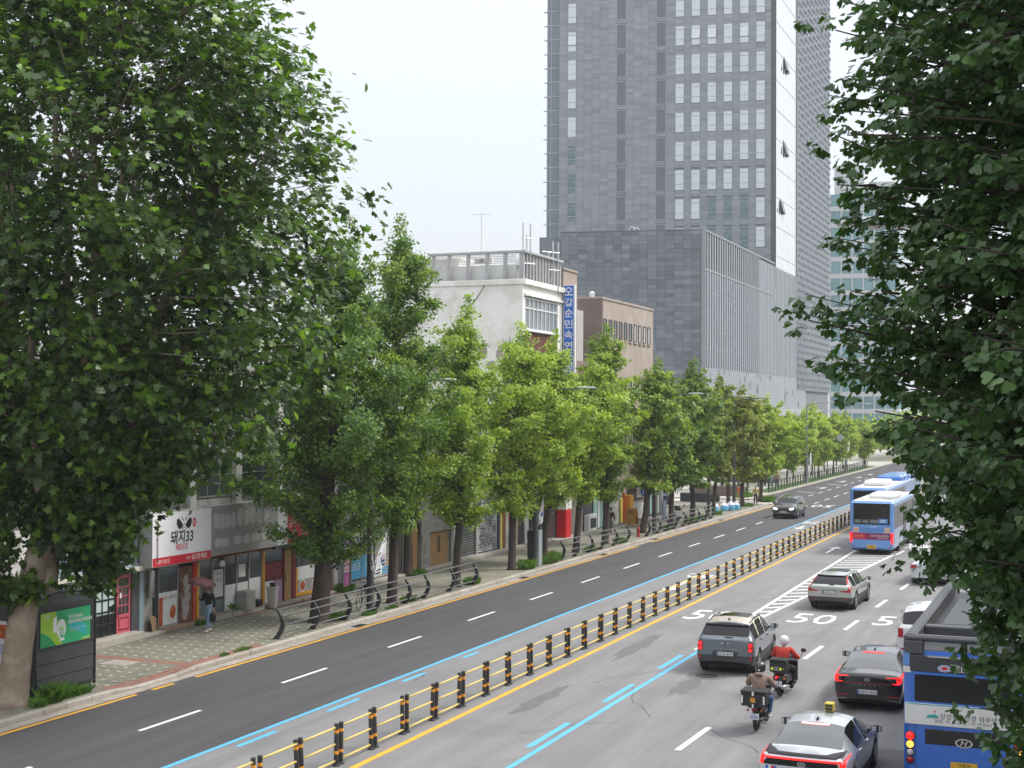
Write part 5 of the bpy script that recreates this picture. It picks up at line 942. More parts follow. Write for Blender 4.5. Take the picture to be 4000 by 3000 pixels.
# ---- tower
TY = 316.2
STT = pm('tower_stone', (.225, .245, .27), .5, .06, .8, tint=(.35, .375, .405)); TGL = pm('tower_window_glass', (.58, .61, .63), .04, .04, .4, spec=1.0, metal=.6); LOUV = pm('tower_louvre', (.19, .20, .225), .6, .08, 3); TJ = pm('tower_joint', (.18, .195, .215), .8, .05, 1); TFR = pm('tower_frame', (.40, .42, .45), .5, .05, 2)
t = thing('office_tower', 'tall grey stone clad tower with rows of bright windows and a white glass corner', 'building', (-66, 350, .14)); TOP = 98.
B_(t, 'core', -83.9, PX-.35, TY+.12, 386, .1, TOP, TJ); B_(t, 'base_block', -86.6, -83.9, TY-2, 360, .1, 36.9, STN); B_(t, 'dark_return', -48.4, PX-.02, TY-.05, TY+.2, 28, TOP, pm('return_dark', (.085, .09, .10), .5, .05, 1))
cols = [(-64.21+2.662*i, -62.74+2.662*i) for i in range(6)]; wtops = [38.19+4.756*k for k in range(12)]; lou = [(-74.13, -72.4), (-67.46, -65.7)]; lcol = (-82.41, -80.95)
holes = []
for k, zt in enumerate(wtops):
    for a, b in cols: holes.append((a, b, zt-3.36, zt, 'w', k))
    holes.append((*lcol, zt-3.5, zt-.15, 'w', k))
    for a, b in lou: holes.append((a, b, zt-3.4, zt+.68, 'l', k))
frm = {}; rg = random.Random(12)
for a, b, z0, z1, kd, k in holes:
    if kd == 'w':
        key = (round(b-a, 2), round(z1-z0, 2))
        if key not in frm:
            w_, h = b-a, z1-z0; m = MB(); m.box(0, .06, 0, .16, 0, h); m.box(w_-.06, w_, 0, .16, 0, h); m.box(.06, w_-.06, 0, .16, 0, .06); m.box(.06, w_-.06, 0, .16, h-.06, h)
            for zz in (.30*h, .80*h): m.box(.06, w_-.06, .02, .14, zz-.035, zz+.035)
            ps = []
            for c, e in ((.06, .30*h-.035), (.30*h+.035, .80*h-.035), (.80*h+.035, h-.06)): q = MB(); q.box(.06, w_-.06, .07, .11, c, e); ps.append(q.mesh('pane', TGL))
            q = MB(); T = Matrix.Translation((0, .07, .80*h-.035)) @ Matrix.Rotation(R(-9), 4, 'X'); q.box(.06, w_-.06, -.02, .02, -.5*h+.07, 0, T=T); frm[key] = (m.mesh('window', TFR), ps, q.mesh('pane', TGL))
        if 'clear' not in globals() or refl_key != key:
            refl_key = key; clear = [q_.copy() for q_ in frm[key][1]]
            for q_ in clear: q_.materials[0] = pm('painted_reflection_glass', (.10, .17, .18), .05, .55, 1.2, spec=1.0, metal=.25)  # low panes coloured dark and mottled in place of reflected buildings
        fme, ps, openp = frm[key]; o = meshobj('window', fme, t); o.location = (a+66, TY-.03-350, z0-.14)
        for i, pme in enumerate(ps):
            low = (k <= 1 and a > -60 and a < -52) or (k <= 3 and a < -80); p = meshobj('pane', clear[i] if low else openp if (i == 1 and (round(a, 1), k) in ((-61.5, 7), (-58.9, 7), (-53.6, 7), (-82.4, 7))) else pme, o); p.rotation_euler = (R(rg.gauss(0, .45)), 0, R(rg.gauss(0, .5)))
    else:
        m = MB(); m.box(a, a+.1, TY-.03, TY+.1, z0, z1); m.box(b-.1, b, TY-.03, TY+.1, z0, z1); m.box(a+.1, b-.1, TY-.03, TY+.1, z1-.1, z1); m.box(a+.1, b-.1, TY-.03, TY+.1, z0, z0+.1)
        o = m.build('louvre_frame', TFR, t); m = MB(); m.box(a+.1, b-.1, TY+.06, TY+.1, z0+.1, z1-.1)
        z = z0+.16
        while z < z1-.15: m.box(a+.1, b-.1, TY+.0, TY+.06, z, z+.09); z += .2
        m.build('louvre', LOUV, o)
pst = MB(); z = 30.0; r_ = 0
XS = [-83.85, -82.45, -80.9, -79.6, -78.2, -76.9, -75.5, -74.15, -72.38, -71.2, -69.9, -68.7, -67.48, -65.68, -64.24, -62.72, -61.57, -60.05, -58.9, -57.39, -56.24, -54.73, -53.58, -52.07, -50.92, -49.4, -48.45]
zs = [29.0]
while zs[-1] < TOP: zs.append(zs[-1]+.476)
for z0, z1 in zip(zs[:-1], zs[1:]):
    for x0, x1_ in zip(XS[:-1], XS[1:]):
        cx, cz = (x0+x1_)/2, (z0+z1)/2
        if any(a < cx < b and h0-.1 < cz < h1+.1 for a, b, h0, h1, _, _ in holes): continue
        pst.box(x0+.012, x1_-.012, TY+.0, TY+.14, z0+.008, z1-.008, 0, min(1, max(0, random.gauss(.4, .2))), bottom=False)
pst.build('cladding_panels', STT, t, kind='stuff')
# glass corner and fixed fins, then the studded metal side
CGL = pm('corner_glass', (.86, .88, .89), .06, .03, .2, spec=1.0, metal=.92)
B_(t, 'corner_glazing', PX-.35, PX-.1, TY+.2, 340.2, 27, TOP, CGL)
fm = MB(); fm.box(-.05, .02, 0, .6, 31.4, TOP); fme = fm.mesh('glazing_fin', pm('bright_fin', (.80, .81, .82), .3, .04, 1))
for y in np.arange(TY+.6, 340, 2.15): o = meshobj('glazing_fin', fme, t); o.location = (PX+66-.1, y-350, -.14)
for z in np.arange(33.4, TOP, 4.756): m = MB(); m.box(PX-.11, PX-.05, TY+.2, 340.2, z, z+.1); m.build('glazing_bar', TFR, t)
for y, z in ((325, 67.2), (327, 67.0), (324.5, 53.2), (326.6, 53), (321, 43.2), (322.6, 43)): m = MB(); m.faces([(PX-.1, y, z), (PX-.1, y+1.5, z), (PX+.45, y+1.5, z-2.2), (PX+.45, y, z-2.2), (PX-.1, y, z-2.3), (PX-.1, y+1.5, z-2.3)], [(0, 1, 2, 3), (0, 3, 4), (1, 5, 2), (3, 2, 5, 4)]); m.build('open_pane', GLASS_DK, t)
B_(t, 'metal_side', PX-.35, PX-.02, 340.3, 386, 12, TOP, pm('metal_side', (.17, .192, .222), .45, .06, .6, stretch=(1, 6, .3)))
B_(t, 'edge_trim', PX-.3, PX+.1, 340.1, 340.5, 27, TOP, pm('edge_bronze', (.35, .31, .30), .5, .06, 1))
st = MB(); z = 12.6; r_ = 0
while z < 90:
    for i, y in enumerate(np.arange(341, 385.5, 1.1)):
        if (i+r_*2) % 7 in (0, 1, 2, 4): st.box(PX-.03, PX+.28, y, y+.28, z, z+.42, 0, bottom=False)
    z += 1.19; r_ += 1
st.build('facade_studs', pm('facade_stud', (.29, .315, .35), .45, .06, 1), t, kind='stuff')
# glazed bay on the left edge
B_(t, 'bay_glazing', -86.1, -83.95, TY+.9, TY+20, 36.9, TOP, pm('bay_glass', (.15, .18, .21), .05, .2, .3, spec=.9, metal=.3))
for z in np.arange(36.9, TOP, 2.378):
    m = MB(); m.box(-86.25, -83.95, TY+.8, TY+.95, z, z+.16); m.build('bay_transom', TFR, t)
    m = MB(); m.box(-86.75, -86.1, TY+.7, TY+1.3, z-.05, z+.04); m.build('bay_ledge', TFR, t)
for x in (-86.12, -85.45, -84.0): m = MB(); m.box(x-.05, x+.05, TY+.75, TY+.94, 36.9, TOP); m.build('bay_mullion', TFR, t)
# ---- distant teal office block and others past the tower
t = thing('teal_office_block', 'distant teal glass office block with a white roof frame behind the near ginkgo', 'building', (-48, 470, .14)); TL = pm('teal_glass', (.16, .32, .35), .15, .3, .15, spec=.7); FRW = pm('pale_frame', (.58, .60, .61), .5, .05, 1)
B_(t, 'glazing', -58, -42, 470, 490, .1, 60, TL); rg = random.Random(6)
for z in np.arange(4, 60, 4): B_(t, 'floor_band', -58.1, -41.9, 469.8, 490, z, z+1.1, FRW)
for x in np.arange(-58, -42, 2.6): m = MB(); m.box(x, x+.3, 469.75, 469.95, 4, 60); m.build('mullion', FRW, t)
B_(t, 'roof_frame', -57, -50, 471, 489, 60, 67, FRW); B_(t, 'roof_box', -49, -43, 472, 489, 60, 63, FRW)
t = thing('far_block', 'pale distant block closing the view up the road', 'building', (-20, 620, .14)); B_(t, 'wall', -40, 10, 620, 640, .1, 16, FRW)
for z in np.arange(2.5, 15, 3.6): B_(t, 'window_band', -39, 9, 619.9, 620, z, z+1.8, TL)
remap(tops(_s0), shear=True)
# ================================================================== TREES
def rot_frames(nrm, spin):
    """orthonormal frames with z = nrm, turned by spin about it"""
    nrm = nrm/np.linalg.norm(nrm, axis=1, keepdims=True); up = np.where(np.abs(nrm[:, 2:3]) < .95, np.array([[0, 0, 1.]]), np.array([[1., 0, 0]]))
    a = np.cross(up, nrm); a /= np.linalg.norm(a, axis=1, keepdims=True); b = np.cross(nrm, a)
    c, s = np.cos(spin)[:, None], np.sin(spin)[:, None]; return a*c+b*s, b*c-a*s, nrm
def leaves_mesh(name, P, X, Y, N, size, tmpl, faces, mat, tint):
    """one blade per point: template verts (x, y, z) in frame X, Y, N"""
    k = len(tmpl); T = np.asarray(tmpl); s = size[:, None, None]
    V = P[:, None, :] + s*(T[None, :, 0:1]*X[:, None, :]+T[None, :, 1:2]*Y[:, None, :]+T[None, :, 2:3]*N[:, None, :])
    F = (np.asarray(faces)[None, :, :]+(np.arange(len(P))*k)[:, None, None]).reshape(-1, len(faces[0]))
    return npmesh(name, V.reshape(-1, 3), F, mat, np.repeat(tint, len(faces)))
def blade(tmpl, faces, mat, tint, name='leaf'):
    return npmesh(name, np.asarray(tmpl, float), np.asarray(faces), mat, np.full(len(faces), tint))
# plane leaf: five pointed lobes folded a little along the midrib; stalk at the origin, tip along +y
PL = [(0, 0, 0), (.30, -.06, .03), (.52, .22, -.03), (.30, .34, .03), (.42, .74, -.04), (.16, .62, .03), (0, 1.0, -.05), (-.16, .62, .03), (-.42, .74, -.04), (-.30, .34, .03), (-.52, .22, -.03), (-.30, -.06, .03), (0, .40, .05)]
PLF = [(12, i, (i+1) % 12) for i in range(12)]
# ginkgo fan with a notch
GK = [(0, 0, 0), (.45, .42, .06), (.52, .68, -.02), (.28, .86, .04), (.05, .80, .0), (0, .66, .02), (-.05, .80, .0), (-.28, .86, .04), (-.52, .68, -.02), (-.45, .42, .06)]
GKF = [(0, 1, 2), (0, 2, 3), (0, 3, 4), (0, 4, 5), (0, 5, 6), (0, 6, 7), (0, 7, 8), (0, 8, 9)]
GK2 = [(0, 0, 0), (.50, .55, .05), (.28, .84, -.02), (0, .68, .03), (-.28, .84, -.02), (-.50, .55, .05)]
GK2F = [(0, 1, 2), (0, 2, 3), (0, 3, 4), (0, 4, 5)]
# far leaf spray: a bent kite
KT_ = [(0, 0, 0), (.42, .45, .08), (0, 1, 0), (-.42, .45, .08)]; KF = [(0, 1, 2), (0, 2, 3)]
LM_PL = leafmat('plane_leaf', (.017, .040, .012), (.17, .30, .036), .30, .30, (2.3, 2.5, .9)); LM_NG = leafmat('near_ginkgo_leaf', (.028, .066, .026), (.10, .19, .050), .24, .36, (1.8, 2.0, 1.0))
LM_GK = leafmat('ginkgo_leaf', (.060, .140, .026), (.37, .48, .066), .34, .5, (1.9, 1.9, .9)); LM_OR = leafmat('turning_ginkgo_leaf', (.085, .17, .028), (.32, .34, .045), .34, .5, (1.7, 1.6, .9)); LM_YG = leafmat('young_ginkgo_leaf', (.13, .24, .038), (.38, .47, .065), .36, .5, (1.9, 1.9, .9))
BARK_P = pm('plane_bark', (.30, .235, .175), .9, .14, 2.5, .35, 14, dirt=(.44, .37, .28), dscale=2.6)
def limb(mb, a, b, r0, r1, rg, bend=.06, n=5, sides=8):
    a, b = Vector(a), Vector(b); L = (b-a).length; pts = []; off = Vector((rg.gauss(0, 1), rg.gauss(0, 1), rg.gauss(0, .4)))*L*bend
    for i in range(n+1): t = i/n; pts.append(a.lerp(b, t)+off*math.sin(math.pi*t)+Vector((rg.gauss(0, 1), rg.gauss(0, 1), 0))*L*.012*(0 < i < n))
    mb.tube(pts, [r0+(r1-r0)*i/n for i in range(n+1)], sides); return pts
def street_ginkgo(x, y, top, label, seed, z0=.15, rad=2.7, zb=3.3, lean=0., leany=0., n=9000, leaf=.17, mat=None, trunk=.2, bias=.5, dens=1., group='ginkgo trees along the kerb', name='ginkgo_tree', sag=.22):
    """upright ginkgo: leader with ascending side limbs, each carrying tufts of leaves in a ragged spire"""
    x, y = PT(x, y); rg = random.Random(seed); g = np.random.default_rng(seed); t = thing(name, label, 'tree', (x, y, z0), group=group)
    H = top-z0; tb = MB(); ctr = lambda z: Vector((x+lean*(z-z0)/H, y+leany*(z-z0)/H, z))
    pts = []; rr = []
    for k in range(9):
        f = k/8; z = z0+H*.93*f; q = ctr(z)+Vector((rg.gauss(0, .05), rg.gauss(0, .05), 0))*(0 < k); pts.append(q); rr.append(trunk*(1-f)**.8*(1.0 if k else 1.0)+.015)
    rad *= 1.22; n = int(n*1.35)
    tb.tube([pts[0]-Vector((0, 0, .05)), pts[0]+Vector((0, 0, .12))]+pts[1:], [trunk*1.45, trunk*1.12]+rr[1:], 12)
    nb = int(44*dens); cl = []; cw = []
    for i in range(nb):
        f = (i+.5)/nb; zz = zb-1.1+(top-zb)*(f**.92)*.93; u = max(0, (zz-zb)/(top-zb)); env = rad*min(1, (u+.16)/.34)*max(.06, 1-u)**.95
        env *= rg.choice((rg.uniform(.45, .8), rg.uniform(.8, 1.1), rg.uniform(1.0, 1.35))); az = i*2.39996+rg.gauss(0, .35); up = rg.uniform(.30, .95)+.35*u; o_ = ctr(zz); e = o_+Vector((math.cos(az)*env, math.sin(az)*env, env*up+.25))
        p = limb(tb, o_, e, .022+.03*(1-u), .008, rg, .05, 3, 5)
        k = 4+int(env*3.4)
        for j in range(k):
            s_ = .22+.78*(j+rg.random())/k; c = o_.lerp(e, s_)+Vector((rg.gauss(0, .16), rg.gauss(0, .16), rg.gauss(0, .1)-sag*s_)); cl.append(c); cw.append((.11+.15*rg.random()*(.6+env*.25))*(1.1-.3*s_))
    for j in range(int(6*dens)): c = ctr(top-.25*j)+Vector((rg.gauss(0, .1), rg.gauss(0, .1), 0)); cl.append(c); cw.append(.10+.03*j)
    C = np.array([c[:] for c in cl]); W = np.array(cw); pr = W**1.6; pr /= pr.sum(); idx = g.choice(len(C), n, p=pr)
    P = C[idx]+g.normal(0, 1, (n, 3))*W[idx][:, None]*np.array([1.05, 1.05, .62])
    rad_d = P-np.array([[x+lean*.5, y+leany*.5, 0]]); rad_d[:, 2] = 0; rad_d /= np.linalg.norm(rad_d, axis=1, keepdims=True)+1e-6
    N = rad_d*.55+np.array([[0, 0, .75]])+g.normal(0, .55, (n, 3)); X, Y, N = rot_frames(N, g.random(n)*6.283)
    cl_t = np.clip(g.normal(bias, .25, len(C)), 0, 1); tint = np.clip(cl_t[idx]*.65+g.normal(bias*.35, .16, n), 0, 1)
    me = leaves_mesh('crown', P-np.array([[x, y, z0]]), X, Y, N, leaf*(.7+.6*g.random(n)), KT_, KF, mat or LM_GK, tint)
    tb.build('trunk', BARK_G, t, smooth=True); o = meshobj('crown', me, t); return t
GT = [(-27.6, 69.3, 15.0, 'thick dark trunked ginkgo, broadest of the row, rising inside the nearest railing', 1, dict(rad=3.9, zb=2.9, lean=1.2, n=42000, leaf=.135, trunk=.34, bias=.10, dens=1.7)),
      (-27.5, 77.1, 16.2, 'tall dark green ginkgo behind the thick trunk, reaching above the white roof line', 2, dict(rad=3.0, zb=4.0, lean=.3, n=30000, leaf=.135, trunk=.2, bias=.2, dens=1.5)),
      (-31.3, 90.0, 9.0, 'small ginkgo close to the plywood shop fronts behind the row', 3, dict(rad=2.0, zb=4.0, n=7000, leaf=.18, trunk=.2, bias=.3)),
      (-27.3, 85.2, 13.3, 'bright green ginkgo with a thin ragged spire before the white building', 4, dict(rad=2.5, zb=3.6, lean=.4, n=25000, leaf=.145, trunk=.18, bias=.6, dens=1.3)),
      (-27.6, 95.2, 12.5, 'bright yellow green ginkgo just before the electrical box, below the blue sign', 5, dict(rad=2.6, zb=3.7, lean=.5, n=25000, leaf=.15, trunk=.19, bias=.75, dens=1.3)),
      (-27.2, 99.9, 12.3, 'yellow green ginkgo just past the electrical box and its lamp post', 6, dict(rad=2.4, zb=3.8, lean=.5, n=22000, leaf=.15, trunk=.18, bias=.72, dens=1.2)),
      (-27.6, 108.2, 11.2, 'leaning ginkgo whose trunk tilts beside the middle railing', 7, dict(rad=2.3, zb=3.9, lean=1.0, n=18000, leaf=.165, trunk=.19, bias=.66, dens=1.1)),
      (-27.7, 115.7, 13.3, 'mid green ginkgo with a clear spire in front of the brown building', 8, dict(rad=2.8, zb=3.6, n=22000, leaf=.165, trunk=.21, bias=.5, dens=1.2)),
      (-27.9, 127.1, 11.6, 'ginkgo leaning right at the near end of the far railing', 9, dict(rad=2.4, zb=3.8, lean=1.1, n=11000, leaf=.22, trunk=.22, bias=.46)),
      (-27.7, 135.6, 10.8, 'dark bushy ginkgo standing over the parked scooter', 10, dict(rad=2.7, zb=3.4, n=11000, leaf=.22, trunk=.2, bias=.25)),
      (-27.7, 143.2, 12.0, 'dark green pointed ginkgo before the podium wall', 11, dict(rad=2.6, zb=3.5, n=11000, leaf=.23, trunk=.2, bias=.28)),
      (-28.0, 153.5, 10.9, 'slim leaning ginkgo with orange tinged leaves above the white sacks', 12, dict(rad=2.5, zb=3.4, lean=.5, n=10000, leaf=.24, trunk=.15, bias=.45, mat=LM_OR)),
      (-30.4, 174.0, 10.2, 'ginkgo behind the corner, half hidden by its neighbours, over the side street', 13, dict(rad=2.6, zb=3.4, n=8500, leaf=.26, trunk=.17, bias=.5, z0=.0)),
      (-27.7, 165.5, 10.2, 'yellowing ginkgo over the person in the orange top', 14, dict(rad=2.7, zb=3.3, n=9500, leaf=.25, trunk=.18, bias=.55, mat=LM_OR)),
      (-28.2, 178.0, 9.6, 'leaning ginkgo carrying a small flag at the street corner', 15, dict(rad=2.8, zb=3.2, lean=.6, n=9000, leaf=.26, trunk=.19, bias=.7, z0=.02))]
for x, y, top, lab, sd, kw in GT: street_ginkgo(x, y, top, lab, sd, **kw)
# younger trees on the plaza beyond
yt = [(-31.4, 190), (-33.4, 197), (-31.3, 203), (-33.5, 210), (-31.4, 217), (-33.6, 223), (-31.2, 230), (-33.4, 236), (-31.3, 243), (-33.2, 251), (-31.2, 257), (-33.5, 266), (-31.3, 273), (-33.0, 283), (-31, 292), (-32, 303), (-37, 200), (-38, 214), (-37.5, 228), (-38.5, 243), (-37, 260), (-38, 280), (-36, 300)]
rgy = random.Random(77)
_ord = ('nearest', 'second', 'third', 'fourth', 'fifth', 'sixth', 'seventh', 'eighth', 'ninth', 'tenth', 'eleventh', 'twelfth', 'thirteenth', 'fourteenth', 'fifteenth', 'sixteenth')
def ylab(i): return '%s young pale trunked tree behind the plaza fence, counted from the street corner' % _ord[i] if i < 16 else '%s young tree standing well back on the plaza, counted from the street corner' % _ord[i-16]
proto = [street_ginkgo(-31.4, 190, 8.9, 'young slender trees with pale trunks on the plaza beyond the fence', 41, z0=.14, rad=2.3, zb=2.9, n=6000, leaf=.27, trunk=.09, bias=.68, mat=LM_YG, group='young trees on the plaza', name='young_tree'), street_ginkgo(-33.4, 197, 8.2, 'young slender trees with pale trunks on the plaza beyond the fence', 42, z0=.14, rad=2.5, zb=2.8, n=6000, leaf=.27, trunk=.09, bias=.6, mat=LM_YG, group='young trees on the plaza', name='young_tree'), street_ginkgo(-31.3, 203, 7.7, 'young slender trees with pale trunks on the plaza beyond the fence', 43, z0=.14, rad=2.4, zb=2.7, n=6000, leaf=.27, trunk=.085, bias=.75, mat=LM_YG, group='young trees on the plaza', name='young_tree')]
for i_, o_ in enumerate(proto): o_['label'] = ylab(i_)
for i, (x, y) in enumerate(yt[3:]):
    c = copy_tree(proto[i % 3]); yi = i+3; c['label'] = ylab(yi); c.location = (*PT(x, y), .14); c.rotation_euler = (0, 0, rgy.random()*6.28); s_ = rgy.uniform(.82, 1.05); c.scale = (s_, s_, s_)
# wood closing the far end of the road
g = np.random.default_rng(5); n = 26000
cx = np.concatenate([g.uniform(-34, -12, n//2), g.uniform(1, 30, n-n//2)]); cyy = np.concatenate([g.uniform(330, 420, n//2), g.uniform(150, 420, n-n//2)]); hh = g.random(n)
P = np.stack([cx+g.normal(0, 1, n), cyy, 2.2+6.5*hh*(.65+.35*np.sin(cyy*.7)*np.cos(cx*.9))], 1); keep = ~((np.abs(cx+15) < 12) & (cyy < 400)); P = P[keep]; P[:, 1] = B_S*P[:, 1]+S_*P[:, 0]; n = len(P)
X, Y, N = rot_frames(g.normal(0, .6, (n, 3))+np.array([[0, -.2, .7]]), g.random(n)*6.283)
o = meshobj('far_wood', leaves_mesh('far_wood', P, X, Y, N, .5+.5*g.random(n), KT_, KF, LM_YG, g.random(n)*.7)); tagd(o, 'hazy green mass of far roadside trees', kind='stuff')
for x, y in ((8, 200), (14, 260), (5, 300)): pass
# ------------------------------------------------------------------ plane tree on the left
def plane_tree():
    rg = random.Random(21); g = np.random.default_rng(21); bx, by, z0 = -26.72, 30.15, .15
    t = thing('plane_tree', 'huge plane tree with mottled leaning trunk filling the left of the view', 'tree', (bx, by, z0)); tb = MB()
    tb.tube([(-26.74, 30.15, .1), (-26.72, 30.15, .35), (-26.64, 30.17, .9), (-26.53, 30.2, 1.8), (-26.36, 30.25, 3.0), (-26.1, 30.35, 4.0), (-25.9, 30.45, 4.8), (-25.75, 30.6, 6.0)], [.66, .48, .42, .38, .355, .33, .31, .26], 18)
    zt = np.array([3.0, 3.9, 4.9, 6.0, 7.3, 9.0, 10.4, 12.5, 14.0, 15.5, 17.0, 18.7, 20.5, 22.0]); rt = np.array([.1, .4, 1.1, 2.6, 5.2, 6.7, 7.2, 7.3, 7.6, 7.05, 6.5, 5.6, 3.6, .5])
    cxz = lambda z: -25.0; CY = 31.3
    nodes = []; base = Vector((-25.8, 30.5, 5.3))
    limbs = []
    for i in range(15):                                   # steep main limbs, as after old pollarding
        az = i*2.39996+.4; rr = rg.uniform(1.0, 5.2); zz = rg.uniform(12, 20)-rr*.35; e = Vector((cxz(0)+rr*math.cos(az), CY+rr*.66*math.sin(az), zz)); s_ = base+Vector((0, 0, rg.uniform(-2.2, 1.0)))
        k = Vector((s_.x+(e.x-s_.x)*.55, s_.y+(e.y-s_.y)*.55, s_.z+(e.z-s_.z)*.35)); pts = [s_.lerp(k, a/3) for a in range(3)]+[k.lerp(e, a/5)+Vector((rg.gauss(0, .12), rg.gauss(0, .12), 0)) for a in range(6)]
        r0 = rg.uniform(.12, .2); tb.tube(pts, [r0*(1-a/len(pts))+.025 for a in range(len(pts))], 10); limbs.append(pts)
    tips = []; L = [p.lerp(q, k/3) for pts in limbs for p, q in zip(pts[2:-1], pts[3:]) for k in range(3)]; LA = np.array([v[:] for v in L])
    for k in range(2300):                                  # leafy shoots spread through the crown, more of them near its skin
        zz = 3.5+18.3*rg.random(); az = rg.random()*6.283; Rz = float(np.interp(zz, zt, rt))*(1+.08*math.sin(az*4+zz*.9)+.05*math.sin(az*9-zz*2.1)); f = .25+.75*rg.random()**.55
        if rg.random() > min(1, .12+Rz/6.5): continue
        tp = Vector((cxz(zz)+Rz*f*math.cos(az), CY+Rz*f*.66*math.sin(az), zz)); tips.append(tp)
        if k % 2 == 0:
            d = LA-np.array(tp[:]); d[:, 2] += 1.2; o_ = L[int(np.argmin((d*d).sum(1)))]
            if (tp-o_).length < 5: limb(tb, o_, tp, .010+.006*(tp-o_).length, .006, rg, .08, 3, 4)
    C = np.array([v[:] for v in tips]); C = C[~((C[:, 0] < -30.0) & (C[:, 2] < 9.9))]; C = C[~((C[:, 2] < 5.0) & (C[:, 0] > -23.3))]
    n = 53000; idx = g.integers(0, len(C), n); P = C[idx]+g.normal(0, 1, (n, 3))*np.array([.34, .34, .28])*(.6+.8*g.random((n, 1)))
    extra = [(-27.0, 29.85, 3.3, .5, .35), (-26.5, 29.85, 3.2, .45, .3), (-26.0, 29.9, 3.35, .3, .3), (-25.4, 30.0, 4.95, .6, .4), (-26.9, 29.95, 4.3, .35, .7), (-24.6, 30.3, 5.4, .8, .35), (-23.9, 30.7, 5.7, .8, .4), (-26.2, 29.8, 5.2, .8, .6), (-25.3, 29.9, 5.6, .8, .5), (-27.2, 29.9, 5.6, .8, .7), (-24.9, 30.0, 6.3, .9, .6), (-26.2, 29.7, 6.5, 1.0, .6)]
    Q = [np.array([[a, b, c]])+g.normal(0, 1, (170, 3))*np.array([[s_, .35, h]])*.6 for a, b, c, s_, h in extra]; P = np.concatenate([P]+Q); n = len(P)
    rd = P-np.array([[-25.0, 31.3, 11]]); rd /= np.linalg.norm(rd, axis=1, keepdims=True)
    N = rd*.5+np.array([[0, 0, .7]])+g.normal(0, .5, (n, 3)); X, Y, N = rot_frames(N, g.random(n)*6.283); size = .215*(.6+.8*g.random(n)**.8)
    tint = np.clip(np.where(g.random(n) < .10, .7+.3*g.random(n), .03+.40*g.random(n)**1.3)+.10*np.sin(P[:, 0]*2.1+P[:, 2]*1.7), 0, 1)
    d = np.linalg.norm(P-np.array([[0, 0, 8.1]]), axis=1); vis = (P[:, 0] > -.86*P[:, 1]) & (P[:, 2] < 16); order = np.argsort(np.where(vis, d, 1e9))[:300]; rest = np.setdiff1d(np.arange(n), order)
    org = np.array([[bx, by, z0]]); tb.build('trunk', BARK_P, t, smooth=True)
    me = leaves_mesh('foliage', P[rest]-org, X[rest], Y[rest], N[rest], size[rest], PL, PLF, LM_PL, tint[rest]); meshobj('foliage', me, t)['kind'] = 'stuff'
    lm = [blade(PL, PLF, LM_PL, a) for a in (.15, .3, .45, .9)]
    for i in order: o = meshobj('leaf', lm[min(3, int(tint[i]*4))], t); o.matrix_local = Matrix(((*(X[i]*size[i]), 0), (*(Y[i]*size[i]), 0), (*(N[i]*size[i]), 0), (*(P[i]-org[0]), 1))).transposed()
plane_tree()
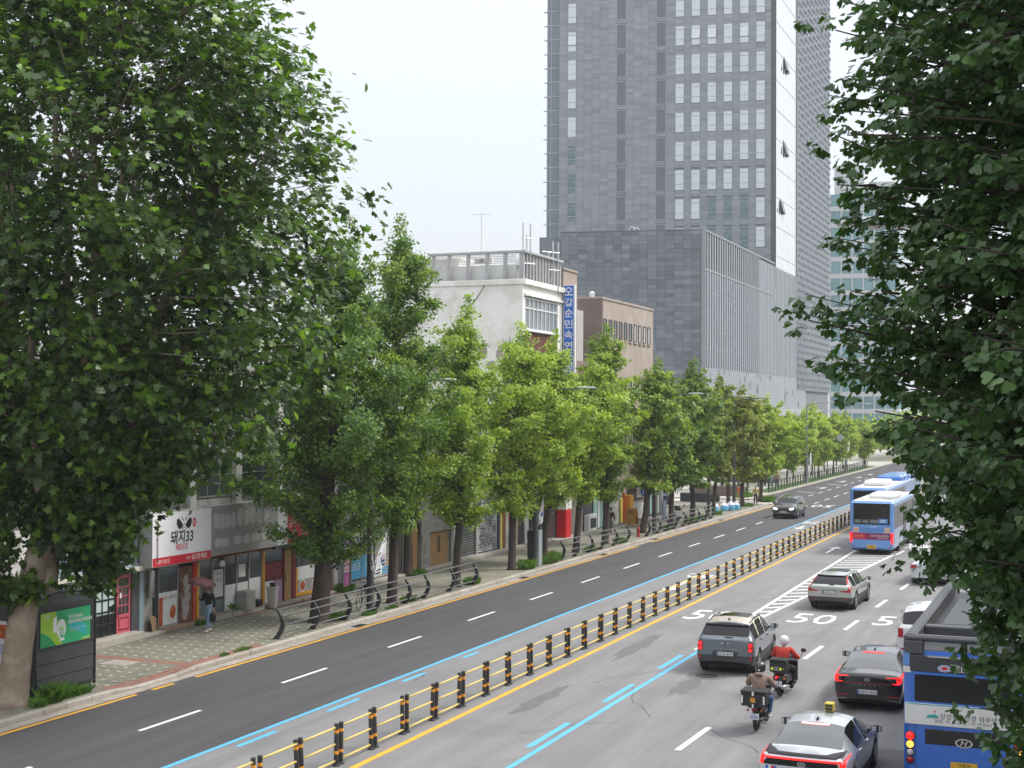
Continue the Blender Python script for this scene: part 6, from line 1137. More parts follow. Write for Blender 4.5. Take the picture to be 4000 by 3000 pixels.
# ------------------------------------------------------------------ near ginkgo on the right
def near_ginkgo():
    rg = random.Random(31); g = np.random.default_rng(31); bx, by, z0 = 1.45, 10.8, .15
    t = thing('near_ginkgo_tree', 'dark leafy ginkgo close to the camera along the right edge of the view', 'tree', (bx, by, z0)); tb = MB()
    tb.tube([(bx, by, .1), (bx, by, 3), (bx+.03, by, 6), (bx, by, 9), (bx, by, 13)], [.24, .2, .17, .13, .05], 14)
    zt = np.array([3.6, 5.0, 5.65, 5.96, 6.34, 6.63, 6.95, 7.33, 7.49, 7.88, 8.17, 8.53, 8.93, 9.3, 9.61, 9.98, 10.36, 10.69, 11.02, 12, 13.3, 14.4]); rl = np.array([1.2, 1.80, 2.02, 2.10, 2.30, 2.25, 2.27, 2.42, 2.66, 2.82, 3.08, 3.22, 3.34, 3.16, 3.04, 3.14, 3.30, 3.26, 3.26, 2.9, 1.7, .3])
    cl = []; dirs = []
    nb = 1060
    for i in range(nb):
        z = 4.3+8.6*(i+.5)/nb; az = i*2.39996+rg.gauss(0, .2); up = rg.uniform(-.05, .65); R_ = float(np.interp(z+.3, zt, rl))*rg.uniform(.80, 1.02); o_ = Vector((bx, by, z-R_*up*.6)); e = Vector((bx+R_*math.cos(az), by+R_*math.sin(az), z+.1))
        if math.cos(az) > .1 and rg.random() < .85: continue
        p = limb(tb, o_, e, .020, .005, rg, .05, 5, 5)
        for s_ in np.linspace(.35, 1.0, 13):                # short shoots all along the limb
            c = p[0].lerp(p[-1], s_)+Vector((rg.gauss(0, .13), rg.gauss(0, .13), rg.gauss(0, .11))); cl.append(c[:]); dirs.append((e-o_).normalized()[:])
        for s_ in (.45, .6, .75, .88):                      # side twigs
            c = p[0].lerp(p[-1], s_); d = Vector((math.cos(az+rg.choice((-1, 1))*rg.uniform(.5, 1.2)), math.sin(az+rg.choice((-1, 1))*rg.uniform(.5, 1.2)), rg.uniform(-.3, .35))).normalized(); L = rg.uniform(.3, .75)*(1.1-.4*s_); e2 = c+d*L; tb.tube([c, c.lerp(e2, .5)+Vector((0, 0, .03)), e2], [.010, .007, .004], 4)
            for q in (.35, .6, .85, 1.0): cl.append((c.lerp(e2, q)+Vector((rg.gauss(0, .03), rg.gauss(0, .03), rg.gauss(0, .03))))[:]); dirs.append(d[:])
    for z, L in ((8.86, 3.6), (8.45, 3.3), (10.4, 3.3), (9.32, 3.3)):     # long tips on the road side
        for a_ in (-.09, .02, .12):
            e = Vector((bx-L*(1-abs(a_)*.9), by+L*a_*1.6-.1, z+.12-rg.random()*.2)); o_ = Vector((bx, by, z-.75+rg.random()*.3)); p = limb(tb, o_, e, .018, .004, rg, .04, 5, 6)
            for s_ in np.linspace(.55, 1, 14): cl.append((p[0].lerp(p[-1], s_)+Vector((rg.gauss(0, .06), rg.gauss(0, .06), rg.gauss(-.04, .05))))[:]); dirs.append((e-o_).normalized()[:])
    C = np.array(cl); D = np.array(dirs); per = 10; idx = np.repeat(np.arange(len(C)), per); n = len(idx)
    q = g.random(n)*6.283; el = g.uniform(-1.0, .55, n); stalk = np.stack([np.cos(q)*np.cos(el), np.sin(q)*np.cos(el), np.sin(el)], 1)+D[idx]*.25; stalk /= np.linalg.norm(stalk, axis=1, keepdims=True)
    P = C[idx]+stalk*(.025+.045*g.random((n, 1)))
    Yd = stalk*.75+np.array([[0, 0, -.55]])+g.normal(0, .22, (n, 3)); Yd /= np.linalg.norm(Yd, axis=1, keepdims=True)
    out = P-np.array([[bx, by, 8.5]]); out /= np.linalg.norm(out, axis=1, keepdims=True); N = np.array([[0, 0, .75]])+out*.45+g.normal(0, .35, (n, 3)); N -= Yd*(N*Yd).sum(1, keepdims=True); N /= np.linalg.norm(N, axis=1, keepdims=True); X = np.cross(Yd, N)
    size = .078*(.65+.6*g.random(n)); tint = np.clip(np.where(g.random(n) < .06, .85, .15+.45*g.random(n)), 0, 1)
    org = np.array([[bx, by, z0]]); d = np.linalg.norm(P-np.array([[0, 0, 8.1]]), axis=1)
    vis = (P[:, 0] < -.045*P[:, 1]) & (P[:, 2] < 8.1+P[:, 1]*.27) & (P[:, 2] > 8.1-P[:, 1]*.23); order = np.argsort(np.where(vis, d, 1e9))[:300]; rest = np.setdiff1d(np.arange(n), order)
    tb.build('trunk', BARK_G, t, smooth=True); me = leaves_mesh('foliage', P[rest]-org, X[rest], Yd[rest], N[rest], size[rest], GK2, GK2F, LM_NG, tint[rest]); meshobj('foliage', me, t)['kind'] = 'stuff'
    lm = [blade(GK, GKF, LM_NG, a) for a in (.15, .35, .55, .85)]
    for i in order: o = meshobj('leaf', lm[min(3, int(tint[i]*4))], t); o.matrix_local = Matrix(((*(X[i]*size[i]), 0), (*(Yd[i]*size[i]), 0), (*(N[i]*size[i]), 0), (*(P[i]-org[0]), 1))).transposed()
near_ginkgo()
# ================================================================== VEHICLES (local axes: y = forwards from the tail, x = right, z = up)
PLATEW = pm('plate_white', (.70, .70, .68), .4, .04, 5); PLATEY = pm('plate_yellow', (.72, .42, .02), .4, .04, 5); PLATEB = pm('plate_blue', (.03, .12, .42), .4, .05, 5); RIM = pm('alloy_rim', (.36, .37, .38), .3, .1, 6, metal=.8)
UNDER = pm('underbody', (.012, .012, .013), .8, .2, 5); CLAD = pm('cladding_grey', (.055, .058, .062), .6, .12, 6); LENSC = pm('clear_lens', (.55, .58, .60), .1, .1, 6, coat=.6)
def paint(name, col, metal=.0, rough=.28): return pm(name, col, rough, .04, 2, metal=metal, coat=.9)
def bm_eval(me, lev=1):
    o = bpy.data.objects.new('tmp', me); COL.objects.link(o); md = o.modifiers.new('s', 'SUBSURF'); md.levels = lev; md.render_levels = lev
    bpy.context.view_layer.update(); r_ = bpy.data.meshes.new_from_object(o.evaluated_get(bpy.context.evaluated_depsgraph_get())); bpy.data.objects.remove(o); bpy.data.meshes.remove(me); return r_
class Car:
    """body lofted through cross-sections: y, bottom z/w, flank z/w, shoulder z/w, belt z/w, roof edge z/w, roof centre z"""
    def __init__(s, name, label, loc, rz, st, axles, mats, glass, cat='car', wheel_r=.34, tw=.22, sx=1., sy=1., sz=1., gl=None, group=None, roof=None, clad=False, pillars=()):
        loc = (*PT(loc[0], loc[1]), loc[2]); s.t = thing(name, label, cat, loc, rz, group, world=False); st = np.array(st, float); st[:, 0] *= sy; st[:, [1, 3, 5, 7, 9, 11]] *= sz; st[:, [2, 4, 6, 8, 10]] *= sx
        s.L = st[-1, 0]; ax = [a*sy for a in axles]; ra = wheel_r+.055
        rw, ws, sw = [tuple(v*sy for v in g_) for g_ in glass[:3]]
        ys = set(np.round(st[:, 0], 3)) | set(np.round(np.arange(.2, s.L-.1, .16), 3))
        for a in ax: ys |= set(np.round([a-ra, a-ra*.92, a-ra*.7, a-ra*.38, a, a+ra*.38, a+ra*.7, a+ra*.92, a+ra], 3))
        for a in (*rw, *ws, *sw): ys |= {round(a, 3)}
        for a in pillars: ys |= {round(a*sy-.035, 3), round(a*sy+.035, 3)}
        ys = sorted(ys); yy = [ys[0]]
        for y in ys[1:]:
            if y-yy[-1] > .022: yy.append(y)
        ys = yy; rings = []
        for y in ys:
            v = [np.interp(y, st[:, 0], st[:, k]) for k in range(1, 12)]; zb, wb, zm, wm, zs, wsd, zl, wl, ze, we, zc = v
            for a in ax:
                if abs(y-a) < ra: zb = max(zb, wheel_r+math.sqrt(max(0, ra*ra-(y-a)**2)))
            zm = max(zm, zb+.05); zs = max(zs, zm+.04)
            h = [(wb, zb), (wm, zm), (wsd, zs), (wl, zl), (we, ze), (we*.55, ze+(zc-ze)*.82), (0, zc)]
            rings.append([(x, y, z) for x, z in h]+[(-x, y, z) for x, z in h[-2::-1]])
        bm = bmesh.new(); cr = bm.edges.layers.float.new('crease_edge'); V = [[bm.verts.new(p) for p in r_] for r_ in rings]; n = 13
        pw = [a*sy for a in pillars]
        for i in range(len(ys)-1):
            ym = (ys[i]+ys[i+1])/2
            for j in range(n-1):
                f = bm.faces.new((V[i][j], V[i][j+1], V[i+1][j+1], V[i+1][j])); k = min(j, n-2-j); m = 0
                if k >= 4 and rw[0] < ym < rw[1]: m = 1
                elif k >= 4 and ws[0] < ym < ws[1]: m = 2
                elif k == 3 and sw[0] < ym < sw[1] and not any(abs(ym-p) < .03 for p in pw): m = 3 if j < 6 else 4
                elif k == 0 and clad: m = 5
                elif roof and k >= 3 and roof[0]*sy < ym < roof[1]*sy: m = 6
                f.material_index = m; f.smooth = True
        for i, fl in ((0, False), (len(ys)-1, True)):
            for j in range(6):
                a, b, c, d = V[i][j], V[i][j+1], V[i][n-2-j], V[i][n-1-j]
                q = (a, b, c, d) if j < 5 else (a, b, d)
                f = bm.faces.new(q); f.smooth = True; f.material_index = 5 if (clad and j == 0) else 0
        for e in bm.edges:
            ms = {f.material_index for f in e.link_faces}
            if len(ms) > 1: e[cr] = .75
            elif len(e.link_faces) == 1: e[cr] = 1
        bmesh.ops.recalc_face_normals(bm, faces=bm.faces); me = bpy.data.meshes.new('b'); bm.to_mesh(me); bm.free(); me = bm_eval(me, 1)
        b2 = bmesh.new(); b2.from_mesh(me); s.bvh = BVHTree.FromBMesh(b2); s.body = None
        names = ['body', 'rear_window', 'windscreen', 'side_window', 'side_window', 'lower_cladding', 'roof']; gl = gl or GLASS_DK; mt = [mats[0], gl, gl, GLASS_DK, GLASS_DK, CLAD, mats[1] if len(mats) > 1 else mats[0]]
        for k in range(7):
            fs = [f for f in b2.faces if f.material_index == k]
            if not fs: continue
            bb = bmesh.new(); mp = {}
            for f in fs:
                for v in f.verts:
                    if v not in mp: mp[v] = bb.verts.new(v.co)
                nf = bb.faces.new([mp[v] for v in f.verts]); nf.smooth = True
            m2 = bpy.data.meshes.new(names[k]); bb.to_mesh(m2); bb.free(); m2.materials.append(mt[k]); o = meshobj(names[k], m2, s.t)
            if k == 0: s.body = o
        b2.free(); bpy.data.meshes.remove(me); wmid = np.interp(s.L*.5, st[:, 0], st[:, 4])
        m = MB(); m.box(-wmid+.17, wmid-.17, .18, s.L-.2, .22, .62); m.box(-wmid+.03, wmid-.03, ax[0]+ra, ax[1]-ra, .2, .34); m.build('underbody', UNDER, s.t)
        for a in ax:
            for sd in (-1, 1): s.wheel(sd*(wmid-tw/2-.01), a, wheel_r, tw, sd)
    def wheel(s, x, y, r, w_, sd):
        T = Matrix.Translation((x, y, r)) @ Matrix.Rotation(R(90), 4, 'Y'); m = MB(); m.lathe([(r*.62, -w_/2), (r*.9, -w_/2), (r, -w_/2+.03), (r, w_/2-.03), (r*.9, w_/2), (r*.62, w_/2)], 22, T, caps=True); o = m.build('wheel', RUBBER, s.t, smooth=True, angle=40)
        m = MB(); zf = sd*(w_/2+.006); m.lathe([(r*.66, 0), (r*.66, .012*sd), (r*.6, .012*sd)], 22, T @ Matrix.Translation((0, 0, sd*w_/2)), caps=False)
        for k in range(5):
            T2 = T @ Matrix.Rotation(2*math.pi*k/5+.3, 4, 'Z'); m.box(-.045, .045, .03, r*.62, min(zf, zf-.02*sd), max(zf, zf-.02*sd), T=T2)
        m.lathe([(.07, zf-.01*sd), (.07, zf+.006*sd)], 12, T); m.build('rim', RIM, o)
    def hit(s, x, z, face='rear', off=.006):
        if face == 'rear': o, d = Vector((x, -3, z)), Vector((0, 1, 0))
        elif face == 'front': o, d = Vector((x, s.L+3, z)), Vector((0, -1, 0))
        elif face == 'right': o, d = Vector((4, x, z)), Vector((-1, 0, 0))
        elif face == 'left': o, d = Vector((-4, x, z)), Vector((1, 0, 0))
        else: o, d = Vector((x, z, 5)), Vector((0, 0, -1))
        p, nn, _, _ = s.bvh.ray_cast(o, d)
        if p is None: return None
        if nn.dot(d) > 0: nn = -nn
        return p+nn*off
    def strip(s, name, cols, mat, face='rear', off=.012, parent=None, nz=3, label=None):
        """moulded strip: columns (u, low, high) laid on the body"""
        m = MB(); top, bot = [], []
        for u, a, b in cols:
            tc_, bc_ = [], []
            for k in range(nz+1):
                z = a+(b-a)*k/nz; p = s.hit(u, z, face, off); q = s.hit(u, z, face, -.01)
                tc_.append(p); bc_.append(q)
            if any(p is None for p in tc_): continue
            top.append(tc_); bot.append(bc_)
        if len(top) < 2: return None
        for i in range(len(top)-1):
            for k in range(nz): m.poly([top[i][k], top[i+1][k], top[i+1][k+1], top[i][k+1]])
            m.poly([bot[i][0], bot[i+1][0], top[i+1][0], top[i][0]]); m.poly([top[i][nz], top[i+1][nz], bot[i+1][nz], bot[i][nz]])
        for i in (0, -1):
            for k in range(nz): m.poly([bot[i][k], top[i][k], top[i][k+1], bot[i][k+1]])
        return m.build(name, mat, parent or s.t, label=label)
    def bar(s, name, u0, u1, z0, z1, mat, face='rear', off=.012, n=10, **k): return s.strip(name, [(u0+(u1-u0)*i/n, z0, z1) for i in range(n+1)], mat, face, off, **k)
    def write(s, name, txt, x, z, h, mat, w=None, face='rear', off=.010, bold=.01, spread=0.):
        V, F = text_data(txt, bold)
        if not len(V): return
        ext = V[:, :2].max(0)-V[:, :2].min(0); sx = (w/ext[0]) if w else h/ext[1]; sy = h/ext[1] if h else sx; m = MB(); P = []
        for v in V:
            p = s.hit(x+v[0]*sx*(1 if face in ('rear', 'right') else -1), z+v[1]*sy, face, off)
            if p is None: return
            P.append(p)
        m.faces(P, F); return m.build(name, mat, s.t)
    def letters(s, name, txt, x, z, h, pitch, mat):
        m = MB()
        for i, ch in enumerate(txt):
            V, F = text_data(ch, .02); ext = V[:, :2].max(0)-V[:, :2].min(0); k = h/ext[1]; cx = x+(i-(len(txt)-1)/2)*pitch
            P = [s.hit(cx+v[0]*k*1.25, z+v[1]*k, 'rear', .008) for v in V]
            if all(p is not None for p in P): m.faces(P, F)
        m.build(name, mat, s.t)
    def plate(s, txt, x, z, w_=.52, h=.115, mat=None, face='rear', blue=True, two=None):
        p = s.hit(x, z, face, .02); sg = -1 if face == 'rear' else 1; m = MB(); y = p.y; m.box(x-w_/2-.02, x+w_/2+.02, y-.012, y+.012, z-h/2-.02, z+h/2+.02, 3); yf = y+sg*.014
        m.box(x-w_/2, x+w_/2, min(y, yf), max(y, yf), z-h/2, z+h/2, 0); yf += sg*.002
        if blue: m.poly([(x-w_/2+.005, yf, z-h/2+.005), (x-w_/2+.045, yf, z-h/2+.005), (x-w_/2+.045, yf, z+h/2-.005), (x-w_/2+.005, yf, z+h/2-.005)], 1)
        fr = frame((x+(.025 if blue else 0), yf, z), (1 if sg < 0 else -1, 0, 0), (0, 0, 1))
        if two: text(m, two, frame((x, yf, z+h*.27), (1, 0, 0), (0, 0, 1)), h=h*.26, m=2); text(m, txt, frame((x, yf, z-h*.16), (1, 0, 0), (0, 0, 1)), h=h*.45, w=w_*.85, bold=.01, m=2)
        else: text(m, txt, fr, h=h*.68, w=w_*.84 if blue else w_*.8, bold=.01, m=2)
        return m.build('number_plate', [mat or PLATEW, PLATEB, INK, BLACK], s.t)
    def oval_badge(s, x, z, rx, rz, mat, face='rear', hbar=True):
        m = MB(); q = np.linspace(0, 6.283, 21)[:-1]
        P = lambda a, k: s.hit(x+rx*k*math.cos(a), z+rz*k*math.sin(a), face, .012)
        for a, b in zip(q, np.roll(q, -1)): m.poly([P(a, 1), P(b, 1), P(b, .76), P(a, .76)])
        if hbar:
            for pts in (((-.45, -.55), (-.28, -.55), (-.02, .6), (-.22, .6)), ((.22, -.6), (.02, -.6), (.28, .55), (.45, .55)), ((-.3, -.12), (.22, -.02), (.3, .14), (-.22, .04))): m.poly([s.hit(x+rx*a, z+rz*b, face, .013) for a, b in pts])
        return m.build('badge', mat, s.t)
    def mirrors(s, y, z, w_, mat, glass=True):
        for sd in (-1, 1):
            p = s.hit(y, z-.05, 'right' if sd > 0 else 'left', 0); x = p.x; m = MB(); T = Matrix.Translation((x+sd*.16, y, z)) @ Matrix.Scale(-1 if sd < 0 else 1, 4, (1, 0, 0))
            vs = []
            prof = [(-.11, .045, .05), (-.05, .085, .075), (.06, .085, .08), (.12, .05, .06)]
            for u, d, h in prof: vs += [(u, -d*.5, -h), (u, d*.9, -h*.7), (u, d*.9, h*.7), (u, -d*.5, h)]
            fs = [(4*i+j, 4*i+(j+1) % 4, 4*i+4+(j+1) % 4, 4*i+4+j) for i in range(3) for j in range(4)]+[(3, 2, 1, 0), (12, 13, 14, 15)]
            m.faces([T @ Vector(v) for v in vs], fs); m.box(-.2, -.1, -.02, .02, -.06, -.02, T=T); o = m.build('mirror', mat, s.t)
            m = MB(); m.poly([T @ Vector(v) for v in ((-.09, -.047, -.06), (.105, -.038, -.055), (.105, -.038, .055), (-.09, -.047, .06))]); m.build('mirror_glass', LENSC if glass else GLASS_DK, o)
    def seams(s, ys, z0, z1, sill=None):
        for face in ('right', 'left'):
            m = MB()
            for y in ys:
                P = [(s.hit(y-.006, z, face, .002), s.hit(y+.006, z, face, .002)) for z in np.linspace(z0, z1, 6)]
                for a, b in zip(P[:-1], P[1:]):
                    if None not in (*a, *b): m.poly([a[0], a[1], b[1], b[0]])
            m.build('door_gaps', UNDER, s.t)
    def handles(s, ys, z, mat):
        for face in ('right', 'left'):
            for y in ys:
                p = s.hit(y, z, face, .02)
                if p: m = MB(); m.bbox(p.x-.02, p.x+.02, y-.1, y+.1, z-.015, z+.015, .008); m.build('door_handle', mat, s.t)
SEDAN = [(0, .36, .70, .55, .80, .78, .80, .90, .77, .955, .68, .97), (.05, .28, .80, .55, .885, .82, .875, .985, .83, 1.03, .72, 1.045), (.32, .23, .84, .55, .925, .84, .915, .985, .87, 1.03, .73, 1.05), (.62, .22, .85, .55, .93, .84, .92, .985, .885, 1.05, .725, 1.075), (1.1, .22, .85, .55, .93, .84, .925, .975, .895, 1.215, .665, 1.265), (1.62, .22, .85, .55, .925, .83, .92, .96, .895, 1.36, .615, 1.42), (2.3, .22, .85, .55, .92, .82, .915, .94, .89, 1.385, .625, 1.445), (2.85, .22, .85, .55, .92, .81, .915, .93, .89, 1.325, .61, 1.40), (3.75, .22, .85, .55, .925, .78, .915, .90, .88, .955, .72, .985), (4.4, .24, .82, .52, .91, .70, .89, .79, .84, .86, .6, .885), (4.78, .27, .74, .48, .85, .62, .82, .68, .77, .72, .5, .74), (4.9, .32, .6, .46, .70, .57, .68, .61, .64, .64, .4, .65)]
HATCH = [(0, .42, .72, .60, .82, .90, .81, 1.03, .78, 1.07, .69, 1.085), (.06, .33, .82, .60, .895, .92, .875, 1.075, .84, 1.12, .75, 1.135), (.22, .29, .85, .60, .915, .93, .90, 1.085, .86, 1.31, .72, 1.345), (.42, .27, .86, .60, .92, .93, .91, 1.085, .87, 1.52, .69, 1.60), (1.2, .25, .86, .60, .92, .93, .915, 1.085, .875, 1.58, .70, 1.655), (2.2, .25, .86, .60, .92, .92, .915, 1.075, .88, 1.555, .70, 1.64), (2.72, .25, .86, .60, .92, .91, .91, 1.07, .88, 1.47, .67, 1.565), (3.35, .26, .86, .60, .92, .90, .91, 1.055, .87, 1.12, .745, 1.15), (4.05, .3, .84, .60, .91, .86, .895, .975, .845, 1.03, .62, 1.055), (4.36, .35, .75, .58, .86, .76, .83, .85, .79, .89, .52, .91), (4.44, .42, .62, .58, .74, .70, .72, .75, .70, .77, .46, .78)]
WAGON = [(0, .42, .74, .58, .83, .80, .82, .945, .79, .985, .68, 1.0), (.06, .33, .82, .58, .90, .84, .885, .985, .84, 1.03, .72, 1.045), (.30, .29, .86, .58, .92, .86, .91, .99, .855, 1.21, .675, 1.25), (.62, .28, .86, .58, .925, .86, .915, .985, .87, 1.375, .63, 1.435), (1.6, .26, .86, .58, .925, .86, .915, .975, .88, 1.42, .645, 1.49), (2.6, .26, .86, .58, .925, .85, .915, .965, .88, 1.395, .64, 1.475), (3.0, .26, .86, .58, .925, .85, .91, .96, .88, 1.32, .62, 1.415), (3.75, .26, .86, .58, .925, .84, .91, .945, .87, 1.0, .74, 1.03), (4.4, .3, .84, .58, .91, .78, .89, .87, .83, .92, .6, .94), (4.7, .34, .75, .54, .86, .70, .83, .76, .78, .79, .5, .81), (4.78, .4, .62, .54, .74, .64, .72, .67, .70, .69, .45, .70)]
# ---- silver sedan with a lit light bar
SIL = paint('silver_paint', (.66, .69, .72), .5)
c = Car('silver_sedan', 'silver sedan with a full width red light bar and yellow roof box', (-5.62, 40.9, 0), R(-1), SEDAN, (1.08, 3.92), [SIL], gl=GLASS_CAR, glass=((.66, 1.6), (2.9, 3.72), (1.35, 3.4)), pillars=(2.42,))
c.bar('spoiler_lip', -.80, .80, 1.0, 1.035, BLACK, off=.03, n=16); c.bar('tail_panel', -.80, .80, .79, .955, GLASS_DK, off=.006, n=16)
c.strip('light_bar', [(-.87, .80, .97), (-.84, .79, .97), (-.79, .80, .97), (-.775, .92, .968)]+[(x, .925, .962) for x in np.linspace(-.74, .74, 14)]+[(.775, .92, .968), (.79, .80, .97), (.84, .79, .97), (.87, .80, .97)], REDLAMP, off=.016)
c.oval_badge(0, .845, .085, .05, CHROME); c.letters('lettering', 'SONATA', 0, .735, .035, .16, CHROME); c.write('lettering', 'BLACK', .62, .70, .035, BLACK); m = MB()
for i, (cc, x) in enumerate(((1, -.72), (0, -.66), (2, -.60), (1, -.55))): m.poly([c.hit(x+a, .73+b, 'rear', .008) for a, b in ((-.03, -.03), (.035, -.03), (.03, .035), (-.03, .035))], cc)
m.build('sticker', [WHITE, SIGNB2, SIGNR], c.t); c.plate('31바 7045', 0, .55); c.bar('bumper_trim', -.72, .72, .36, .44, BLACK, off=.014, n=14); c.bar('brake_light', -.30, .30, 1.372, 1.392, pm('brake_strip', (.9, .3, .3), .3, .05, 3, emit=1.6, ecol=(1, .28, .26)), off=.008, n=8)
m = MB(); p = c.hit(0, 1.75, 'top', 0); m.faces([(-.035, 1.70, p.z-.02), (.035, 1.70, p.z-.02), (.02, 1.90, p.z), (-.02, 1.90, p.z), (0, 1.70, p.z+.075), (0, 1.78, p.z+.07)], [(0, 1, 4), (1, 2, 5, 4), (2, 3, 5), (3, 0, 4, 5)]); m.build('antenna', BLACK, c.t)
p = c.hit(.0, 2.6, 'top', 0); m = MB(); m.bbox(-.02, .18, 2.62, 2.86, p.z+.02, p.z+.2, .015, 0); m.box(.0, .16, 2.612, 2.619, p.z+.045, p.z+.175, 1); text(m, 'TAXI', frame((.08, 2.61, p.z+.11), (1, 0, 0), (0, 0, 1)), w=.12, m=0); m.box(.0, .16, 2.66, 2.82, p.z-.02, p.z+.02, 1); m.build('roof_box', [pm('roof_box_yellow', (.55, .45, .05), .45, .08, 5), BLACK], c.t)
c.mirrors(3.35, 1.0, .2, BLACK); c.seams((1.42, 2.42, 3.48), .36, .93); c.handles((1.72, 2.7), .88, CHROME); m = MB()
for y, z in ((1.2, .86), (1.3, .80), (1.95, .78)): m.poly([c.hit(y+a, z+b, 'right', .006) for a, b in ((-.035, -.03), (.035, -.03), (.035, .03), (-.035, .03))])
m.build('door_sticker', SIGNB2, c.t)
for sd in (-1, 1): c.strip('roof_rail', [(sd*x, y-.012, y+.0) for x, y in ((.6, 1.7), (.61, 2.0))], BLACK, 'top') if False else None
# ---- black sedan
BLKP = paint('black_paint', (.008, .008, .010), .0, .16)
c = Car('black_sedan', 'glossy black sedan with C shaped lit tail lights beside the blue bus', (-5.66, 54.15, 0), R(1), SEDAN, (1.08, 3.92), [BLKP], gl=GLASS_CAR, glass=((.66, 1.6), (2.9, 3.72), (1.35, 3.4)), pillars=(2.42,))
for sd in (-1, 1):
    c.strip('tail_light', [(sd*x, a, b) for x, a, b in ((.88, .86, .965), (.86, .80, .972), (.80, .78, .972), (.775, .80, .972))], REDLAMP, off=.014); c.bar('tail_light', sd*.77, sd*.50, .948, .966, REDLAMP, off=.014); c.bar('tail_light', sd*.77, sd*.66, .79, .81, REDLAMP, off=.014); c.bar('reflector', sd*.82, sd*.52, .44, .46, REDGLASS)
c.bar('red_line', -.62, .62, .775, .787, REDGLASS, n=14); c.oval_badge(0, .885, .085, .05, CHROME); c.letters('lettering', 'SONATA', 0, .725, .032, .135, CHROME); c.plate('182허 2866', 0, .555); c.bar('trim', -.8, .8, .335, .35, CHROME, off=.01, n=14); c.bar('brake_light', -.30, .30, 1.372, 1.388, REDLAMP, off=.008, n=8)
m = MB(); p = c.hit(0, 1.75, 'top', 0); m.faces([(-.035, 1.70, p.z-.02), (.035, 1.70, p.z-.02), (.02, 1.90, p.z), (-.02, 1.90, p.z), (0, 1.70, p.z+.075), (0, 1.78, p.z+.07)], [(0, 1, 4), (1, 2, 5, 4), (2, 3, 5), (3, 0, 4, 5)]); m.build('antenna', BLACK, c.t); c.mirrors(3.35, 1.0, .2, BLACK); c.seams((1.42, 2.42, 3.48), .36, .93); c.handles((1.72, 2.7), .88, CHROME)
# ---- two-tone compact SUV
c = Car('compact_suv', 'grey compact SUV with a cream roof and upright red tail lights', (-10.66, 60.45, 0), R(2), HATCH, (.84, 3.53), [paint('blue_grey_paint_car', (.155, .185, .205), .45), paint('cream_roof', (.58, .52, .41))], ((.10, .39), (2.76, 3.32), (.30, 3.1)), roof=(.43, 2.74), clad=True, wheel_r=.35, pillars=(.98, 2.0))
for sd in (-1, 1):
    o = c.strip('tail_light', [(sd*x, .745, 1.01) for x in (.845, .80, .75, .70)], REDGLASS, off=.016)
    for z in (.80, .94): c.strip('lamp_glow', [(sd*x, z-.045, z+.045) for x in (.82, .78, .73)], REDLAMP, off=.022, parent=o)
    c.strip('reflector', [(sd*x, .47, .60) for x in (.82, .775)], RED, off=.015)
c.bar('rear_spoiler', -.66, .66, 1.47, 1.50, BLACK, off=.05, n=12); c.strip('diffuser', [(-.68, .36, .43), (-.62, .36, .47), (.62, .36, .47), (.68, .36, .43)], pm('champagne_trim', (.50, .45, .36), .4, .06, 3), off=.03); c.bar('plate_recess', -.40, .40, .585, .72, CLAD, off=.01); c.plate('227오 8674', 0, .655)
c.oval_badge(0, .965, .05, .042, BLACK, hbar=False); m = MB()
for sd in (-1, 1): m.poly([c.hit(sd*x, z, 'rear', .012) for x, z in ((.05, .99), (.13, .985), (.11, .965), (.05, .945))])
m.build('badge_wing', CHROME, c.t); c.letters('lettering', 'COUNTRYMAN', 0, .80, .032, .10, CHROME); c.bar('wiper', -.03, .22, 1.14, 1.155, BLACK, off=.02)
p0 = c.hit(0, 1.5, 'top', .006); m = MB()
for i in range(6):
    for j in range(8):
        P = [c.hit(-.46+.92*(i+a)/6, 1.25+1.2*(j+b)/8, 'top', .006) for a, b in ((0, 0), (1, 0), (1, 1), (0, 1))]; m.poly(P)
m.build('sunroof', GLASS_DK, c.t)
for sd in (-1, 1):
    m = MB(); m.tube([c.hit(sd*.63, y, 'top', .035 if 0 < i < 6 else .0) for i, y in enumerate(np.linspace(.62, 2.55, 7))], .02, 6); m.build('roof_rail', BLACK, c.t)
m = MB(); p = c.hit(0, .62, 'top', 0); m.bbox(-.03, .03, .60, .74, p.z-.01, p.z+.05, .012); m.build('antenna', BLACK, c.t); c.mirrors(3.0, 1.16, .2, BLACK); c.seams((1.02, 2.02, 3.15), .45, 1.03); c.handles((1.25, 2.25), .98, BLACK)
for sd, fc in ((1, 'right'), (-1, 'left')): c.strip('pillar_badge', [(y, z0, z1) for y, z0, z1 in ((.90, 1.16, 1.44), (.98, 1.13, 1.46), (1.06, 1.13, 1.44))], pm('cream_roof', (.58, .52, .41)), fc, off=.008)
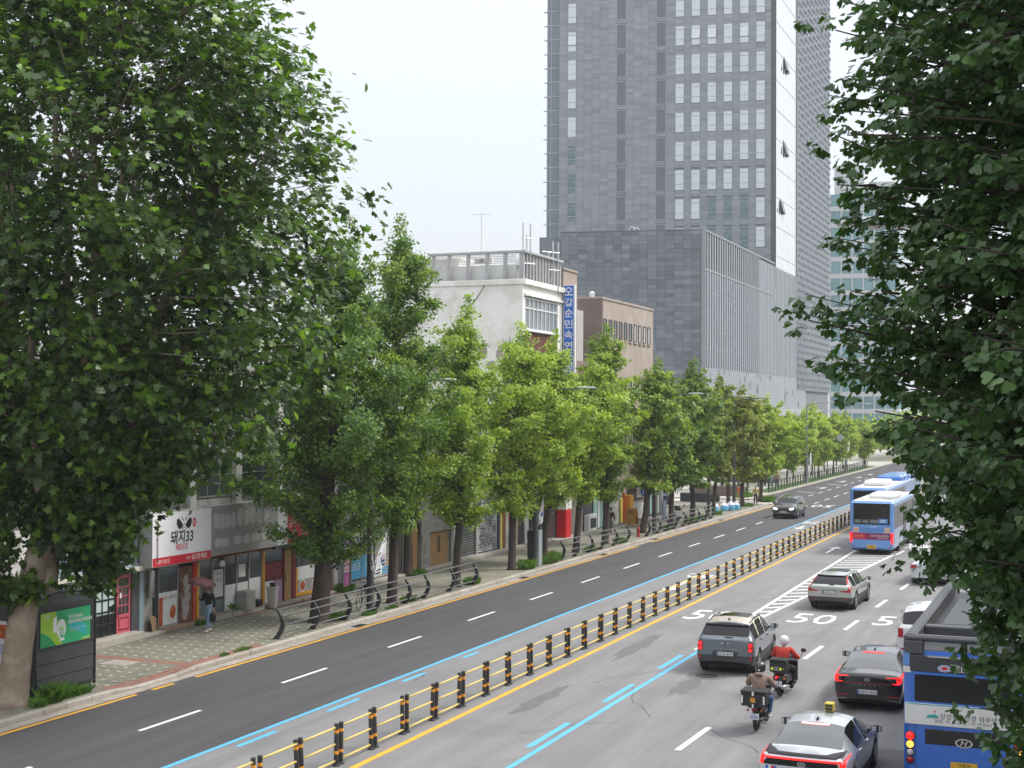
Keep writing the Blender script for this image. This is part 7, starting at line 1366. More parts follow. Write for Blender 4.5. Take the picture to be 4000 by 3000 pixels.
# ---- light wagon
c = Car('estate_car', 'pale champagne estate car with tall red L shaped tail lights by the hatched lines', (-10.03, 81.2, 0), R(-2), WAGON, (1.0, 3.87), [paint('champagne_paint', (.46, .475, .45), .4)], ((.10, .58), (3.05, 3.7), (.55, 3.45)), clad=True, wheel_r=.36, pillars=(1.25, 2.3))
for sd in (-1, 1):
    c.strip('tail_light', [(sd*x, a, b) for x, a, b in ((.86, .80, .965), (.80, .79, 1.0), (.765, .79, 1.02), (.75, .79, .87), (.46, .80, .835))], REDGLASS, off=.016); c.strip('tail_light', [(sd*(.79-.13*(z-1.0)/.36)+sd*a, z, z+.01) for a, z in ((0, 1.0),)]*1, REDGLASS) if False else None
    m = MB()
    for z in np.linspace(.98, 1.36, 9)[:-1]:
        P = []
        for dz, dx in ((0, 0), (0, -.05), (.048, -.05), (.048, 0)): zz = z+dz; P.append(c.hit(sd*(.80-.175*(zz-.98)/.38+dx), zz, 'rear', .016))
        if None not in P: m.poly(P)
    m.build('tail_light', REDGLASS, c.t); c.bar('reflector', sd*.78, sd*.5, .50, .525, REDGLASS); c.strip('exhaust_trim', [(sd*x, .36, .41) for x in (.7, .6, .5)], CHROME, off=.02)
c.bar('tailgate_ledge', -.66, .66, .885, .965, paint('champagne_paint', (.46, .475, .45), .4), off=.035, n=12); c.plate('146호 6177', 0, .77); c.bar('rear_spoiler', -.6, .6, 1.365, 1.385, BLACK, off=.04, n=12); c.bar('wiper', -.02, .2, 1.055, 1.068, BLACK, off=.02); m = MB()
for i in range(6):
    for j in range(8): m.poly([c.hit(-.44+.88*(i+a)/6, 1.5+1.2*(j+b)/8, 'top', .006) for a, b in ((0, 0), (1, 0), (1, 1), (0, 1))])
m.build('sunroof', GLASS_DK, c.t); c.mirrors(3.35, 1.05, .2, BLACK); c.seams((1.3, 2.35, 3.45), .4, .95); c.handles((1.55, 2.6), .88, CHROME)
for sd in (-1, 1): m = MB(); m.tube([c.hit(sd*.57, y, 'top', .03 if 0 < i < 6 else 0) for i, y in enumerate(np.linspace(.85, 2.85, 7))], .016, 6); m.build('roof_rail', CHROME, c.t)
# ---- dark SUV coming towards the camera
c = Car('oncoming_suv', 'black SUV driving towards the camera in the left carriageway', (-22.0, 156.3, 0), R(180), HATCH, (.84, 3.53), [paint('black_paint', (.008, .008, .010), .0, .16)], ((.10, .39), (2.76, 3.32), (.30, 3.1)), sx=1.02, sy=1.05, clad=True, wheel_r=.36, pillars=(.98, 2.0))
c.bar('grille', -.40, .40, .62, .80, GLASS_DK, 'front', off=.02); c.bar('grille_bar', -.40, .40, .695, .72, CHROME, 'front', off=.035); c.oval_badge(0, .71, .09, .09, CHROME, 'front', hbar=False); c.bar('skid_plate', -.55, .55, .43, .49, CHROME, 'front', off=.03)
for sd in (-1, 1): c.strip('headlight', [(sd*x, a, b) for x, a, b in ((.44, .70, .81), (.6, .69, .85), (.76, .72, .87))], pm('lit_headlight', (.75, .75, .72), .15, .05, 4, emit=1.2, ecol=(1, .97, .9)), 'front', off=.015)
c.plate('58누 1720', 0, .55, face='front', blue=False); c.mirrors(3.05, 1.17, .2, BLACK, False)
for sd in (-1, 1): m = MB(); m.tube([c.hit(sd*.64, y, 'top', .035 if 0 < i < 6 else 0) for i, y in enumerate(np.linspace(.7, 2.7, 7))], .02, 6); m.build('roof_rail', CHROME, c.t)
# ---- white people carrier ahead of the bus, grey saloon behind the ginkgo leaves, black car by the planters
c = Car('white_van', 'white people carrier with a dark rear window just ahead of the front bus', (-4.85, 64.2, 0), 0, HATCH, (.9, 3.6), [paint('white_car_paint', (.72, .72, .72))], ((.10, .39), (2.76, 3.32), (.30, 3.1)), sx=1.04, sy=1.08, sz=1.12, wheel_r=.35, pillars=(.98, 2.0), cat='van')
for sd in (-1, 1): o = c.strip('tail_light', [(sd*x, .92, 1.2) for x in (.87, .82, .77, .72)], REDGLASS, off=.018); c.strip('reflector', [(sd*x, .52, .58) for x in (.82, .72, .62)], REDGLASS)
c.plate('63오 4118', 0, .72); c.mirrors(3.2, 1.3, .2, WHITE)
c = Car('grey_saloon', 'silver grey saloon mostly hidden behind the near ginkgo leaves', (-7.0, 94.6, 0), 0, SEDAN, (1.08, 3.92), [SIL], gl=GLASS_CAR, glass=((.66, 1.6), (2.9, 3.72), (1.35, 3.4)), sz=1.03, pillars=(2.42,))
for sd in (-1, 1): c.strip('tail_light', [(sd*x, .80, .95) for x in (.87, .8, .7, .58)], REDGLASS, off=.014)
c.plate('24서 9031', 0, .6)
c = Car('parked_car', 'dark parked car half hidden at the end of the shop row', (-33.4, 161.5, .15), R(62), SEDAN, (1.08, 3.92), [paint('navy_car_paint', (.012, .018, .035), .0, .18)], ((.66, 1.6), (2.9, 3.72), (1.35, 3.4)), pillars=(2.42,), group='cars in the car park')
for sd in (-1, 1): c.strip('headlight', [(sd*x, .62, .72) for x in (.72, .6, .45)], LENSC, 'front', off=.014)
c = Car('parked_car', 'dark SUV parked behind the long planter box', (-36.2, 175.6, .15), R(95), HATCH, (.84, 3.53), [paint('black_paint', (.008, .008, .010))], ((.10, .39), (2.76, 3.32), (.30, 3.1)), wheel_r=.36, pillars=(.98, 2.0), group='cars in the car park')
# ------------------------------------------------------------------ buses
BUSB = paint('bus_blue', (.035, .155, .60), .0, .3); BUSB2 = paint('bus_sky_blue', (.12, .30, .66), .0, .3); BUSG = pm('bus_grey_fairing', (.08, .083, .09), .5, .08, 3, bump=.0); ROOFW = pm('bus_roof_white', (.72, .72, .71), .45, .05, 2)
def bus_base(label, x0, x1, y0, L, H, mat, loc_name='bus', roofmat=None):
    t = thing(loc_name, label, 'bus', ((x0+x1)/2, y0, 0), group='blue city buses'); m = MB(); m.bbox(x0, x1, y0, y0+L, .30, H, .11); m.build('body', mat, t, smooth=True, angle=30)
    B_(t, 'roof', x0+.14, x1-.14, y0+.2, y0+L-.2, H, H+.012, roofmat or ROOFW); B_(t, 'underbody', x0+.12, x1-.12, y0+.3, y0+L-.3, .2, .32, UNDER)
    for y in (y0+3.1, y0+L-2.6):
        for sd, x in ((-1, x0+.16), (1, x1-.16)):
            T = Matrix.Translation((x, y, .48)) @ Matrix.Rotation(R(90), 4, 'Y'); m = MB(); m.lathe([(.30, -.14), (.44, -.14), (.48, -.1), (.48, .1), (.44, .14), (.30, .14)], 22, T); o = m.build('wheel', RUBBER, t, smooth=True, angle=40); m = MB(); m.lathe([(.31, 0), (.31, .15), (.27, .15), (.2, .10), (.1, .12), (0, .12)], 18, T @ Matrix.Scale(sd, 4, (0, 0, 1)), caps=False); m.build('rim', RIM, o)
            m = MB(); q = np.linspace(0, math.pi, 13); xs_ = x1+.004 if sd > 0 else x0-.004; m.poly([(xs_, y+.60*math.cos(a), .34+.62*math.sin(a)) for a in q]); m.build('wheel_arch', UNDER, t)
    return t
def side_windows(t, x, y0, L, z0, z1, n, sd):
    e = .012*sd; xs = sorted((x, x+e)); B_(t, 'window_band', xs[0], xs[1], y0+.5, y0+L-.4, z0, z1, GLASS_DK)
    for k in range(1, n): y = y0+.5+(L-.9)*k/n; xs2 = sorted((x+e, x+e*1.6)); B_(t, 'window_bar', xs2[0], xs2[1], y-.03, y+.03, z0, z1, METAL_DK)
# the 707 bus
x0, x1, y0, L, H = -12.50, -10.06, 82.5, 11.0, 3.05
t = bus_base('blue 707 city bus with a maroon advert band and lit red tail lights', x0, x1, y0, L, H, BUSB2); cx = (x0+x1)/2
m = MB(); m.bbox(x0+.2, x1-.2, y0-.015, y0+.05, 1.72, 2.93, .012); m.build('rear_window', GLASS_DK, t); m = MB(); m.box(x1-.82, x1-.32, y0-.022, y0-.016, 1.80, 2.06, 0); text(m, '707', frame((x1-.57, y0-.025, 1.93), (1, 0, 0), (0, 0, 1)), h=.17, bold=.02, m=1); m.build('route_number', [pm('route_blue', (.04, .22, .60), .4, .05, 3), WHITE], t)
for k in range(3): B_(t, 'seat_back', x0+.28+k*.42, x0+.62+k*.42+(.5 if k == 2 else 0), y0-.019, y0-.016, 1.8, 2.0, pm('seat_grey', (.14, .16, .17), .6, .1, 4))
m = MB(); text(m, '시민버스', frame((cx+.1, y0-.006, 1.60), (1, 0, 0), (0, 0, 1)), w=.42, m=0); m.build('lettering', WHITE, t); m = MB(); m.box(x0+.12, x1-.12, y0-.012, y0, .86, 1.24, 0); m.box(x0+.12, x0+.9, y0-.016, y0-.013, .87, 1.23, 1); text(m, '대한사랑', frame((x0+.5, y0-.02, 1.06), (1, 0, 0), (0, 0, 1)), w=.55, m=2); text(m, '서울시민과 함께하는', frame((cx+.45, y0-.02, 1.09), (1, 0, 0), (0, 0, 1)), w=1.05, m=3); text(m, '시내버스 광고', frame((cx+.6, y0-.02, .97), (1, 0, 0), (0, 0, 1)), w=.6, m=3); m.build('advert', [pm('advert_maroon', (.22, .02, .09), .4, .05, 3), pm('advert_red', (.50, .02, .07), .4, .05, 3), pm('advert_gold', (.65, .38, .06), .4, .05, 3), WHITE], t)
for sd, xx in ((-1, x0), (1, x1)):
    a, b = (xx-.008, xx+.14) if sd < 0 else (xx-.14, xx+.008); m = MB(); m.prism([(a if sd > 0 else a+.02, y0-.03, .72), (b-.02 if sd > 0 else b, y0-.03, .60 if sd > 0 else .66), (b, y0-.03, 1.28), (a, y0-.03, 1.24)], (0, .1, 0)); m.build('tail_light', REDLAMP, t)
    B_(t, 'reflector', xx-sd*.2-.05, xx-sd*.2+.05, y0-.01, y0, .42, .5, REDGLASS)
    m = MB(); m.box(xx-sd*.35-.16, xx-sd*.35+.16, y0-.012, y0, 1.28, 1.56, 0); [m.box(xx-sd*.35-.13, xx-sd*.35+.13, y0-.014, y0-.0125, 1.31+.07*k, 1.34+.07*k, 1+k % 2) for k in range(3)]; m.build('notice', [pm('notice_cream', (.58, .53, .42), .5, .05, 3), AMBER if False else YEL, SIGNR], t)
for z in (1.32, 1.40, 1.48): B_(t, 'vent_rib', cx-.7, cx+.7, y0-.012, y0, z, z+.025, pm('bus_blue_dark', (.07, .19, .48), .4, .05, 3))
m = MB(); m.box(cx-.24, cx+.24, y0-.02, y0, .34, .56, 0); text(m, '1695', frame((cx, y0-.024, .43), (1, 0, 0), (0, 0, 1)), w=.36, h=.11, bold=.01, m=1); text(m, '서울70사', frame((cx, y0-.024, .53), (1, 0, 0), (0, 0, 1)), w=.25, m=1); m.build('number_plate', [PLATEY, INK], t); side_windows(t, x1, y0, L, 1.45, 2.75, 7, 1); side_windows(t, x0, y0, L, 1.45, 2.75, 7, -1)
B_(t, 'side_panel', x1, x1+.008, y0+.6, y0+L-.4, .5, 1.42, pm('bus_side_pale', (.36, .40, .48), .4, .08, 2)); 
for a in (4.6, 9.2): B_(t, 'door', x1+.012, x1+.03, y0+a, y0+a+1.2, .36, 2.7, pm('door_dark', (.07, .075, .085), .3, .1, 2))
m = MB(); m.bbox(x0+.75, x1-.15, y0+2.0, y0+5.6, H, H+.33, .12); m.build('roof_unit', ROOFW, t, smooth=True, angle=30); B_(t, 'roof_hatch', cx-.4, cx+.4, y0+.9, y0+1.7, H+.01, H+.06, ROOFW, .015)
# the bus ahead in the bus lane and one further
x0, x1, y0 = -14.70, -12.28, 97.1; t = bus_base('blue city bus waiting ahead of the 707 in the centre lane', x0, x1, y0, 11, 3.05, BUSB2); m = MB(); m.bbox(x0+.22, x1-.22, y0-.015, y0+.05, 1.9, 2.85, .012); m.build('rear_window', GLASS_DK, t); B_(t, 'white_band', x0-.006, x0+1.0, y0-.012, y0+.3, 1.5, 1.85, WHITE); B_(t, 'red_advert', x0-.006, x1-.1, y0-.012, y0+.3, .85, 1.45, pm('advert_red', (.50, .02, .07), .4, .05, 3)); side_windows(t, x0, y0, 11, 1.45, 2.75, 7, -1); side_windows(t, x1, y0, 11, 1.45, 2.75, 7, 1); m = MB(); m.bbox(x0+.5, x1-.4, y0+2.6, y0+6.4, 3.05, 3.42, .12); m.build('roof_unit', ROOFW, t, smooth=True, angle=30)
x0, x1, y0 = -14.9, -12.5, 109.0; t = bus_base('far blue city bus whose roof shows over the bus ahead', x0, x1, y0, 11, 3.0, BUSB2, roofmat=BUSB2); m = MB(); m.bbox(x0+.22, x1-.22, y0-.015, y0+.05, 1.9, 2.85, .012); m.build('rear_window', GLASS_DK, t)
for k in range(4): B_(t, 'roof_pod', x0+.3, x1-.3, y0+1+2.2*k, y0+2.6+2.2*k, 3.0, 3.35, BUSB2, .08)
# the foreground bus with roof well
x0, x1, y0, L, H = -3.61, -1.13, 31.3, 11.0, 3.0
t = bus_base('large blue electric bus cut by the lower right corner, with a white advert panel', x0, x1, y0, L, H, BUSB, roofmat=BLACK); cx = (x0+x1)/2
for xx, nm in ((x0, 'left'), (x1-.24, 'right')): m = MB(); m.bbox(xx, xx+.24, y0+.02, y0+L-.6, H-.12, 3.36, .06); m.build('roof_fairing', BUSG, t)
m = MB(); m.bbox(x0, x1, y0-.01, y0+.2, 3.22, 3.36, .05); m.build('rear_beam', BUSG, t); B_(t, 'rear_beam_post', x0, x0+.42, y0-.012, y0+.2, 2.94, 3.24, BUSG, .03); B_(t, 'rear_beam_post', x1-.42, x1, y0-.012, y0+.2, 2.94, 3.24, BUSG, .03); B_(t, 'rear_beam_post', cx-.06, cx+.06, y0, y0+.18, 2.94, 3.24, METAL_DK, .02)
m = MB(); m.bbox(x0+.5, x1-.5, y0+2.6, y0+7.5, H, 3.25, .06); m.build('battery_pod', METAL_DK, t); B_(t, 'cross_beam', x0+.24, x1-.24, y0+1.9, y0+2.2, H, 3.3, BUSG, .03); m = MB()
for k in range(26): m.box(x0+.10, x0+.14, y0+.4+k*.38, y0+.46+k*.38, 3.36, 3.366)
m.build('rivets', METAL_DK, t, kind='stuff'); m = MB(); m.bbox(x0+.13, x1-.13, y0-.02, y0+.05, 2.58, 2.93, .02); m.build('upper_panel', pm('panel_charcoal', (.045, .046, .05), .4, .1, 3), t); B_(t, 'bright_trim', x0+.5, x1-.1, y0-.03, y0-.018, 2.90, 2.93, CHROME)
m = MB(); q = np.linspace(0, 6.283, 25)[:-1]; [m.poly([(x0+.85+.14*k*math.cos(a), y0-.026-.001*i, 2.68+.075*k*math.sin(a)) for a in q], mm) for i, (k, mm) in enumerate(((1, 0), (.85, 1), (.68, 0), (.5, 2)))]; text(m, 'ELEC CITY', frame((x0+1.5, y0-.026, 2.68), (1, 0, 0), (0, 0, 1)), w=.8, m=0); m.build('lettering', [WHITE, SIGNB2, SIGNR], t)
m = MB(); m.bbox(x0+.22, x1-.22, y0-.02, y0+.05, 1.94, 2.52, .03); m.build('rear_window', GLASS_DK, t); B_(t, 'window_trim', x0+.2, x1-.2, y0-.026, y0-.005, 2.53, 2.56, pm('trim_blue', (.06, .2, .6), .4, .05, 3)); B_(t, 'corner_flash', x0-.004, x0+.16, y0-.006, y0+.08, 2.55, 2.68, WHITE); B_(t, 'corner_panel', x0-.006, x0+.13, y0-.008, y0+.1, 2.7, 3.0, pm('corner_sky', (.12, .30, .66), .35, .05, 3))
m = MB(); m.bbox(x0+.03, x1-.03, y0-.03, y0+.02, 1.46, 1.91, .008); m.box(x0+.05, x1-.05, y0-.034, y0-.031, 1.885, 1.905, 1); text(m, '상상인 · 한경 와우넷 오픈', frame((x0+1.48, y0-.035, 1.67), (1, 0, 0), (0, 0, 1)), w=1.45, m=2); text(m, '2025. 10. 16.(Thu) - 10. 19.(Sun)', frame((x0+1.22, y0-.035, 1.555), (1, 0, 0), (0, 0, 1)), w=1.15, m=2); m.poly([(x0+a, y0-.035, z) for a, z in ((.48, 1.62), (.72, 1.62), (.72, 1.66), (.66, 1.70), (.60, 1.70), (.58, 1.67), (.55, 1.69), (.49, 1.66))], 1); m.poly([(x0+a, y0-.036, z) for a, z in ((.66, 1.79), (.66, 1.74), (.62, 1.765))], 3); m.box(x0+.655, x0+.662, y0-.037, y0-.035, 1.68, 1.79, 3); m.build('advert', [WHITE, pm('advert_teal', (.03, .38, .40), .4, .05, 3), INK, SIGNR], t)
m = MB(); m.bbox(x0+.42, x1-.42, y0-.015, y0+.05, 1.03, 1.40, .04); m.build('engine_grille', BLACK, t); m = MB(); q = np.linspace(0, 6.283, 21)[:-1]
for a, b in zip(q, np.roll(q, -1)): m.poly([(cx+.0+.18*k*math.cos(w_), y0-.02, 1.13+.095*k*math.sin(w_)) for w_, k in ((a, 1), (b, 1), (b, .78), (a, .78))])
for pts in (((-.45, -.55), (-.28, -.55), (-.02, .6), (-.22, .6)), ((.22, -.6), (.02, -.6), (.28, .55), (.45, .55)), ((-.3, -.12), (.22, -.02), (.3, .14), (-.22, .04))): m.poly([(cx+.18*a, y0-.021, 1.13+.095*b) for a, b in pts])
m.build('badge', CHROME, t)
for xx, sd in ((x0+.14, 1), (x1-.14, -1)):
    for z, mt, r_ in ((1.20, REDLAMP, .085), (1.02, AMBER, .075), (.85, LENSC, .07), (.69, REDGLASS, .07)):
        m = MB(); m.lathe([(r_+.02, -.01), (r_+.02, .012), (r_, .012)], 18, frame((xx, y0-.004, z), (1, 0, 0), (0, 0, 1)), caps=False); o = m.build('lamp_bezel', METAL_DK, t); m = MB(); m.lathe([(r_, .0), (r_*.95, .025), (r_*.5, .04), (0, .043)], 18, frame((xx, y0-.004, z), (1, 0, 0), (0, 0, 1)), caps=False); m.build('lamp', mt, o, smooth=True)
B_(t, 'seam', x0+.245, x0+.255, y0-.004, y0, .4, 1.45, UNDER); m = MB(); m.box(cx-.27, cx+.27, y0-.02, y0, .48, .72, 0); text(m, '사 1562', frame((cx, y0-.024, .55), (1, 0, 0), (0, 0, 1)), w=.4, h=.1, bold=.01, m=1); text(m, '서울74', frame((cx, y0-.024, .67), (1, 0, 0), (0, 0, 1)), w=.26, m=1); m.build('number_plate', [PLATEY, INK], t); side_windows(t, x1, y0, L, 1.45, 2.7, 7, 1); side_windows(t, x0, y0, L, 1.45, 2.7, 7, -1)
# ================================================================== PEOPLE AND MOTORCYCLES
SKIN = pm('skin', (.46, .27, .19), .55, .08, 8); HAIR = pm('dark_hair', (.018, .014, .012), .5, .2, 20); SHOEW = pm('white_shoes', (.66, .66, .65), .5, .06, 6)
def skin(name, joints, edges, mat, parent, lev=1, root=0, extra=None):
    """one continuous surface grown round a skeleton: joints = (x, y, z, radius[, radius2])"""
    me = bpy.data.meshes.new(name); me.from_pydata([j[:3] for j in joints], edges, []); o = meshobj('tmp', me)
    md = o.modifiers.new('skin', 'SKIN'); md.use_smooth_shade = True; md.branch_smoothing = .6
    for i, j in enumerate(joints): sv = me.skin_vertices[0].data[i]; sv.radius = (j[3], j[4] if len(j) > 4 else j[3]); sv.use_root = (i == root)
    sd = o.modifiers.new('sub', 'SUBSURF'); sd.levels = sd.render_levels = lev
    bpy.context.view_layer.update(); m2 = bpy.data.meshes.new_from_object(o.evaluated_get(bpy.context.evaluated_depsgraph_get())); bpy.data.objects.remove(o); bpy.data.meshes.remove(me)
    m2.materials.clear(); m2.materials.append(mat); m2.polygons.foreach_set('use_smooth', [True]*len(m2.polygons)); m2.name = name
    return meshobj(name, m2, parent)
def V3(*a): return Vector(a)
class Person:
    """pose = dict of joint positions (local, facing +y): pelvis, chest, neck, head, and per side hip, knee, ankle, shoulder, elbow, wrist"""
    def __init__(s, label, loc, rz, pose, top, bottom, shoes=None, fem=False, hands=True, group=None, skin_m=SKIN, sc=1., sleeve=1.0, bulk=1.0, hair=HAIR, bare=False, legs=1.0):
        s.t = thing('person', label, 'person', loc, rz, group, world=False); s.t.scale = (sc, sc, sc); p = {k: Vector(v) for k, v in pose.items()}; s.p = p; f = .93 if fem else 1.
        J, E, ix = [], [], {}
        def add(nm, v, r_, r2=None, to=None):
            ix[nm] = len(J); J.append((*v, r_, r2 or r_))
            if to is not None: E.append((ix[to], ix[nm]))
        add('pel', p['pelvis'], .125*f, .10); add('belly', p['pelvis'].lerp(p['chest'], .5), .115*f, .095, 'pel'); add('chest', p['chest'], .135*f, .105, 'belly'); add('neck0', p['chest'].lerp(p['neck'], .75), .07, .06, 'chest'); add('neck', p['neck'], .05, .05, 'neck0'); add('head0', p['neck'].lerp(p['head'], .45), .062, .068, 'neck'); add('head1', p['head'], .078, .095, 'head0'); add('head2', p['head']+(p['head']-p['neck']).normalized()*.085, .058, .075, 'head1')
        for sd in ('l', 'r'):
            add('sh'+sd, p['shoulder_'+sd], .058*f, None, 'chest'); add('ue'+sd, p['shoulder_'+sd].lerp(p['elbow_'+sd], .5), .046*f, None, 'sh'+sd); add('el'+sd, p['elbow_'+sd], .037*f, None, 'ue'+sd); add('fo'+sd, p['elbow_'+sd].lerp(p['wrist_'+sd], .35), .037*f, None, 'el'+sd); add('wr'+sd, p['wrist_'+sd], .024*f, .03, 'fo'+sd)
            d = (p['wrist_'+sd]-p['elbow_'+sd]).normalized(); hd = p.get('hand_'+sd, p['wrist_'+sd]+d*.09); add('ha'+sd, hd, .022, .038, 'wr'+sd)
            if hands:
                d2 = (hd-p['wrist_'+sd]).normalized(); sidev = d2.cross(Vector((0, 0, 1)));
                if sidev.length < .2: sidev = d2.cross(Vector((0, 1, 0)))
                sidev.normalize(); dn = sidev.cross(d2).normalized()
                for k, (o_, L) in enumerate(((-.033, .062), (-.011, .075), (.011, .078), (.033, .068))):
                    b0 = hd+sidev*o_+d2*.028; b1 = b0+d2*L*.5-dn*.012; b2 = b1+d2*L*.3-dn*L*.45
                    add('f%d%s' % (k, sd), b0, .010, None, 'ha'+sd); add('g%d%s' % (k, sd), b1, .009, None, 'f%d%s' % (k, sd)); add('h%d%s' % (k, sd), b2, .0075, None, 'g%d%s' % (k, sd))
                b0 = p['wrist_'+sd].lerp(hd, .5)+sidev*(-.042 if sd == 'r' else .042); add('t0'+sd, b0, .011, None, 'ha'+sd); add('t1'+sd, b0+d2*.045-dn*.02, .009, None, 't0'+sd)
            add('hp'+sd, p['hip_'+sd], .092*f, None, 'pel'); add('th'+sd, p['hip_'+sd].lerp(p['knee_'+sd], .45), .078*f, None, 'hp'+sd); add('kn'+sd, p['knee_'+sd], .055*f, None, 'th'+sd); add('ca'+sd, p['knee_'+sd].lerp(p['ankle_'+sd], .3), .055*f, None, 'kn'+sd); add('an'+sd, p['ankle_'+sd], .035*f, None, 'ca'+sd); add('to'+sd, p.get('toe_'+sd, p['ankle_'+sd]+V3(0, .13, -.05)), .035, .028, 'an'+sd)
        s.body = skin('body', J, E, skin_m, s.t)
        # clothes follow the body
        g_ = .016
        C, F = [], []; cx = {}
        def addc(nm, v, r_, r2=None, to=None):
            cx[nm] = len(C); C.append((*v, r_, r2 or r_))
            if to is not None: F.append((cx[to], cx[nm]))
        f *= bulk; addc('w', p['pelvis']+V3(0, 0, -.05), .165*f, .145*bulk); addc('b', p['pelvis'].lerp(p['chest'], .5), .137*f, .115*bulk, 'w'); addc('c', p['chest'], .158*f, .125*bulk, 'b'); addc('n', p['chest'].lerp(p['neck'], .62), .095, .08, 'c')
        for sd in ('l', 'r'): addc('s'+sd, p['shoulder_'+sd], .08*f, None, 'c'); addc('u'+sd, p['shoulder_'+sd].lerp(p['elbow_'+sd], .5), .066*f, None, 's'+sd); addc('e'+sd, p['elbow_'+sd], .056*f, None, 'u'+sd); addc('f'+sd, p['elbow_'+sd].lerp(p['wrist_'+sd], .86*sleeve), .044*f, None, 'e'+sd)
        s.top = skin('jacket', C, F, top, s.t, root=0); f /= bulk
        if bottom is not None:
            C, F, cx = [], [], {}
            addc('w', p['pelvis']+V3(0, 0, .12), .145*f, .125); addc('q', p['pelvis']+V3(0, 0, -.04), .14*f, .118, 'w')
            for sd in ('l', 'r'): addc('h'+sd, p['hip_'+sd], .105*f, None, 'q'); addc('t'+sd, p['hip_'+sd].lerp(p['knee_'+sd], .5), .09*f, None, 'h'+sd); addc('k'+sd, p['knee_'+sd], .07*f, None, 't'+sd); addc('c'+sd, p['knee_'+sd].lerp(p['ankle_'+sd], .45*legs), .066*f, None, 'k'+sd); addc('a'+sd, p['knee_'+sd].lerp(p['ankle_'+sd], .9*legs), .056*f, None, 'c'+sd)
            skin('trousers', C, F, bottom, s.t, root=1)
        for sd in ('l', 'r'):
            an = p['ankle_'+sd]; toe = p.get('toe_'+sd, an+V3(0, .13, -.05)); hl = an-(toe-an).normalized()*.06; hl.z = min(an.z-.045, hl.z-.01); skin('shoe', [(*hl, .042, .036), (*(an+V3(0, .0, -.03)), .046, .042), (*(an.lerp(toe, .6)), .045, .036), (*toe, .038, .026)], [(0, 1), (1, 2), (2, 3)], shoes or HAIR, s.t, root=1)
        if hair is not None:
            h = p['head']; u = (h-p['neck']).normalized(); skin('hair', [(*(h+u*.10), .07, .08), (*(h+u*.03+V3(0, -.028, 0)), .083, .08), (*(h-u*.03+V3(0, -.045, 0)), .068, .055)], [(0, 1), (1, 2)], hair, s.t, root=1)
        # face: eyes, nose, mouth, ears
        h = p['head']; u = (h-p['neck']).normalized(); fw = V3(0, 1, 0); m = MB()
        for sx in (-1, 1): m.lathe([(0, .0), (.012, .004), (0, .010)], 8, Matrix.Translation(h+u*.02+V3(sx*.03, .088, 0)) @ Matrix.Rotation(R(-90), 4, 'X'), caps=False)
        m.build('eyes', HAIR, s.body); m = MB(); m.faces([h+V3(-.014, .09, -.015), h+V3(.014, .09, -.015), h+V3(0, .118, -.02), h+V3(0, .092, .03)], [(0, 1, 2), (1, 3, 2), (3, 0, 2)]); m.build('nose', skin_m, s.body); m = MB(); m.box(h.x-.022, h.x+.022, h.y+.083, h.y+.094, h.z-.052, h.z-.042); m.build('mouth', pm('lips', (.38, .14, .12), .5, .05, 5), s.body)
        for sx in (-1, 1): m = MB(); m.lathe([(0, 0), (.03, .006), (.018, .016), (0, .016)], 10, Matrix.Translation(h+V3(sx*.078, 0, 0)) @ Matrix.Rotation(R(90*sx), 4, 'Y'), caps=False); m.build('ear', skin_m, s.body, smooth=True)
STAND = dict(pelvis=(0, 0, .93), chest=(0, .0, 1.28), neck=(0, .01, 1.47), head=(0, .03, 1.58), hip_l=(-.09, 0, .88), hip_r=(.09, 0, .88), knee_l=(-.10, .02, .49), knee_r=(.10, .02, .49), ankle_l=(-.10, -.02, .085), ankle_r=(.10, -.02, .085), shoulder_l=(-.185, 0, 1.38), shoulder_r=(.185, 0, 1.38), elbow_l=(-.24, -.02, 1.10), elbow_r=(.24, -.02, 1.10), wrist_l=(-.25, .06, .86), wrist_r=(.25, .06, .86))
def pose(**k): d = dict(STAND); d.update(k); return d
DENIM_L = pm('pale_denim', (.23, .35, .48), .8, .15, 12); DENIM = pm('blue_denim', (.055, .14, .27), .8, .15, 12); KNIT = pm('black_knit', (.012, .012, .015), .9, .15, 12); DARKT = pm('dark_trousers', (.03, .031, .035), .85, .15, 10)
ux, uy = PT(-30.04, 64.77)
# the walker with the umbrella, coming towards the camera
w_ = Person('person in a black top and pale jeans walking under a maroon umbrella', (ux, uy, .15), R(168), pose(knee_l=(-.09, .10, .50), ankle_l=(-.08, .16, .10), toe_l=(-.08, .29, .06), knee_r=(.09, .0, .49), ankle_r=(.08, -.16, .12), toe_r=(.08, -.05, .05), elbow_r=(.25, .05, 1.12), wrist_r=(.17, .24, 1.24), hand_r=(.15, .28, 1.31), elbow_l=(-.25, -.05, 1.10), wrist_l=(-.27, .0, .86)), KNIT, DENIM_L, SHOEW, fem=True, sc=1.0, sleeve=1.0)
t = thing('umbrella', 'open maroon umbrella held over the walking person', 'umbrella', (ux, uy, .15)); HX, HY = ux-.15*math.cos(R(168)-math.pi)*1, uy-.28
hx, hy = (w_.t.matrix_world @ Vector((0, 0, 0))).x, 0
Mz = Matrix.Translation((ux, uy, .15)) @ Matrix.Rotation(R(168), 4, 'Z'); hb = Mz @ Vector((.15, .285, 1.30)); tp = hb+Vector((.10, .04, .68))
m = MB(); m.tube([hb-Vector((.015, .006, .12)), hb, tp], .009, 6); m.build('shaft', STEEL, t); m = MB(); m.tube([hb-Vector((.02, .008, .14)), hb-Vector((-.0, -.0, .0))], .016, 8); m.build('handle', BLACK, t, smooth=True)
m = MB(); ax = (tp-hb).normalized(); e1 = ax.cross(Vector((0, 1, 0))).normalized(); e2 = ax.cross(e1); n, rings = 8, 5; P = []
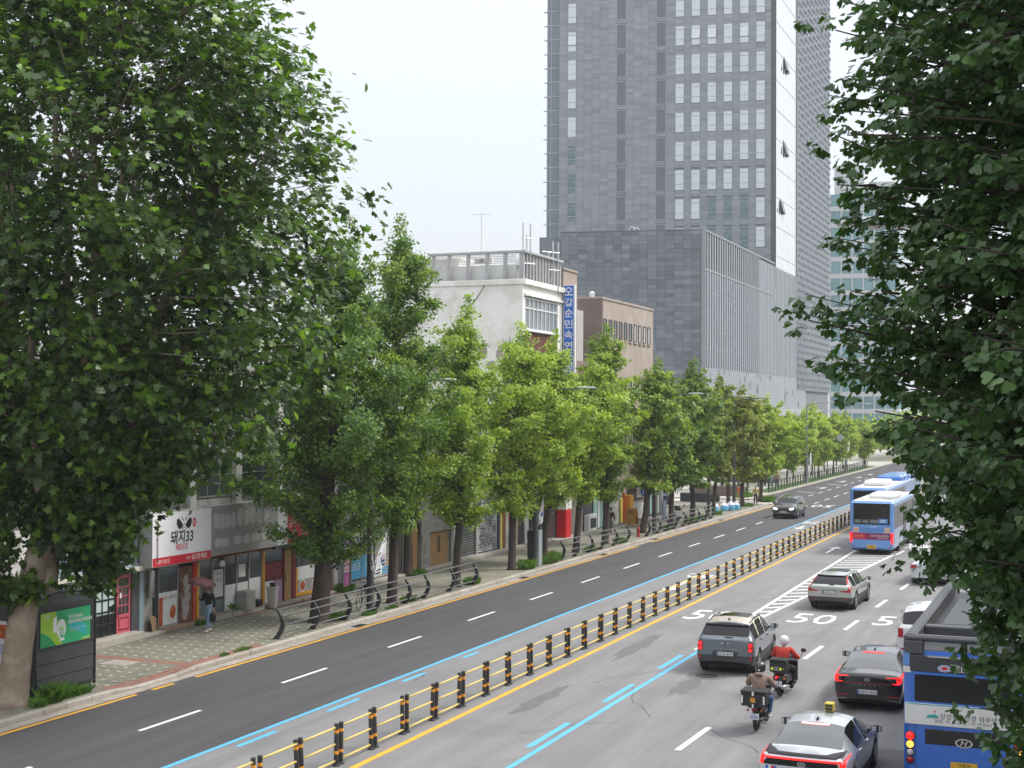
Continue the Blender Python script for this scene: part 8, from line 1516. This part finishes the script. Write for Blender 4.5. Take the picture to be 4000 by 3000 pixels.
for k in range(rings+1):
    f = k/rings; row = []
    for j in range(n*4):
        a = 2*math.pi*j/(n*4); sag = 1-.10*f*abs(math.sin(n*a/2)); row.append(tp-ax*(.02+.25*f*f)+(e1*math.cos(a)+e2*math.sin(a))*(.52*math.sin(f*1.45)*sag))
    P.append(row)
for k in range(rings):
    for j in range(n*4): m.poly([P[k][j], P[k][(j+1) % (n*4)], P[k+1][(j+1) % (n*4)], P[k+1][j]])
m.build('canopy', pm('umbrella_maroon', (.095, .026, .030), .6, .1, 6), t, smooth=True); m = MB()
for j in range(n): a = 2*math.pi*j/n; m.tube([tp-ax*.05, P[3][j*4]-ax*.012, P[5][j*4]-ax*.006], .005, 4)
m.build('ribs', STEEL, t); m = MB(); m.tube([tp, tp+ax*.05], .007, 5); m.build('tip', STEEL, t)
m = MB(); b = Mz @ Vector((-.30, .06, .42)); T = Matrix.Translation(b) @ Matrix.Rotation(R(150), 4, 'Z'); m.bbox(-.16, .16, -.06, .06, 0, .30, .03, T=T); m.tube([T @ Vector((-.09, 0, .28)), T @ Vector((-.04, 0, .40)), T @ Vector((.04, 0, .40)), T @ Vector((.09, 0, .28))], .010, 6); one('handbag', m, BLACK, 'black handbag carried by the person under the umbrella', 'bag')
# ---- motorcycles (local: y forwards, rear wheel contact at the origin)
SEATM = pm('seat_vinyl', (.02, .02, .021), .55, .1, 8); FAIR = pm('scooter_black', (.014, .015, .017), .3, .1, 4, coat=.5); BOXM = pm('delivery_box_black', (.022, .023, .025), .6, .2, 5)
def torus(m, c, R_, r_, n=20, k=8):
    c = Vector(c); vs = [c+Vector((r_*math.cos(b), (R_+r_*math.sin(b)*1.0)*math.cos(a), (R_+r_*math.sin(b))*math.sin(a))) for a in np.linspace(0, 2*math.pi, n+1)[:-1] for b in np.linspace(0, 2*math.pi, k+1)[:-1]]
    m.faces(vs, [(i*k+j, i*k+(j+1) % k, ((i+1) % n)*k+(j+1) % k, ((i+1) % n)*k+j) for i in range(n) for j in range(k)])
def cycle(label, loc, rz, wr, wt, base, box, plate_txt, scooter):
    t = thing('motorcycle', label, 'motorcycle', (*loc, 0), rz, world=False)
    for y in (0, base):
        m = MB(); torus(m, (0, y, wr+wt*.5-.0), wr-wt*.45, wt*.55); o = m.build('wheel', RUBBER, t, smooth=True); m = MB(); T = Matrix.Translation((0, y, wr+wt*.5)) @ Matrix.Rotation(R(90), 4, 'Y'); m.lathe([(.06, -.05), (.07, 0), (.06, .05)], 12, T); m.lathe([(wr-wt*.9, -.02), (wr-wt*.75, -.02), (wr-wt*.75, .02), (wr-wt*.9, .02)], 18, T, caps=False)
        for k in range(6): T2 = T @ Matrix.Rotation(math.pi*k/3, 4, 'Z'); m.box(.03, wr-wt*.85, -.012, .012, -.012, .012, T=T2)
        m.build('rim', RIM, o)
    m = MB(); q = np.linspace(R(20), R(170), 8); R_ = wr+.05; W = wt*.75
    for a, b in zip(q[:-1], q[1:]): m.poly([(-W, -R_*math.cos(a), wr+.04+R_*math.sin(a)), (W, -R_*math.cos(a), wr+.04+R_*math.sin(a)), (W, -R_*math.cos(b), wr+.04+R_*math.sin(b)), (-W, -R_*math.cos(b), wr+.04+R_*math.sin(b))])
    m.build('rear_mudguard', FAIR, t, smooth=True)
    sh = .76; B = lambda nm, *a, mat=FAIR, b=.02: B_(t, nm, *a, mat, b)
    if scooter: B('rear_body', -.19, .19, -.12, .75, .38, .72, b=.07); B('floor', -.2, .2, .7, 1.05, .24, .34, b=.03); B('leg_shield', -.24, .24, 1.0, 1.16, .3, .98, b=.06); B('engine', -.17, -.06, -.05, .45, .18, .42, mat=METAL_DK, b=.03)
    else: B('frame_body', -.09, .09, .1, .95, .42, .66, b=.03); B('engine', -.16, .16, .45, .85, .22, .48, mat=METAL_DK, b=.04); B('leg_shield', -.17, .17, .95, 1.05, .35, .86, b=.03)
    m = MB(); m.tube([(.13, -.25, .36), (.14, .05, .34), (.13, .5, .28)], [.055, .055, .03], 10); m.build('exhaust', STEEL if scooter else METAL_DK, t, smooth=True)
    B('seat', -.15, .15, -.05, .72, sh-.07, sh, mat=SEATM, b=.03); m = MB(); m.tube([(-.36, base-.28, 1.04), (-.2, base-.22, 1.03), (0, base-.18, 1.0), (.2, base-.22, 1.03), (.36, base-.28, 1.04)], .015, 6); m.build('handlebar', METAL_DK, t)
    m = MB(); m.tube([(0, base-.2, 1.0), (0, base, wr)], .035, 8); m.build('fork', METAL_DK, t); B('headlamp_cowl', -.14, .14, base-.2, base+.02, .84, 1.06, b=.05)
    for s_ in (-1, 1):
        m = MB(); m.tube([(s_*.33, base-.26, 1.05), (s_*.40, base-.24, 1.20)], .008, 5); m.lathe([(0, -.008), (.06, -.008), (.06, .008), (0, .008)], 14, Matrix.Translation((s_*.41, base-.24, 1.23)) @ Matrix.Rotation(R(80), 4, 'X') @ Matrix.Scale(1.4, 4, (1, 0, 0)), caps=False); m.build('mirror', FAIR, t)
        m = MB(); m.lathe([(0, 0), (.035, .01), (.03, .035), (0, .045)], 10, Matrix.Translation((s_*.17, -.22, .60)) @ Matrix.Rotation(R(90), 4, 'X'), caps=False); m.build('indicator', pm('amber_lens', (.55, .18, .02), .3, .1, 5), t, smooth=True)
    B('tail_light', -.07, .07, -.27, -.2, .585, .66, mat=REDLAMP if scooter else REDGLASS, b=.012); m = MB(); m.box(-.125, .125, -.295, -.285, .38, .535, 0); text(m, plate_txt, frame((0, -.298, .435), (1, 0, 0), (0, 0, 1)), w=.20, h=.075, bold=.01, m=1); text(m, '서울', frame((0, -.298, .505), (1, 0, 0), (0, 0, 1)), w=.08, m=1); m.build('number_plate', [PLATEW, SIGNB2], t)
    B('plate_holder', -.04, .04, -.285, -.1, .5, .6, mat=BLACK, b=.01)
    bx, by0, by1, bz0, bz1 = box; m = MB(); m.bbox(-bx, bx, by0, by1, bz0, bz1-.06, .03); o = m.build('delivery_box', BOXM, t); m = MB(); m.bbox(-bx-.015, bx+.015, by0-.015, by1+.015, bz1-.07, bz1, .025); m.build('lid', BOXM, o)
    B('carrier', -.14, .14, by0+.05, by1, bz0-.05, bz0, mat=METAL_DK, b=.01)
    return t, o
t, bx_ = cycle('small black delivery motorcycle with a large top box and a blue numbered plate', PT(-7.99, 49.9), 0, .25, .09, 1.2, (.315, -.42, .08, .73, 1.13), '0945', False)
m = MB(); y = -.437
for x in (-.275, .275): m.box(x-.022, x+.022, y-.006, y, .80, 1.0, 0)
m.box(-.025, .025, y-.008, y, 1.0, 1.1, 0); m.box(-.02, .02, y-.008, y, .70, .80, 0); m.box(-.06, .06, y-.01, y-.001, .84, .95, 1); m.poly([(-.06, y-.012, .85), (-.03, y-.012, .85), (.06, y-.012, .94), (.03, y-.012, .94)], 2); m.build('reflective_tape', [WHITE, pm('tape_orange', (.75, .38, .03), .4, .05, 4), RED], bx_)
t, bx_ = cycle('black scooter with a black box bearing two lime discs, beside the compact SUV', PT(-8.30, 56.05), R(-3), .24, .12, 1.3, (.235, -.32, .08, .78, 1.15), '4187', True)
m = MB(); y = -.337; q = np.linspace(0, 6.283, 17)[:-1]
for x in (-.15, .09): m.poly([(x+.042*math.cos(a), y, .885+.042*math.sin(a)) for a in q], 0)
m.box(-.085, .03, y-.003, y, .90, .935, 1); m.box(-.085, .03, y-.003, y, .84, .875, 1); m.poly([(.18, y, .86), (.2, y, .9), (.19, y, .9), (.2, y, .94), (.175, y, .89), (.185, y, .89)], 0); m.build('box_print', [pm('glowing_lime_disc', (.55, .75, .02), .4, .04, 4, emit=.15), pm('grey_print', (.38, .37, .38))], bx_)  # lime discs are print, given a faint glow of their own
def rider(label, loc, rz, top, bottom, shoes, helmet_m, foot, sc=1.0, hood=False):
    ps = dict(pelvis=(0, .22, .90), chest=(0, .34, 1.25), neck=(0, .40, 1.42), head=(0, .45, 1.54), hip_l=(-.10, .26, .86), hip_r=(.10, .26, .86), knee_l=(-.24, .66, .78), knee_r=(.24, .66, .78), ankle_l=(-.20, foot[0], foot[1]), ankle_r=(.20, foot[0], foot[1]), toe_l=(-.21, foot[0]+.14, foot[1]-.05), toe_r=(.21, foot[0]+.14, foot[1]-.05), shoulder_l=(-.20, .34, 1.36), shoulder_r=(.20, .34, 1.36), elbow_l=(-.33, .50, 1.12), elbow_r=(.33, .50, 1.12), wrist_l=(-.35, .82, 1.05), wrist_r=(.35, .82, 1.05), hand_l=(-.34, .91, 1.055), hand_r=(.34, .91, 1.055))
    r_ = Person(label, (*loc, 0), rz, ps, top, bottom, shoes, hair=None, sc=sc, bulk=1.42); h = Vector(ps['head'])+V3(0, -.005, .03)
    m = MB(); T = Matrix.Translation(h) @ Matrix.Rotation(R(-10), 4, 'X') @ Matrix.Scale(1.18, 4, (0, 1, 0)); pr = [(.095, -.12), (.125, -.07), (.138, 0), (.132, .06), (.105, .11), (.06, .14), (0, .15)]; m.lathe(pr, 18, T, caps=False); o = m.build('helmet', helmet_m, r_.t, smooth=True)
    m = MB(); q = np.linspace(R(35), R(145), 9)
    for a, b in zip(q[:-1], q[1:]): m.poly([T @ Vector((.141*math.cos(a), .141*math.sin(a), -.06)), T @ Vector((.141*math.cos(b), .141*math.sin(b), -.06)), T @ Vector((.139*math.cos(b), .139*math.sin(b), .04)), T @ Vector((.139*math.cos(a), .139*math.sin(a), .04))])
    m.build('visor', GLASS_DK, o, smooth=True)
    if hood: skin('hood', [(-.10, .27, 1.43, .045, .05), (0, .23, 1.41, .07, .06), (.10, .27, 1.43, .045, .05)], [(0, 1), (1, 2)], top, r_.t, root=1); m = MB(); m.box(-.02, .02, .288, .297, 1.50, 1.54); m.build('helmet_sticker', WHITE, o); m = MB(); m.tube([(-.21, .26, 1.33), (-.08, .20, 1.24), (.06, .14, 1.08), (.13, .10, .98)], .014, 5); m.build('bag_strap', pm('strap_brown', (.14, .09, .07), .7, .1, 5), r_.t)
    return r_
rider('person on the small delivery motorcycle in a tan jacket, blue jeans and black helmet', PT(-7.99, 49.9), 0, pm('tan_jacket', (.27, .185, .15), .75, .18, 9, .35, 14), DENIM, SHOEW, pm('helmet_black', (.03, .031, .034), .3, .08, 4, coat=.6), (.60, .36), hood=True)
rider('person on the black scooter in a red jacket, dark trousers and white helmet', PT(-8.30, 56.05), R(-3), pm('red_jacket', (.50, .035, .02), .75, .15, 9, .35, 14), DARKT, HAIR, pm('helmet_white', (.74, .74, .75), .25, .04, 3, coat=.5), (.86, .36))
# ---- people further along the pavement
def far(label, x, y, rz, top, bottom, shoes=None, z=.15, hair=HAIR, legs=1., grp=None, ps=None, sc=1.0, fem=False): x, y = PT(x, y); return Person(label, (x, y, z), rz, ps or pose(), top, bottom, shoes, hands=False, hair=hair, legs=legs, group=grp, sc=sc, fem=fem)
WALK = pose(knee_l=(-.09, .14, .50), ankle_l=(-.08, .22, .10), toe_l=(-.08, .35, .07), knee_r=(.09, -.02, .49), ankle_r=(.08, -.2, .12), toe_r=(.08, -.08, .05))
far('person in dark clothes walking away behind the ginkgo trunk in the middle railing', -29.7, 125.6, R(0), KNIT, pm('grey_skirt', (.12, .12, .13), .8, .1, 8), ps=WALK)
far('person with a pink top and orange vest standing by the kerb near the stool', -28.9, 171.2, R(150), pm('orange_vest', (.75, .17, .04), .7, .15, 6), None, fem=True)
far('person in a yellow jacket and dark trousers standing at the street corner', -27.1, 168.6, R(20), pm('yellow_jacket', (.50, .43, .13), .7, .1, 6), DARKT, hair=pm('grey_hair', (.35, .33, .30), .6, .1, 9))
g_ = 'people walking on the plaza path'
far('person in a black shirt on the plaza path, left of the white shirt', -33.0, 211.5, R(0), KNIT, DARKT, z=.14, grp=g_, ps=WALK); far('person in a white shirt on the plaza path behind the fence', -32.4, 211.9, R(0), pm('white_shirt', (.62, .64, .68), .7, .08, 6), DENIM_L, z=.14, grp=g_, ps=WALK); far('person in a tan top on the plaza path, right of the white shirt', -31.2, 208.5, R(0), pm('tan_top', (.34, .22, .11), .7, .1, 6), DARKT, z=.14, grp=g_, ps=WALK)
far('person in blue jeans crossing the plaza at the left, partly behind leaves', -34.0, 190.8, R(90), KNIT, DENIM, z=.14, grp=g_, ps=WALK); far('second person in blue jeans crossing the plaza behind leaves', -33.5, 190.6, R(90), DARKT, DENIM, z=.14, grp=g_, ps=WALK)
# ---- scooter parked behind the far railing, bicycle behind the near lamp
x, y = PT(-28.5, 141.6); t, o = cycle('parked black and white scooter behind the far railing', (x, y), R(200), .22, .11, 1.2, (.2, -.3, .05, .76, 1.1), '2210', True); t.location.z = .15; B_(t, 'front_panel', -.22, .22, 1.165, 1.19, .4, .85, WHITE, .01)
def bicycle(x, y, rz, label):
    t = thing('bicycle', label, 'bicycle', (x, y, .15), rz, world=False)
    for yy in (0, 1.02): m = MB(); torus(m, (0, yy, .33), .31, .018, 22, 6); m.build('wheel', RUBBER, t)
    m = MB(); [m.tube([a, b], .018, 6) for a, b in (((0, 0, .33), (0, .42, .30)), ((0, .42, .30), (0, .3, .78)), ((0, 0, .33), (0, .33, .68)), ((0, .42, .30), (0, .88, .72)), ((0, .33, .70), (0, .86, .78)), ((0, .84, .95), (0, 1.02, .33)))]; m.build('frame', METAL_DK, t); m = MB(); m.tube([(-.28, .78, .98), (0, .85, 1.0), (.28, .78, .98)], .014, 6); m.build('handlebar', METAL_DK, t); B_(t, 'saddle', -.08, .08, .18, .44, .80, .86, BLACK, .02); m = MB(); m.bbox(-.16, .16, .92, 1.2, .62, .9, .02); m.build('basket', METAL_DK, t)
x, y = PT(-27.75, 73.9); bicycle(x, y, R(8), 'bicycle parked behind the lamp post with two limp flags')
# ================================================================== NEAR SIDE OF THE ROAD (mostly out of view): more street trees, and unseen blocks added to hold back low sky light
for i, (y, sd) in enumerate(((20.5, 61), (31, 62), (42, 63))):
    street_ginkgo((1.6)/A_, (y-S_*1.6/A_)/B_S, 12.5+i*.4, ('dark ginkgo directly behind the near ginkgo on the near pavement', 'ginkgo second behind the near ginkgo on the near pavement', 'ginkgo third behind the near ginkgo on the near pavement')[i], sd, rad=2.3, zb=3.6, n=9000, leaf=.16, trunk=.2, bias=.2, group='ginkgo trees on the near pavement')
for i, (y0, y1, h, mt) in enumerate(((-30, 12, 9, PLG), (13, 48, 11, BRN2), (50, 95, 8, PLW), (97, 160, 12, PLG))):
    t = thing('near_side_shade_block', ('unseen grey block beside the camera, added to hold back low sky light', 'unseen tan block behind the ginkgo, added to hold back low sky light', 'unseen white block further up the road, added to hold back low sky light', 'long unseen grey block far up the road, added to hold back low sky light')[i], 'building', (7, (y0+y1)/2, .15)); B_(t, 'wall', 6.5, 24, y0, y1, .1, h, mt)
    for z in np.arange(1.2, h-2, 3.4):
        for y in np.arange(y0+1.2, y1-3, 4.2): m = MB(); m.box(6.46, 6.52, y, y+2.8, z, z+1.8, 0); m.box(6.42, 6.47, y-.06, y+2.86, z-.08, z, 1); m.build('window', [GLASS_SHOP, ALU], t)
# ------------------------------------------------------------------ thin summer haze
m = MB(); m.box(-2600, 2600, -700, 4600, -1.1, 105)
o = one('haze', m, [bpy.data.materials.new('haze_air')], None, None, base=(0, 0, 0), kind='stuff'); mt = o.data.materials[0]; mt.use_nodes = True; nt = mt.node_tree; nt.nodes.clear()
ou = nt.nodes.new('ShaderNodeOutputMaterial'); pv = nt.nodes.new('ShaderNodeVolumePrincipled'); pv.inputs['Color'].default_value = (.93, .95, .98, 1); pv.inputs['Density'].default_value = .00035; pv.inputs['Anisotropy'].default_value = .2
nt.links.new(pv.outputs[0], ou.inputs['Volume'])
